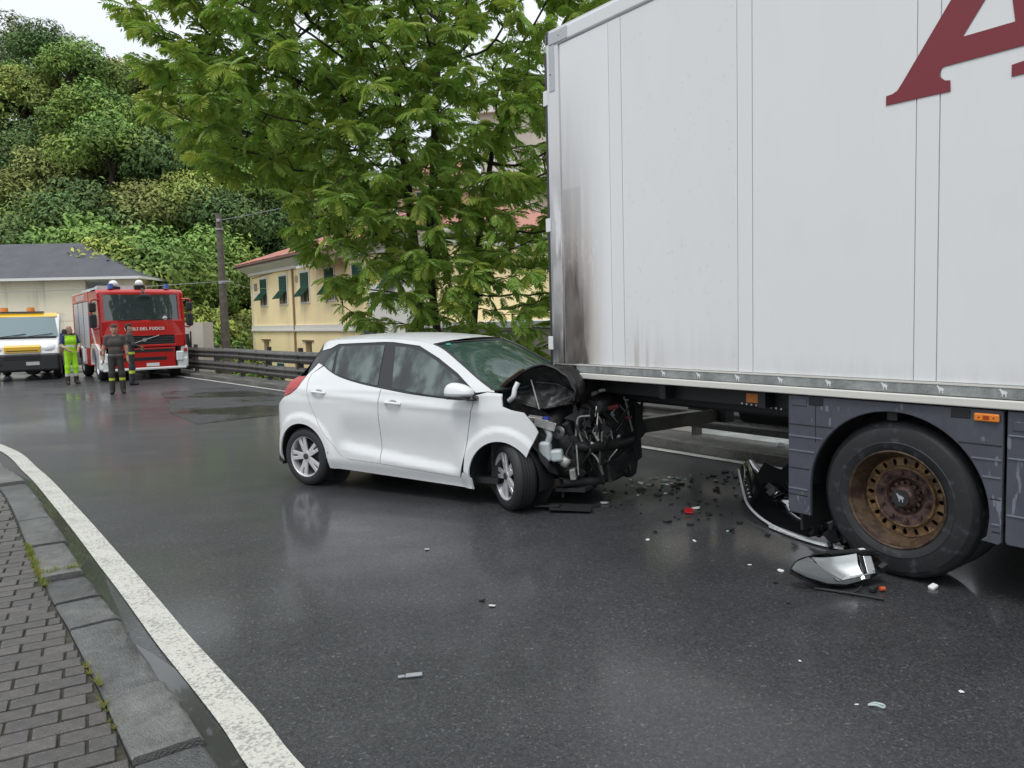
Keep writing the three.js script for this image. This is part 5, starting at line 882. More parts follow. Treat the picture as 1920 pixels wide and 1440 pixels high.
{
  const vx = 0.45, vz = 0.893;
  const F = thing('roadside_van', 'white and yellow roadside service van with amber roof beacons', 'van', [-15.25, 0, -24.0], -Math.atan2(vz, vx)); F.scale.setScalar(1.06);
  const T = (n, g, m, o) => mesh(n, g, m, F, o);
  const prof = [[-0.02, 0.62], [0.0, 0.80], [-0.05, 0.96], [-0.16, 1.06], [-0.40, 1.17], [-0.66, 1.265], [-1.25, 1.90], [-1.42, 1.99], [-4.4, 2.03], [-4.5, 1.9], [-4.5, 0.42], [-0.3, 0.42]];
  T('body', [ex(prof, -0.93, 0.93, 0.05)], M.vehWhite);
  T('roof_panel', [ex([[-1.20, 1.90], [-1.42, 2.02], [-4.4, 2.06], [-4.4, 1.97], [-1.40, 1.95], [-1.30, 1.90]], -0.86, 0.86, 0.02)], M.vanYellow);
  // windscreen sheet set on the raked front, leaving pillars
  const q = (k, z, d) => { const x = lerp(-0.66, -1.22, k), y = lerp(1.285, 1.87, k); return [x + d * 0.72, y + d * 0.69, z]; };
  T('windscreen', [grid(Array.from({ length: 7 }, (_, i) => Array.from({ length: 15 }, (_, k) => { const s = -1 + k / 7; return q(i / 6, -s * lerp(0.90, 0.80, i / 6), 0.012 + 0.03 * (1 - s * s)); })).reverse())], M.tealGlass);
  T('screen_base', [bx(0.10, 0.03, 1.7, -0.60, 1.275, 0, 0, 0, 0.3, 0.01), rod([-0.56, 1.30, 0.6], [-0.68, 1.38, -0.05], 0.012), rod([-0.56, 1.30, -0.1], [-0.68, 1.38, -0.75], 0.012)], M.blackTrim);
  for (const s of [1, -1]) {
    T('side_window', [ex([[-0.75, 1.26], [-1.28, 1.80], [-1.9, 1.84], [-1.9, 1.26]], 0, 0.008).translate(0, 0, s > 0 ? 0.931 : -0.939)], M.tealGlass);
    T('wing_mirror', [bx(0.14, 0.28, 0.16, -0.86, 1.36, s * 1.06, 0, 0, 0, 0.05), rod([-0.9, 1.30, s * 0.92], [-0.86, 1.32, s * 1.0], 0.025)], M.blackTrim);
    const lamp = T('headlamp', [sp(0.25, -0.16, 0.93, s * 0.66, 0.66, 0.62, 1.0, 20)], M.lampGlass);
    simpleWheel(F, -0.85, s * 0.82, 0.32, 0.2, s, M.shutter); simpleWheel(F, -3.6, s * 0.82, 0.32, 0.2, s, M.shutter);
    T('yellow_side', [ex([[-0.30, 0.80], [-0.42, 1.12], [-1.0, 1.18], [-4.4, 1.18], [-4.4, 0.72], [-1.3, 0.72], [-0.9, 0.80]], 0, 0.012, 0.003).translate(0, 0, s > 0 ? 0.93 : -0.942)], M.vanYellow);
    T('arch', [ex([...arc(-0.85, 0.34, 0.40, 0, 180, 14)], 0, 0.014).translate(0, 0, s > 0 ? 0.93 : -0.944)], M.chassis);
  }
  T('wing_patch', [bx(0.22, 0.26, 0.30, -0.16, 0.92, 0.83, 0, 0.35, 0.3, 0.08)], M.vanYellow);
  T('grille', [ex([[0.0, 0.84], [0.0, 1.0], [-0.14, 1.06], [-0.14, 0.84]], -0.46, 0.46, 0.02).translate(0.03, 0, 0)], M.vanYellow);
  for (const y of [0.88, 0.93, 0.985]) T('grille_slot', [bb(-0.05, 0.045 - (y - 0.85) * 0.25, y, y + 0.022, -0.40, 0.40)], M.blackTrim);
  T('bumper', [bb(-0.5, 0.05, 0.27, 0.80, -0.95, 0.95, 0.08)], M.blackTrim);
  T('bumper_intake', [bb(-0.1, 0.056, 0.62, 0.76, -0.45, 0.45, 0.01), bb(-0.1, 0.054, 0.45, 0.56, 0.5, 0.8, 0.01)], M.chassis);
  T('number_plate', [bb(0.05, 0.06, 0.46, 0.56, -0.42, -0.08)], std([0.5, 0.5, 0.5], 0.5));
  for (const z of [0.55, -0.15]) T('beacon', [cy(0.10, 0.12, 0.15, -1.5, 2.12, z, 'y', 18)], M.amber);
  T('beacon_bar', [bb(-1.65, -1.35, 2.03, 2.07, -0.5, 0.85, 0.01)], M.blackTrim);
  T('interior', [bb(-1.9, -1.2, 0.8, 1.5, -0.7, -0.2, 0.08), bb(-1.9, -1.2, 0.8, 1.5, 0.2, 0.7, 0.08)], M.seat);
}
{
  const F = thing('parked_car', 'white estate car half hidden behind the worker in yellow', 'car', [-15.9, 0, -28.2], 0.25);
  const prof = [[-2.0, 0.3], [-2.05, 0.75], [-1.95, 0.98], [-1.0, 1.08], [-0.35, 1.48], [1.5, 1.50], [1.95, 1.05], [2.05, 0.7], [2.0, 0.3]];
  mesh('body', [ex(prof, -0.82, 0.82, 0.05)], M.vehWhite, F);
  for (const s of [1, -1]) { mesh('side_window', [ex([[-0.8, 1.10], [-0.28, 1.42], [0.45, 1.44], [0.45, 1.10]], 0, 0.008).translate(0, 0, s > 0 ? 0.821 : -0.829), ex([[0.52, 1.10], [0.52, 1.44], [1.4, 1.44], [1.7, 1.10]], 0, 0.008).translate(0, 0, s > 0 ? 0.821 : -0.829)], M.shinyBlack, F); for (const x of [-1.25, 1.3]) simpleWheel(F, x, s * 0.74, 0.31, 0.18, s, M.shutter); }
}

// ---------- people: one continuous skin each, meshed from tapered bones ----------
function fieldMesh(bones, lo, hi, res, k) {
  const mc = new MarchingCubes(res, new THREE.MeshStandardMaterial(), false, false, 120000);
  mc.isolation = 0; const c = [0, 1, 2].map((a) => (lo[a] + hi[a]) / 2), h = [0, 1, 2].map((a) => (hi[a] - lo[a]) / 2);
  const B = bones.map((b) => { const d = [b.b[0] - b.a[0], b.b[1] - b.a[1], b.b[2] - b.a[2]]; return { ...b, d, l2: Math.max(1e-9, d[0] ** 2 + d[1] ** 2 + d[2] ** 2) }; });
  const one = (b, x, y, z) => { const px = x - b.a[0], py = y - b.a[1], pz = z - b.a[2]; let t = (px * b.d[0] + py * b.d[1] + pz * b.d[2]) / b.l2; t = t < 0 ? 0 : t > 1 ? 1 : t; const qx = px - b.d[0] * t, qy = py - b.d[1] * t, qz = (pz - b.d[2] * t) / (b.flat || 1); return Math.sqrt(qx * qx + qy * qy + qz * qz) - lerp(b.ra, b.rb, t); };
  const sdf = (x, y, z) => { let d = 9; for (const b of B) { const e = one(b, x, y, z), kk = b.k ?? k; if (e - d > kk) continue; if (d - e > kk) { d = e; continue; } const hh = Math.max(kk - Math.abs(d - e), 0) / kk; d = Math.min(d, e) - hh * hh * kk / 4; } return d; };
  const f = mc.field;
  for (let z = 0; z < res; z++) for (let y = 0; y < res; y++) for (let x = 0; x < res; x++) f[(z * res + y) * res + x] = -sdf(c[0] + (x - res / 2) / (res / 2) * h[0], c[1] + (y - res / 2) / (res / 2) * h[1], c[2] + (z - res / 2) / (res / 2) * h[2]);
  mc.update();
  const n = mc.count, pos = new Float32Array(n * 3), nor = new Float32Array(n * 3), col = new Float32Array(n * 3), e = 0.004;
  for (let i = 0; i < n; i++) {
    const x = c[0] + mc.positionArray[i * 3] * h[0], y = c[1] + mc.positionArray[i * 3 + 1] * h[1], z = c[2] + mc.positionArray[i * 3 + 2] * h[2];
    pos.set([x, y, z], i * 3);
    const v = V(sdf(x + e, y, z) - sdf(x - e, y, z), sdf(x, y + e, z) - sdf(x, y - e, z), sdf(x, y, z + e) - sdf(x, y, z - e)).normalize(); nor.set([v.x, v.y, v.z], i * 3);
    let best = 9, bb_ = B[0]; for (const b of B) { const d = one(b, x, y, z); if (d < best) { best = d; bb_ = b; } }
    col.set(typeof bb_.c === 'function' ? bb_.c(x, y, z, v) : bb_.c, i * 3);
  }
  const g = new THREE.BufferGeometry(); g.setAttribute('position', new THREE.BufferAttribute(pos, 3)); g.setAttribute('normal', new THREE.BufferAttribute(nor, 3)); g.setAttribute('color', new THREE.BufferAttribute(col, 3)); return g;
}
M.cloth = std([1, 1, 1], 0.8, { vertexColors: true });
const SKIN = [0.42, 0.24, 0.17];
function person(label, at, ry, o) {
  const b = [], add = (a, ra, e, rb, c, x = {}) => b.push({ a, b: e, ra, rb, c, ...x });
  const top = o.top, leg = o.leg, arm = o.sleeve || SKIN, boot = [0.02, 0.02, 0.02];
  const j = o.j; // joints: hands etc. x = the figure's left, z = forward
  add([-0.05, 0.93, -0.01], 0.125, [0.05, 0.93, -0.01], 0.125, leg, { flat: 0.9 });
  add([-0.045, 1.06, 0], 0.122, [0.045, 1.06, 0], 0.122, top, { flat: 0.88 });
  add([-0.07, 1.24, 0], 0.13, [0.07, 1.24, 0], 0.13, top, { flat: 0.85 });
  add([-0.15, 1.375, -0.01], 0.07, [0.15, 1.375, -0.01], 0.07, top);
  add([0, 1.40, -0.005], 0.06, [0, 1.47, 0.01], 0.052, o.neck || SKIN, { k: 0.03 });
  for (const s of [1, -1]) {
    const L = s > 0 ? j.L : j.R;
    add([s * 0.085, 0.88, 0], 0.098, L.knee, 0.075, leg); add(L.knee, 0.078, L.ankle, 0.066, leg);
    add([L.ankle[0], 0.10, L.ankle[2]], 0.05, [L.ankle[0], 0.055, L.ankle[2] + 0.02], 0.05, boot, { k: 0.02 });
    add([L.ankle[0], 0.045, L.ankle[2] - 0.02], 0.044, [L.ankle[0] + s * 0.03, 0.035, L.ankle[2] + 0.15], 0.036, boot, { k: 0.03 });
    add([s * 0.185, 1.365, -0.01], 0.062, L.elbow, 0.046, (x, y, z) => { const d = Math.hypot(x - s * 0.185, y - 1.365, z); return d < (o.sleeveLen || 0.2) ? top : arm; });
    add(L.elbow, 0.044, L.wrist, 0.030, arm);
    // hand: palm, four fingers and a thumb, lightly curled
    const w = V(...L.wrist), d = w.clone().sub(V(...L.elbow)).normalize(), fwd = V(0, 0, 1).addScaledVector(d, -d.z).normalize(), out = d.clone().cross(fwd).normalize();
    const pt = (a, bb_, c_) => { const q = w.clone().addScaledVector(d, a).addScaledVector(fwd, bb_).addScaledVector(out, c_); return [q.x, q.y, q.z]; };
    add(pt(0.01, 0, 0), 0.026, pt(0.07, 0.0, 0), 0.03, SKIN, { k: 0.02 });
    for (let f = 0; f < 4; f++) { const off = (f - 1.5) * 0.019, ln = [0.055, 0.068, 0.064, 0.048][f]; add(pt(0.085, off, 0), 0.0095, pt(0.085 + ln * 0.55, off, -s * 0.012), 0.009, SKIN, { k: 0.004 }); add(pt(0.085 + ln * 0.55, off, -s * 0.012), 0.009, pt(0.085 + ln, off, -s * 0.035), 0.008, SKIN, { k: 0.004 }); }
    add(pt(0.03, 0.025, 0), 0.012, pt(0.075, 0.05, -s * 0.012), 0.010, SKIN, { k: 0.008 });
  }
  const bodyB = b.slice();
  const all = fieldMesh(bodyB, [-0.5, -0.03, -0.42], [0.5, 1.53, 0.42], 80, 0.045);
  // reflective bands and dye are part of the cloth: coloured by place on the garment
  { const p = all.attributes.position, c = all.attributes.color; for (let i = 0; i < p.count; i++) { const k = o.print && o.print(p.getX(i), p.getY(i), p.getZ(i)); if (k) c.setXYZ(i, ...k); } }
  const hy = o.headYaw || 0, H = [];
  const ha = (a, ra, e, rb, c, x = {}) => { const r = (q) => [q[0] * Math.cos(hy) + q[2] * Math.sin(hy), q[1], -q[0] * Math.sin(hy) + q[2] * Math.cos(hy)]; H.push({ a: r(a), b: r(e), ra, rb, c, ...x }); };
  const faceCol = (x, y, z) => { const zz = x * Math.sin(hy) + z * Math.cos(hy), xx = x * Math.cos(hy) - z * Math.sin(hy); if (zz > 0.07 && Math.abs(y - 1.572) < 0.009 && Math.abs(Math.abs(xx) - 0.032) < 0.012) return [0.05, 0.04, 0.035]; if (zz > 0.07 && Math.abs(y - 1.588) < 0.006 && Math.abs(Math.abs(xx) - 0.033) < 0.018) return [0.12, 0.08, 0.05]; if (zz > 0.07 && Math.abs(y - 1.515) < 0.007 && Math.abs(xx) < 0.024) return [0.26, 0.10, 0.08]; return SKIN; };
  ha([0, 1.45, 0.0], 0.05, [0, 1.50, 0.012], 0.055, SKIN); ha([0, 1.515, 0.035], 0.052, [0, 1.53, 0.03], 0.062, faceCol); ha([0, 1.58, 0.0], 0.078, [0, 1.60, -0.008], 0.084, faceCol);
  ha([0, 1.575, 0.088], 0.008, [0, 1.548, 0.104], 0.012, SKIN, { k: 0.012 }); ha([0, 1.497, 0.065], 0.02, [0, 1.497, 0.066], 0.02, SKIN);
  for (const s of [1, -1]) ha([s * 0.083, 1.575, -0.005], 0.013, [s * 0.085, 1.545, 0.0], 0.010, SKIN, { k: 0.008 });
  const head = fieldMesh(H, [-0.15, 1.42, -0.15], [0.15, 1.72, 0.15], 52, 0.035);
  const G = thing('person', label, 'person', at, ry, o.group);
  mesh('body', [all, head], M.cloth, G);
  if (o.hair) { const hb = []; const r = (q) => [q[0] * Math.cos(hy) + q[2] * Math.sin(hy), q[1], -q[0] * Math.sin(hy) + q[2] * Math.cos(hy)]; for (const [a, ra, e, rb] of [[[0, 1.62, -0.015], 0.084, [0, 1.625, -0.005], 0.080], [[0, 1.58, -0.035], 0.072, [0, 1.545, -0.04], 0.055]]) hb.push({ a: r(a), b: r(e), ra, rb, c: o.hair }); mesh('hair', [fieldMesh(hb, [-0.15, 1.45, -0.15], [0.15, 1.75, 0.15], 40, 0.03)], M.cloth, G); }
  const s = o.scale || 1; G.scale.set(s * 0.93, s, s * 0.96);
  return G;
}
{
  const dark = [0.042, 0.038, 0.034], band = [0.55, 0.62, 0.05], grey = [0.075, 0.068, 0.062], hi = [0.38, 0.75, 0.02], silver = [0.5, 0.5, 0.46];
  person('firefighter in brown-grey T-shirt and dark trousers standing with arms hanging', [-9.56, 0, -18.57], 0.45, { scale: 0.99, top: grey, leg: dark, hair: [0.06, 0.045, 0.035], sleeveLen: 0.19, print: (x, y) => y > 0.335 && y < 0.385 ? band : y > 0.93 && y < 0.965 ? [0.12, 0.11, 0.10] : null,
    j: { L: { knee: [0.125, 0.49, 0.02], ankle: [0.135, 0.10, 0], elbow: [0.26, 1.10, -0.02], wrist: [0.28, 0.86, 0.06] }, R: { knee: [-0.11, 0.49, 0.015], ankle: [-0.115, 0.10, 0], elbow: [-0.27, 1.10, -0.03], wrist: [-0.285, 0.86, 0.05] } } });
  person('firefighter in dark hooded jacket turned towards the fire engine', [-10.5, 0, -21.2], 2.2, { scale: 1.0, top: [0.05, 0.048, 0.047], leg: [0.03, 0.032, 0.038], sleeve: [0.05, 0.048, 0.047], neck: [0.05, 0.048, 0.047], hair: [0.02, 0.016, 0.014], headYaw: -0.5, print: (x, y) => y > 0.33 && y < 0.40 ? band : y > 0.86 && y < 0.92 ? band : null,
    j: { L: { knee: [0.10, 0.49, 0.05], ankle: [0.11, 0.10, 0.03], elbow: [0.25, 1.12, 0.05], wrist: [0.12, 1.03, 0.24] }, R: { knee: [-0.11, 0.49, 0.0], ankle: [-0.12, 0.10, -0.03], elbow: [-0.25, 1.12, 0.05], wrist: [-0.10, 1.05, 0.24] } } });
  person('road worker in bright yellow-green vest and trousers with blue sleeves', [-12.72, 0, -22.2], 0.9, { scale: 1.0, top: hi, leg: hi, sleeve: SKIN, sleeveLen: 0.23, hair: null, headYaw: 0.7, print: (x, y) => (Math.abs(x) > 0.17 && y > 1.16) ? [0.02, 0.04, 0.14] : (y > 0.24 && y < 0.31) || (y > 1.08 && y < 1.13) ? silver : y < 0.24 ? [0.04, 0.03, 0.025] : y > 1.40 && y < 1.46 ? [0.05, 0.06, 0.03] : null,
    j: { L: { knee: [0.11, 0.49, 0.03], ankle: [0.12, 0.10, 0.0], elbow: [0.27, 1.12, 0.0], wrist: [0.14, 1.0, 0.2] }, R: { knee: [-0.10, 0.49, -0.01], ankle: [-0.12, 0.10, -0.03], elbow: [-0.27, 1.12, 0.0], wrist: [-0.12, 0.98, 0.2] } } });
}

// ---------- buildings ----------
const plasterTex = (r, g, b, s) => tex(512, 512, (x, y) => { const a = fbm(x * 5, y * 5, 5, 5, s), st = fbm(x * 26, y * 2, 3, 26, s + 3); const k = 1 + 0.16 * (a - 0.5) - 0.10 * ss(0.6, 0.85, st); return [r * k, g * k, b * k * (1 - 0.05 * (a - 0.5))]; }, true);
M.yellowWall = std([1, 1, 1], 0.9, { map: rep(plasterTex(0.99, 0.90, 0.71, 211), 0.16) });
M.beigeWall = std([1, 1, 1], 0.9, { map: rep(plasterTex(0.90, 0.87, 0.78, 221), 0.12) });
M.greyWall = std([1, 1, 1], 0.9, { map: rep(plasterTex(0.74, 0.71, 0.67, 231), 0.12) });
M.pinkWall = std([0.62, 0.40, 0.28], 0.9);
M.houseTrim = std([0.72, 0.70, 0.65], 0.85);
M.green = std([0.012, 0.075, 0.045], 0.55);
M.paneGlass = phy([0.94, 0.96, 0.96], 0.02, { transmission: 1, thickness: 0, ior: 1.5 });
M.room = std([0.45, 0.40, 0.34], 0.9);
M.curtain = phy([0.55, 0.54, 0.50], 0.12, { clearcoat: 0.8 });
// front wall with real openings, and the rooms behind it
function hollowFront(parent, x0, x1, y0, y1, depth, D, mat, holes, floors, dir) {
  const wall = ex([[x0, y0], [x1, y0], [x1, y1], [x0, y1]], 0, 0.28, 0, holes.map(([a, b, c, d]) => [[a, c], [b, c], [b, d], [a, d]]));
  const z = (a, b) => dir > 0 ? [a, b] : [-b, -a];
  if (dir < 0) wall.translate(0, 0, -0.28);
  mesh('wall', [wall, bb(x0, x1, y0, y1, ...z(depth + 0.1, D)), bb(x0, x0 + 0.28, y0, y1, ...z(0.28, depth + 0.1)), bb(x1 - 0.28, x1, y0, y1, ...z(0.28, depth + 0.1))], mat, parent);
  mesh('room_back', [bb(x0 + 0.28, x1 - 0.28, y0, y1, ...z(depth, depth + 0.1))], M.room, parent);
  mesh('floors', floors.map((y) => bb(x0 + 0.28, x1 - 0.28, y - 0.1, y + 0.1, ...z(0.28, depth))), M.room, parent);
}
M.tile = std([0.44, 0.20, 0.15], 0.8);
M.slate = std([0.075, 0.078, 0.088], 0.6, { map: rep(asphaltMap, 0.3) }); M.slate.color.setRGB(1.7, 1.72, 1.9);
// Ligurian window: surround, dark pane, upper shutter flat, lower shutter flap pushed out
function shutterWindow(parent, x, y0, y1, w, open = true) {
  const g = sub(parent, 'window', [x, y0, 0]);
  const h = y1 - y0;
  mesh('surround', [bb(-w / 2 - 0.10, w / 2 + 0.10, h, h + 0.10, -0.03, 0.03), bb(-w / 2 - 0.10, -w / 2, 0, h, -0.03, 0.03), bb(w / 2, w / 2 + 0.10, 0, h, -0.03, 0.03), bb(-w / 2 - 0.1, w / 2 + 0.1, -0.06, 0, -0.05, 0.03)], M.houseTrim, g);
  mesh('pane', [bb(-w / 2, w / 2, 0, h, 0.10, 0.104)], M.paneGlass, g);
  mesh('sash', [bb(-0.03, 0.03, 0, h, 0.08, 0.12), bb(-w / 2, -w / 2 + 0.05, 0, h, 0.08, 0.12), bb(w / 2 - 0.05, w / 2, 0, h, 0.08, 0.12)], M.houseTrim, g);
  const slats = [bb(-w / 2, w / 2, h * 0.5, h, -0.035, -0.02)]; for (let k = 0; k < 9; k++) slats.push(bx(w - 0.1, 0.05, 0.02, 0, h * 0.53 + k * h * 0.05, -0.042, 0.5, 0, 0)); mesh('shutter', slats, M.green, g);
  const fl = []; const flap = (gg) => gg.rotateX(0.72).translate(0, h * 0.5, -0.03); fl.push(flap(bb(-w / 2, w / 2, -h * 0.42, 0, -0.012, 0.012))); for (let k = 0; k < 7; k++) fl.push(flap(bx(w - 0.1, 0.05, 0.03, 0, -h * 0.38 + k * h * 0.05, -0.012, 0.5, 0, 0))); if (open) mesh('shutter_flap', fl, M.green, g);
  return g;
}
// pan tiles laid over a sloping rectangle or triangle given by four corners (eave a-b, ridge d-c)
function tiles(parent, a, b, c, d, mat) {
  const A = V(...a), B = V(...b), C = V(...c), D = V(...d), cols = Math.round(A.distanceTo(B) / 0.2), rws = Math.round(A.clone().add(B).distanceTo(C.clone().add(D)) / 2 / 0.36);
  const g = new THREE.CylinderGeometry(0.085, 0.10, 0.42, 7, 1, true, 0, Math.PI); g.rotateY(-Math.PI / 2); // opens downwards once laid
  const m = []; const up = C.clone().add(D).sub(A).sub(B).normalize(), along = B.clone().sub(A).normalize(), nor = along.clone().cross(up).normalize(); if (nor.y < 0) nor.negate();
  for (let r = 0; r < rws; r++) for (let k = 0; k < cols; k++) {
    const v = (r + 0.5) / rws, L = A.clone().lerp(D, v), R = B.clone().lerp(C, v), w = L.distanceTo(R), n = Math.max(0, Math.floor(w / 0.2)); if (k >= n) continue;
    const p = L.clone().lerp(R, (k + 0.5) / n).addScaledVector(nor, 0.03 + 0.02 * (hash(r, k, 3) - 0.5));
    const X = along.clone(), Y = up.clone().negate().addScaledVector(nor, 0.05).normalize(), Z = X.clone().cross(Y).normalize(); if (Z.dot(nor) < 0) { Z.negate(); X.negate(); }
    m.push(new THREE.Matrix4().makeBasis(X, Y, Z).setPosition(p));
  }
  const im = new THREE.InstancedMesh(g, mat, m.length); const c1 = new THREE.Color(); m.forEach((q, i) => { im.setMatrixAt(i, q); const h = hash(i, 9, 1); im.setColorAt(i, c1.setRGB(0.75 + 0.5 * h, 0.7 + 0.55 * hash(i, 4, 2), 0.75 + 0.5 * hash(i, 5, 2))); });
  im.name = 'roof_tiles'; im.userData.kind = 'stuff'; im.castShadow = im.receiveShadow = true; parent.add(im); return im;
}
const quad = (a, b, c, d) => grid([[a, b], [d, c]]);
{
  const HX = 39.9, HN = 12.8;
  const Hs = thing('yellow_house', 'yellow house with red tiled roof and green tilted shutters below the road', 'house', P(HX, HN), RT);
  const u = (a) => a - HX, L = u(21.5), D = 9;
  const ups = [37.96, 35.25, 32.58, 29.9, 27.2, 24.5], lows = [37.93, 32.45, 27], unders = [36, 30];
  hollowFront(Hs, L, 0, -3.4, 4.1, 3.2, D, M.yellowWall, [...ups.map((w) => [u(w) - 0.475, u(w) + 0.475, 2.5, 3.78]), ...lows.map((w) => [u(w) - 0.36, u(w) + 0.36, 0.2, 0.78]), ...unders.map((w) => [u(w) - 0.475, u(w) + 0.475, -1.6, -0.3])], [-3.3, -0.05, 1.4, 4.0], 1);
  mesh('cornice', [bb(L - 0.1, 0.1, 4.02, 4.16, -0.12, D + 0.1), ex([[-0.1, 4.15], [-0.50, 4.36], [-0.50, 4.40], [0.2, 4.40], [0.2, 4.15]], -0.4, -L + 0.4).rotateY(-Math.PI / 2)], M.houseTrim, Hs);
  mesh('string_course', [bb(L, 0.03, 1.30, 1.50, -0.05, 0.02), bb(L, 0.05, 1.22, 1.30, -0.09, 0.02), bb(-0.02, 0.03, 1.30, 1.50, 0, D)], M.houseTrim, Hs);
  mesh('corner_pilaster', [bb(-0.22, 0.02, -3.4, 4.05, -0.025, 0.1)], std([0.74, 0.66, 0.50], 0.9), Hs);
  mesh('soffit', [bb(L - 0.58, 0.58, 4.40, 4.47, -0.58, D + 0.58)], M.houseTrim, Hs);
  const e = 0.6, ey = 4.5, ry = 6.35;
  const a = [e, ey, -e], b = [L - e, ey, -e], c = [L + 4.0, ry, D / 2], d = [-4.5, ry, D / 2], a2 = [e, ey, D + e], b2 = [L - e, ey, D + e];
  const roof = mesh('roof', [quad(a, b, c, d), quad(b2, a2, d, c), quad(a2, a, d, d), quad(b, b2, c, c)], M.tile, Hs);
  tiles(roof, a, b, c, d, M.tile); tiles(roof, a2, a, d, d, M.tile);
  mesh('ridge_tiles', [rod(a, d, 0.1, 0.1, 8), rod(d, c, 0.1, 0.1, 8)], M.tile, roof);
  mesh('gutter', [rod([e, ey - 0.02, -e - 0.04], [L - e, ey - 0.02, -e - 0.04], 0.06)], std([0.12, 0.07, 0.06], 0.6), roof);
  for (const w of ups) shutterWindow(Hs, u(w), 2.5, 3.78, 0.95);
  for (const w of lows) { const g = sub(Hs, 'low_window', [u(w), 0.2, 0]); mesh('pane', [bb(-0.36, 0.36, 0, 0.58, 0.10, 0.104)], M.paneGlass, g); mesh('lintel', [bb(-0.62, 0.62, 0.58, 0.64, -0.06, 0.02)], std([0.25, 0.17, 0.12], 0.8), g); mesh('bars', [-0.24, -0.08, 0.08, 0.24].map((x) => bb(x - 0.012, x + 0.012, 0, 0.58, -0.04, -0.025)), std([0.2, 0.13, 0.1], 0.7), g); }
  for (const w of unders) shutterWindow(Hs, u(w), -1.6, -0.3, 0.95, false);
  mesh('drain_pipe', [rod([u(33.9), -3.4, -0.06], [u(33.9), 4.0, -0.06], 0.045), tube([[u(33.9), 4.0, -0.06], [u(34.4), 4.1, -0.05], [u(37.5), 3.98, -0.04], [u(39.6), 3.9, -0.03]], 0.02, 20, 5)], std([0.30, 0.20, 0.12], 0.7), Hs);
  mesh('wall_plaque', [bb(u(39.35), u(38.95), 3.26, 3.62, -0.03, 0.0)], std([0.28, 0.24, 0.22], 0.8), Hs);
  mesh('white_plaque', [bb(u(39.4), u(38.85), 2.9, 3.18, -0.03, 0.0)], M.houseTrim, Hs);
  mesh('round_vent', [cy(0.17, 0.17, 0.03, u(33.55), 3.55, -0.01, 'z', 16)], std([0.45, 0.36, 0.24], 0.9), Hs);
  const cp = mesh('canopy', [bx(3.2, 0.06, 0.9, u(29.6), 4.02, -0.42, -0.25, 0, 0)], M.tile, Hs); mesh('canopy_edge', [bx(3.2, 0.10, 0.05, u(29.6), 3.89, -0.86, 0, 0, 0)], M.houseTrim, cp);
  mesh('blind_panel', [bb(u(26.2), u(22), 0.9, 2.95, -0.10, 0.02)], M.houseTrim, Hs);
}
{
  const A = thing('garden_annex', 'low grey rendered annex behind the tall tree trunks', 'shed', P(20, 13.2), RT);
  mesh('wall', [bb(-7, 1.4, -3.4, 1.35, -1.6, 4)], M.greyWall, A);
  mesh('roof_slab', [bb(-7.1, 1.6, 1.35, 1.5, -1.9, 4.2)], M.houseTrim, A);
  mesh('door', [bb(-2, -0.9, -3.3, -1.1, -1.63, -1.59)], M.green, A);
}
{
  const Bb = thing('beige_building', 'low beige building with dark hipped roof behind the fire engine', 'building', [-17.95, 0, -37.0], 0.07);
  const L = -16, D = -8;
  hollowFront(Bb, L, 0, -0.6, 3.95, 3.0, -D, M.beigeWall, [[-2.25, -1.15, 3.1, 3.85]], [-0.5, 3.9], -1);
  const e = 0.45, ey = 4.0, ry = 6.05, a = [L - e, ey, e], b = [e, ey, e], c = [-4.2, ry, D / 2], d = [L + 4.2, ry, D / 2], a2 = [L - e, ey, D - e], b2 = [e, ey, D - e];
  mesh('roof', [quad(a, b, c, d), quad(b2, a2, d, c), quad(b, b2, c, c), quad(a2, a, d, d)], M.slate, Bb);
  mesh('eaves', [bb(L - e, e, 3.88, 4.0, e - 0.02, e + 0.06), bb(e - 0.02, e + 0.06, 3.88, 4.0, D - e, e), bb(L - 0.3, 0.3, 3.93, 3.97, D - 0.3, 0.4)], std([0.75, 0.75, 0.73], 0.6), Bb);
  const w = sub(Bb, 'window', [-1.7, 3.1, 0.0]); mesh('pane', [bb(-0.55, 0.55, 0, 0.75, -0.12, -0.115)], M.paneGlass, w); mesh('frame', [bb(-0.62, 0.62, -0.06, 0.0, -0.05, 0.04)], M.houseTrim, w);
  mesh('wall_seam', [bb(L, 0, 1.95, 1.965, 0, 0.006), bb(L, 0, 1.0, 1.02, 0, 0.01)], std([0.3, 0.28, 0.22], 0.9), Bb);
  mesh('low_wall', [bb(L, -0.2, -0.5, 1.1, 0.6, 0.9)], M.houseTrim, Bb);
}
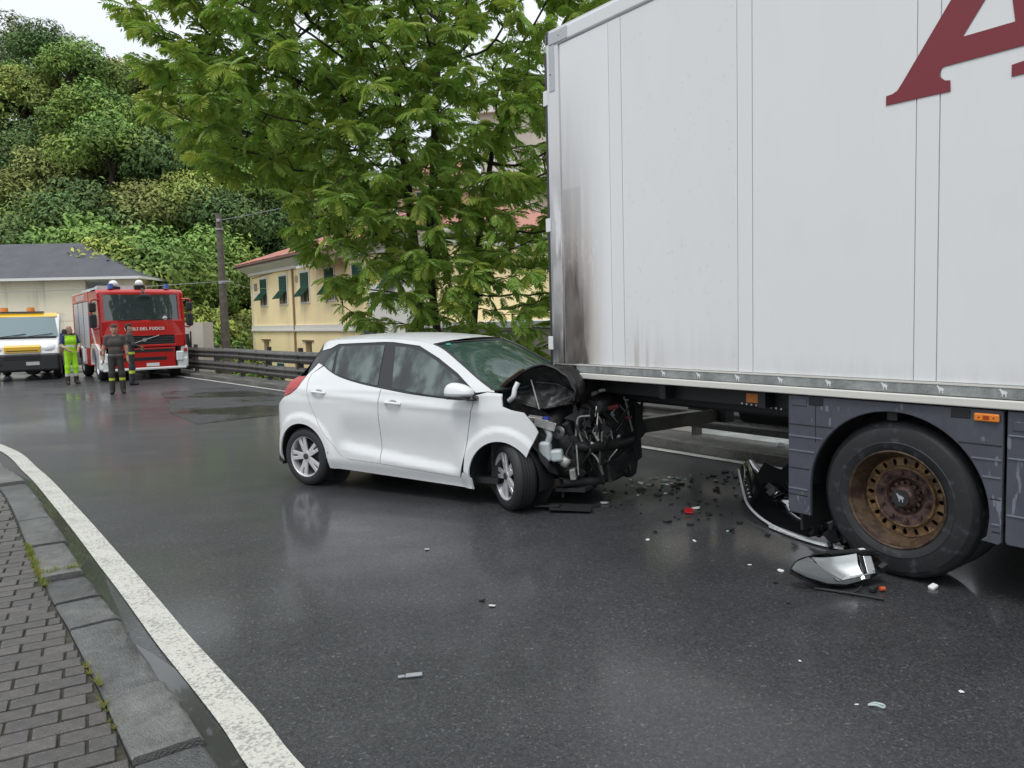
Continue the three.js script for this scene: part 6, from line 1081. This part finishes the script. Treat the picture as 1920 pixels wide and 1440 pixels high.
{
  // houses up the slope, mostly behind the tree
  const h1 = thing('hill_house', 'small pink-walled house with red roof up the slope behind the tree', 'house', [-5.2, 8.5, -62], 0.25);
  mesh('wall', [bb(-3, 3, -4, 4.3, -5, 0)], M.pinkWall, h1);
  mesh('roof', [quad([-3.4, 4.3, 0.5], [3.4, 4.3, 0.5], [2.0, 6.3, -2.5], [-2.0, 6.3, -2.5]), quad([3.4, 4.3, 0.5], [3.4, 4.3, -5.5], [2, 6.3, -2.5], [2, 6.3, -2.5]), quad([-3.4, 4.3, -5.5], [-3.4, 4.3, 0.5], [-2, 6.3, -2.5], [-2, 6.3, -2.5]), quad([3.4, 4.3, -5.5], [-3.4, 4.3, -5.5], [-2, 6.3, -2.5], [2, 6.3, -2.5])], M.tile, h1);
  for (const x of [-1.6, 0.9]) { const w = sub(h1, 'window', [x, 1.6, 0]); mesh('pane', [bb(-0.4, 0.4, 0, 1.5, -0.02, 0.03)], M.green, w); mesh('surround', [bb(-0.55, 0.55, -0.1, 0, -0.02, 0.06), bb(-0.55, 0.55, 1.5, 1.6, -0.02, 0.06)], M.houseTrim, w); }
  mesh('balcony', [bb(-3.2, 3.2, 3.35, 3.5, 0, 0.5)], M.houseTrim, h1);
  const h2 = thing('grey_apartments', 'tall pale grey apartment block behind the tree and the trailer', 'building', [0.2, -3.3, -41], -0.25);
  mesh('wall', [bb(-1.6, 14, 0, 15.6, -8, 0)], M.greyWall, h2);
  mesh('roof_edge', [bb(-1.9, 14.3, 15.6, 15.9, -8.3, 0.3)], M.houseTrim, h2);
  for (let f = 0; f < 4; f++) for (const x of [-0.3, 2.2, 5, 8]) { const w = sub(h2, 'window', [x, 1.4 + f * 3.5, 0]); mesh('pane', [bb(-0.5, 0.5, 0, 1.6, -0.02, 0.02)], M.curtain, w); mesh('frame', [bb(-0.6, 0.6, -0.1, 0, -0.02, 0.1), bb(-0.6, -0.5, 0, 1.6, -0.02, 0.05), bb(0.5, 0.6, 0, 1.6, -0.02, 0.05)], M.houseTrim, w); }
  for (let f = 1; f < 4; f++) mesh('balcony', [bb(1.2, 6, 1.0 + f * 3.5, 1.12 + f * 3.5, 0, 1.0), ...Array.from({ length: 20 }, (_, k) => bb(1.2 + k * 0.25, 1.23 + k * 0.25, 1.12 + f * 3.5, 2.0 + f * 3.5, 0.95, 0.98)), bb(1.2, 6, 2.0 + f * 3.5, 2.05 + f * 3.5, 0.93, 1.0)], M.houseTrim, h2);
}
{
  // sheet fence and low wall at the bend
  const rows = []; for (let i = 0; i <= 30; i++) { const u = lerp(28.5, 35.5, i / 30), r = []; for (let k = 0; k <= 6; k++) r.push(P(u, 6.9 + 0.06 * Math.sin(i * 1.7 + k * 0.4) - 0.06 * k / 6, 0.0 + k / 6 * (1.32 - 0.12 * Math.sin(i * 0.5) ** 2))); rows.push(r); }
  const F = thing('sheet_fence', 'sagging dark grey plastic sheet fence behind the guard rail', 'fence', [0, 0, 0]);
  mesh('sheet', [grid(rows), grid(rows.map((r) => r.map((p) => [p[0] + 0.004, p[1], p[2] - 0.004]).reverse()))], std([0.055, 0.065, 0.07], 0.45), F);
  for (const u of [28.6, 31, 33.4, 35.4]) mesh('stake', [rod(P(u, 6.97, -0.4), P(u, 6.97, 1.4), 0.03)], M.galvDark, F);
  tag(mesh('low_wall', [(() => { const g = bb(-6, 6, -0.5, 1.72, -0.2, 0.2); put(g, 0, 0, 0, 0, RT, 0); const p = P(38.5, 8.6); g.translate(p[0], 0, p[2]); return g; })()], M.greyWall), 'low rendered garden wall behind the sheet fence', 'wall');
}

// ---------- vegetation ----------
M.bark = std([1, 1, 1], 0.95, { map: rep(tex(256, 512, (x, y) => { const v = 0.27 + 0.16 * (fbm(x * 16, y * 5, 4, 16, 241) - 0.5) + 0.06 * (fbm(x * 5, y * 5, 3, 5, 242) - 0.5); return [v * 1.08, v * 0.97, v * 0.86]; }, true), 1.2, 0.6), bumpMap: rep(stoneBump, 2), bumpScale: 0.01 });
M.leaf = std([0.95, 0.95, 1.0], 0.8, { vertexColors: true, side: THREE.DoubleSide });
M.leafI = phy([1, 1, 1], 1, { transmission: 0.5, thickness: 0, side: THREE.DoubleSide, ior: 1.35 });
// one pinnate leaf: arched stalk with paired pointed leaflets
function pinnate(len, pairs, droop, s) {
  const pos = []; const at = (t) => [len * (t - 0.25 * droop * t * t * t), 0.10 * len * t - droop * len * t * t * 0.62, 0];
  const tri = (a, b, c) => pos.push(...a, ...b, ...c);
  for (let k = 0; k < pairs; k++) {
    const t = 0.2 + 0.78 * k / pairs, p = at(t), L = len * 0.29 * (0.65 + 0.75 * Math.sin(Math.PI * (0.18 + 0.72 * k / pairs))), w = L * 0.165;
    for (const sd of [1, -1]) {
      const fw = 0.42 + 0.2 * hash(k, sd + 3, s), dn = -0.42 - 0.3 * hash(k, sd + 7, s), dx = fw, dz = sd, l = Math.hypot(dx, dz, dn), d = [dx / l, dn / l, dz / l], q = (f, o) => [p[0] + d[0] * L * f + o * 0.9, p[1] + d[1] * L * f + Math.abs(o) * 0.25, p[2] + d[2] * L * f - o * sd * 0.42];
      const a = q(0, 0), b = q(0.38, w), c = q(1, 0), e = q(0.38, -w), m = q(0.4, 0); m[1] -= w * 0.35; tri(a, b, m); tri(b, c, m); tri(a, m, e); tri(m, c, e);
    }
  }
  const p = at(0.97), L = len * 0.2; tri(p, [p[0] + L * 0.4, p[1] - L * 0.3, L * 0.17], [p[0] + L * 0.85, p[1] - L * 0.6, 0]); tri(p, [p[0] + L * 0.85, p[1] - L * 0.6, 0], [p[0] + L * 0.4, p[1] - L * 0.3, -L * 0.17]);
  for (let k = 0; k < 4; k++) { const a = at(k / 4), b = at((k + 1) / 4); const w = 0.004; tri([a[0], a[1] + w, a[2]], [b[0], b[1] + w, b[2]], [b[0], b[1] - w, b[2]]); tri([a[0], a[1] + w, a[2]], [b[0], b[1] - w, b[2]], [a[0], a[1] - w, a[2]]); }
  const g = new THREE.BufferGeometry(); g.setAttribute('position', new THREE.Float32BufferAttribute(pos, 3)); g.computeVertexNormals(); return g;
}
// branches grown towards points scattered through the crown
function growTree(stems, targets, step, infl, kill, iters) {
  const nodes = []; const add = (p, parent) => { nodes.push({ p, parent, kids: 0, r: 0 }); if (parent >= 0) nodes[parent].kids++; return nodes.length - 1; };
  for (const st of stems) { let last = -1; for (let i = 0; i < st.length - 1; i++) { const a = V(...st[i]), b = V(...st[i + 1]), n = Math.max(1, Math.round(a.distanceTo(b) / step)); for (let k = i ? 1 : 0; k <= n; k++) last = add(a.clone().lerp(b, k / n), last); } }
  let T = targets.map((p) => ({ p, n: -1, d: 1e9 })), from = 0;
  for (let it = 0; it < iters && T.length; it++) {
    for (const t of T) for (let i = from; i < nodes.length; i++) { const d = t.p.distanceToSquared(nodes[i].p); if (d < t.d) { t.d = d; t.n = i; } }
    from = nodes.length; const pull = new Map();
    T = T.filter((t) => t.d > kill * kill);
    for (const t of T) if (t.d < infl * infl) { const v = pull.get(t.n) || V(0, 0, 0); v.add(t.p.clone().sub(nodes[t.n].p).normalize()); pull.set(t.n, v); }
    if (!pull.size) break;
    for (const [i, v] of pull) { if (v.lengthSq() < 1e-6) continue; v.normalize().add(V(rr(-0.25, 0.25), rr(-0.1, 0.3), rr(-0.25, 0.25))).normalize(); const np = nodes[i].p.clone().addScaledVector(v, step); if (nodes[i].kids < 4) add(np, i); }
  }
  for (let i = nodes.length - 1; i >= 0; i--) { const n = nodes[i]; if (!n.kids) n.r = 0.0085; else n.r = Math.pow(n.acc, 1 / 2.35); if (n.parent >= 0) nodes[n.parent].acc = (nodes[n.parent].acc || 0) + Math.pow(n.r, 2.35); }
  return nodes;
}
function branchGeo(nodes, rMin, rMax = 9) { const g = []; for (const n of nodes) { if (n.parent < 0) continue; const q = nodes[n.parent]; const r1 = n.r, r0 = Math.min(q.r, r1 * 1.6 + 0.01); if (Math.max(r0, r1) < rMin || r1 >= rMax) continue; const c = rod([q.p.x, q.p.y, q.p.z], [n.p.x, n.p.y, n.p.z], r0, r1, r1 > 0.06 ? 10 : r1 > 0.02 ? 6 : 4); g.push(c); } return g; }
{
  seed = 31337;
  const blobs = [[-1.6, 6.7, -15.4, 4.8, 3.6, 3.2, 620], [-3.9, 6.4, -14.6, 2.9, 2.6, 2.4, 900], [-1.7, 3.2, -14.9, 2.3, 2.2, 1.7, 320], [0.9, 3.6, -15.0, 2.1, 3.1, 1.8, 430], [-2.4, 9.3, -15, 4.9, 2.3, 3, 560], [-5.0, 7.5, -14.4, 1.8, 2.1, 1.6, 380], [-3.3, 4.9, -14.2, 1.8, 0.9, 1.2, 150], [1.4, 8, -15.4, 3, 3, 2.4, 260], [-2.2, 3.1, -14.3, 1.7, 1.7, 1.1, 280], [-0.3, 2.4, -14.5, 1.6, 1.7, 1.1, 300], [-2.6, 4.0, -13.9, 1.6, 1.3, 0.9, 240], [0.1, 4.8, -13.9, 1.7, 1.7, 0.9, 260], [-1.3, 5.6, -13.6, 1.8, 1.4, 0.8, 200]];
  const tg = []; for (const [x, y, z, a, b, c, n] of blobs) for (let k = 0; k < n; k++) { let p; do p = V(rr(-1, 1), rr(-1, 1), rr(-1, 1)); while (p.length() > 1); const l = p.length(); p.multiplyScalar(l < 0.5 ? 1 : 1); tg.push(V(x + p.x * a, y + p.y * b, z + p.z * c)); }
  const TB = [-1.6, -3.3, -15.5];
  const stems = [[[-1.86, -3.3, -15.5], [-1.85, 0.5, -15.45], [-1.80, 2.3, -15.4], [-1.95, 4.0, -15.4], [-2.1, 6.0, -15.3]], [[-1.5, -3.3, -15.7], [-1.46, 1.0, -15.6], [-1.62, 2.8, -15.5], [-1.45, 4.4, -15.4], [-1.3, 6.5, -15.3]], [[-0.75, -3.3, -15.9], [-0.75, 1.5, -15.7], [-0.55, 3.5, -15.5], [-0.2, 5.2, -15.3]]];
  const nodes = growTree(stems, tg, 0.28, 3.2, 0.40, 90);
  const Tr = thing('tall_tree', 'tall leafy tree with drooping feathery leaves behind the white car', 'tree', TB);
  const off = (gs) => gs.map((g) => g.translate(-TB[0], -TB[1], -TB[2]));
  // thicken the stems a little towards the ground
  for (const n of nodes) n.r *= 1.0;
  mesh('trunk', off(branchGeo(nodes, 0.055)), M.bark, Tr);
  mesh('branches', off(branchGeo(nodes, 0.0, 0.055).filter(Boolean)), M.bark, Tr);
  const kinds = [pinnate(0.46, 7, 0.75, 1), pinnate(0.38, 6, 0.95, 2), pinnate(0.52, 8, 0.5, 3)];
  const lists = [[], [], []];
  nodes.forEach((n, i) => {
    if (n.r > 0.022) return;
    const tip = n.kids === 0; const cnt = tip ? 18 : 2 + (rnd() < 0.8 ? 1 : 0);
    const a0 = rr(0, 6.28);
    for (let k = 0; k < cnt; k++) lists[Math.floor(rnd() * 3)].push({ p: n.p, a: Math.atan2(-(n.p.z + 15.4) , n.p.x + 2.2) + rr(-1.5, 1.5) + (tip ? (k - 3) * 0.25 : 0), e: rr(-0.8, 0.6), s: rr(0.5, 0.98), tip, roll: rr(-0.6, 0.6), y: n.p.y });
  });
  const crown = sub(Tr, 'crown');
  lists.forEach((l, q) => {
    const im = new THREE.InstancedMesh(kinds[q], M.leafI, l.length), c = new THREE.Color();
    l.forEach((o, i) => { const m = new THREE.Matrix4().makeRotationFromEuler(new THREE.Euler(o.roll, o.a, o.e, 'YZX')); m.scale(V(o.s, o.s, o.s)); m.setPosition(o.p.x - TB[0], o.p.y - TB[1], o.p.z - TB[2]); im.setMatrixAt(i, m); const t = rnd(), yo = o.tip && rnd() < 0.4 ? 0.5 : 0; im.setColorAt(i, c.setRGB(lerp(0.22, 0.37, t) + 0.16 * yo, lerp(0.39, 0.52, t) + 0.02 * yo, lerp(0.045, 0.08, t))); });
    im.name = 'leaves'; im.userData.kind = 'stuff'; im.castShadow = im.receiveShadow = true; crown.add(im);
  });
  console.log('tall tree nodes', nodes.length, 'leaves', lists.map((l) => l.length).join());
}
// broad-leaved trees of the hillside: lobed crowns of small leaves over limbs
function leafCloud(lobes, n, size, base, vary) {
  const pos = new Float32Array(n * 18), col = new Float32Array(n * 18), nor = new Float32Array(n * 18); let w = 0; const tot = lobes.reduce((s, l) => s + l[3] * l[3], 0);
  for (const [x, y, z, r, fl = 0.8] of lobes) {
    const cnt = Math.floor(n * r * r / tot), tone = rr(0.72, 1.3), hue = rr(-0.12, 0.12);
    for (let k = 0; k < cnt && w < n; k++) {
      const d = V(rr(-1, 1), rr(-0.75, 1), rr(-1, 1)).normalize(); const bump = 1 + 0.35 * (vnoise(d.x * 3 + x * 5, d.y * 3 + d.z * 3 + z * 5, 0, 3) - 0.5); const q = (rnd() < 0.8 ? rr(0.82, 1.08) : rr(0.4, 0.85)) * bump;
      const p = V(x + d.x * r * q, y + d.y * r * q * fl, z + d.z * r * q);
      const nn = d.clone().add(V(rr(-0.8, 0.8), rr(-0.2, 1.0), rr(-0.8, 0.8))).normalize(), a = nn.clone().cross(V(rr(-1, 1), rr(-1, 1), rr(-1, 1))).normalize(), b = nn.clone().cross(a), s = size * rr(0.6, 1.3);
      const P0 = p.clone().addScaledVector(a, -s), P1 = p.clone().addScaledVector(b, s * 0.42).addScaledVector(nn, s * 0.1), P2 = p.clone().addScaledVector(a, s).addScaledVector(nn, -s * 0.25), P3 = p.clone().addScaledVector(b, -s * 0.42).addScaledVector(nn, s * 0.1);
      [P0, P2, P1, P0, P3, P2].forEach((v, i) => { pos.set([v.x, v.y, v.z], w * 18 + i * 3); nor.set([nn.x, nn.y, nn.z], w * 18 + i * 3); });
      const t = tone * rr(1 - vary, 1 + vary); const c = [base[0] * t * (1 + hue), base[1] * t, base[2] * t * (1 - hue)]; for (let i = 0; i < 6; i++) col.set(c, w * 18 + i * 3); w++;
    }
  }
  const g = new THREE.BufferGeometry(); g.setAttribute('position', new THREE.BufferAttribute(pos.slice(0, w * 18), 3)); g.setAttribute('normal', new THREE.BufferAttribute(nor.slice(0, w * 18), 3)); g.setAttribute('color', new THREE.BufferAttribute(col.slice(0, w * 18), 3)); return g;
}
function makeTree(name, label, h, R, lobesN, leaves, size, base, o = {}) {
  const T = thing(name, label, 'tree', [0, 0, 0], 0, o.group || 'trees on the wooded hillside');
  const lobes = []; const limbs = []; const trunkTop = V(rr(-0.3, 0.3), h * (o.bole || 0.45), rr(-0.3, 0.3));
  for (let k = 0; k < lobesN; k++) { const a = k * 2.4 + rr(-0.4, 0.4), q = Math.sqrt((k + 0.5) / lobesN), y = h * ((o.lo || 0.45) + (1 - (o.lo || 0.45)) * (1 - q * q * 0.75) * rr(0.62, 1.0)), r = R * rr(0.30, 0.5); lobes.push([Math.cos(a) * R * 0.78 * q, y - r * 0.5, Math.sin(a) * R * 0.78 * q, r, rr(0.6, 0.95)]); limbs.push(tube([trunkTop.clone().multiplyScalar(rr(0.6, 0.95)), V(Math.cos(a) * R * 0.4 * q, lerp(trunkTop.y, y, 0.6), Math.sin(a) * R * 0.4 * q), V(Math.cos(a) * R * 0.78 * q, y - r * 0.4, Math.sin(a) * R * 0.78 * q)], R * 0.018, 8, 5)); }
  mesh('trunk', [tube([[0, -0.8, 0], [rr(-0.1, 0.1), h * 0.2, rr(-0.1, 0.1)], trunkTop], h * 0.022, 10, 8)], M.bark, T);
  mesh('limbs', limbs, M.bark, T);
  mesh('crown', leafCloud(lobes, leaves, size, base, 0.3), M.leaf, T, { keep: true });
  return T;
}
{
  seed = 2024;
  const protos = [
    makeTree('broadleaf_tree', 'mid green broad-leaved tree on the wooded hillside', 7.5, 3.6, 17, 7200, 0.17, [0.20, 0.31, 0.06]),
    makeTree('evergreen_oak', 'dark green round-headed evergreen oak on the wooded hillside', 7, 3.4, 18, 7200, 0.15, [0.12, 0.20, 0.055]),
    makeTree('acacia_tree', 'pale yellow-green feathery tree on the wooded hillside', 7, 3.6, 19, 6800, 0.17, [0.30, 0.38, 0.08]),
    makeTree('olive_green_tree', 'dull olive-green bushy tree on the wooded hillside', 6, 3.3, 16, 6400, 0.16, [0.24, 0.28, 0.08]),
    makeTree('slender_tree', 'tall sparse feathery tree on the ridge against the sky', 10, 2.6, 16, 3200, 0.16, [0.18, 0.21, 0.09], { lo: 0.35, bole: 0.75, group: 'sparse trees on the ridge' }),
  ];
  const bush = makeTree('roadside_shrub', 'bright green leafy shrub on the bank behind the guard rail', 2.6, 1.7, 12, 4200, 0.11, [0.20, 0.33, 0.06], { lo: 0.3, bole: 0.3, group: 'shrubs on the bank' });
  const usedP = new Set();
  const place = (k, x, z, s, ry, dy = 0) => { const p = k < 0 ? bush : protos[k]; const o = usedP.has(k) ? copyOf(p) : p; usedP.add(k); o.position.set(x, terrainY(x, z) + dy, z); o.rotation.y = ry; o.scale.setScalar(s); return o; };
  const at = (px, d) => [(px - 960) / 1442 * d, -d];
  // rows climbing the hill; nearer rows lower
  const rows = [[43, -60, 480, 64, [2, 0, 2, 3]], [48, -90, 560, 66, [0, 2, 1, 0]], [54, -80, 640, 66, [1, 0, 3, 2]], [60, -60, 720, 62, [0, 1, 1, 3]], [67, -90, 800, 60, [3, 0, 1, 2]], [75, -60, 900, 62, [1, 3, 0, 1]], [84, -60, 1020, 86, [1, 0, 3, 1]]];
  const where = ['at the foot of the wooded hill', 'low on the wooded hill', 'part way up the wooded hill', 'on the middle of the wooded hill', 'high on the wooded hill', 'just under the ridge', 'on the ridge line'];
  const look = ['mid green broad-leaved tree', 'dark green evergreen oak', 'pale yellow-green feathery tree', 'dull olive-green bushy tree'];
  rows.forEach(([d, a, b, st, kinds], ri) => { let i = 0; for (let px = a; px <= b; px += st * rr(0.8, 1.2)) { const dd = d + rr(-2.5, 2.5), [x, z] = at(px, dd); if (d < 45 && px < 215) continue; const kk = kinds[i++ % kinds.length], o = place(kk, x, z, rr(0.8, 1.18), rr(0, 6.28), d < 50 ? -0.2 : 0); o.userData.label = look[kk] + ' ' + where[ri] + ', ' + (px < 120 ? 'above the beige building' : px < 300 ? 'behind the fire engine' : px < 480 ? 'behind the utility pole' : px < 700 ? 'behind the yellow house' : 'behind the tall tree'); } });
  for (const px of [-40, 30, 75, 130, 195, 262]) { const [x, z] = at(px, 82 + rr(-3, 3)); place(4, x, z, px < 100 ? rr(0.95, 1.15) : rr(0.55, 0.75), rr(0, 6)); }
  for (const [px, d, s] of [[300, 40, 1.0], [345, 40, 1.2], [390, 39, 1.1], [440, 36, 1.25], [468, 38, 1.1], [270, 42, 1.1], [225, 44, 1.2], [455, 33, 0.9], [410, 43, 1.3], [330, 44, 1.4]]) { const [x, z] = at(px, d); const o = place(-1, x, z, s, rr(0, 6), 0); o.userData.label = 'bright green leafy shrub ' + (px < 290 ? 'behind the fire engine roof' : px < 360 ? 'above the sheet fence' : px < 430 ? 'behind the utility pole' : 'against the corner of the yellow house'); }
}
// weeds in the joint between pavement and kerb
{
  seed = 606;
  const g = new THREE.BufferGeometry(); const pos = []; for (let k = 0; k < 7; k++) { const a = k * 0.9, l = 0.04 + 0.02 * (k % 3), x = Math.cos(a) * l * 0.7, z = Math.sin(a) * l * 0.7, w = 0.005; pos.push(-w * Math.sin(a), 0, w * Math.cos(a), w * Math.sin(a), 0, -w * Math.cos(a), x, l * 0.7, z); } g.setAttribute('position', new THREE.Float32BufferAttribute(pos, 3)); g.computeVertexNormals();
  const spots = []; const tot = kerbCurve.getLength();
  for (let k = 0; k < 130; k++) { const s = k < 90 ? rr(9.3, 10.6) : rr(4.6, 9), p = kerbCurve.getPointAt(s / tot), d = kerbCurve.getTangentAt(s / tot), o = KW + rr(-0.012, 0.016); if (k >= 90 && fbm(s * 4, 2, 2, 0, 5) < 0.7) continue; spots.push([p.x + d.z * o, p.z - d.x * o]); }
  for (let k = 0; k < 50; k++) { const p = kerbCurve.getPointAt(9.62 / tot), d = kerbCurve.getTangentAt(9.62 / tot), o = rr(0.02, KW); spots.push([p.x + d.z * o + rr(-0.02, 0.02), p.z - d.x * o + rr(-0.02, 0.02)]); }
  const im = new THREE.InstancedMesh(g, M.leafI, spots.length), c = new THREE.Color(); spots.forEach(([x, z], i) => { im.setMatrixAt(i, new THREE.Matrix4().compose(V(x, KH - 0.012, z), new THREE.Quaternion().setFromEuler(new THREE.Euler(0, rr(0, 6), 0)), V(1, 1, 1).multiplyScalar(rr(0.4, 1.0)))); const t = rnd(); im.setColorAt(i, c.setRGB(lerp(0.12, 0.28, t), lerp(0.2, 0.24, t), 0.03)); });
  im.name = 'weeds'; im.castShadow = im.receiveShadow = true; scene.add(im); tag(im, 'small yellow-green weeds in the joint beside the kerb', null, null, 'stuff');
}

renderer.render(scene, camera);
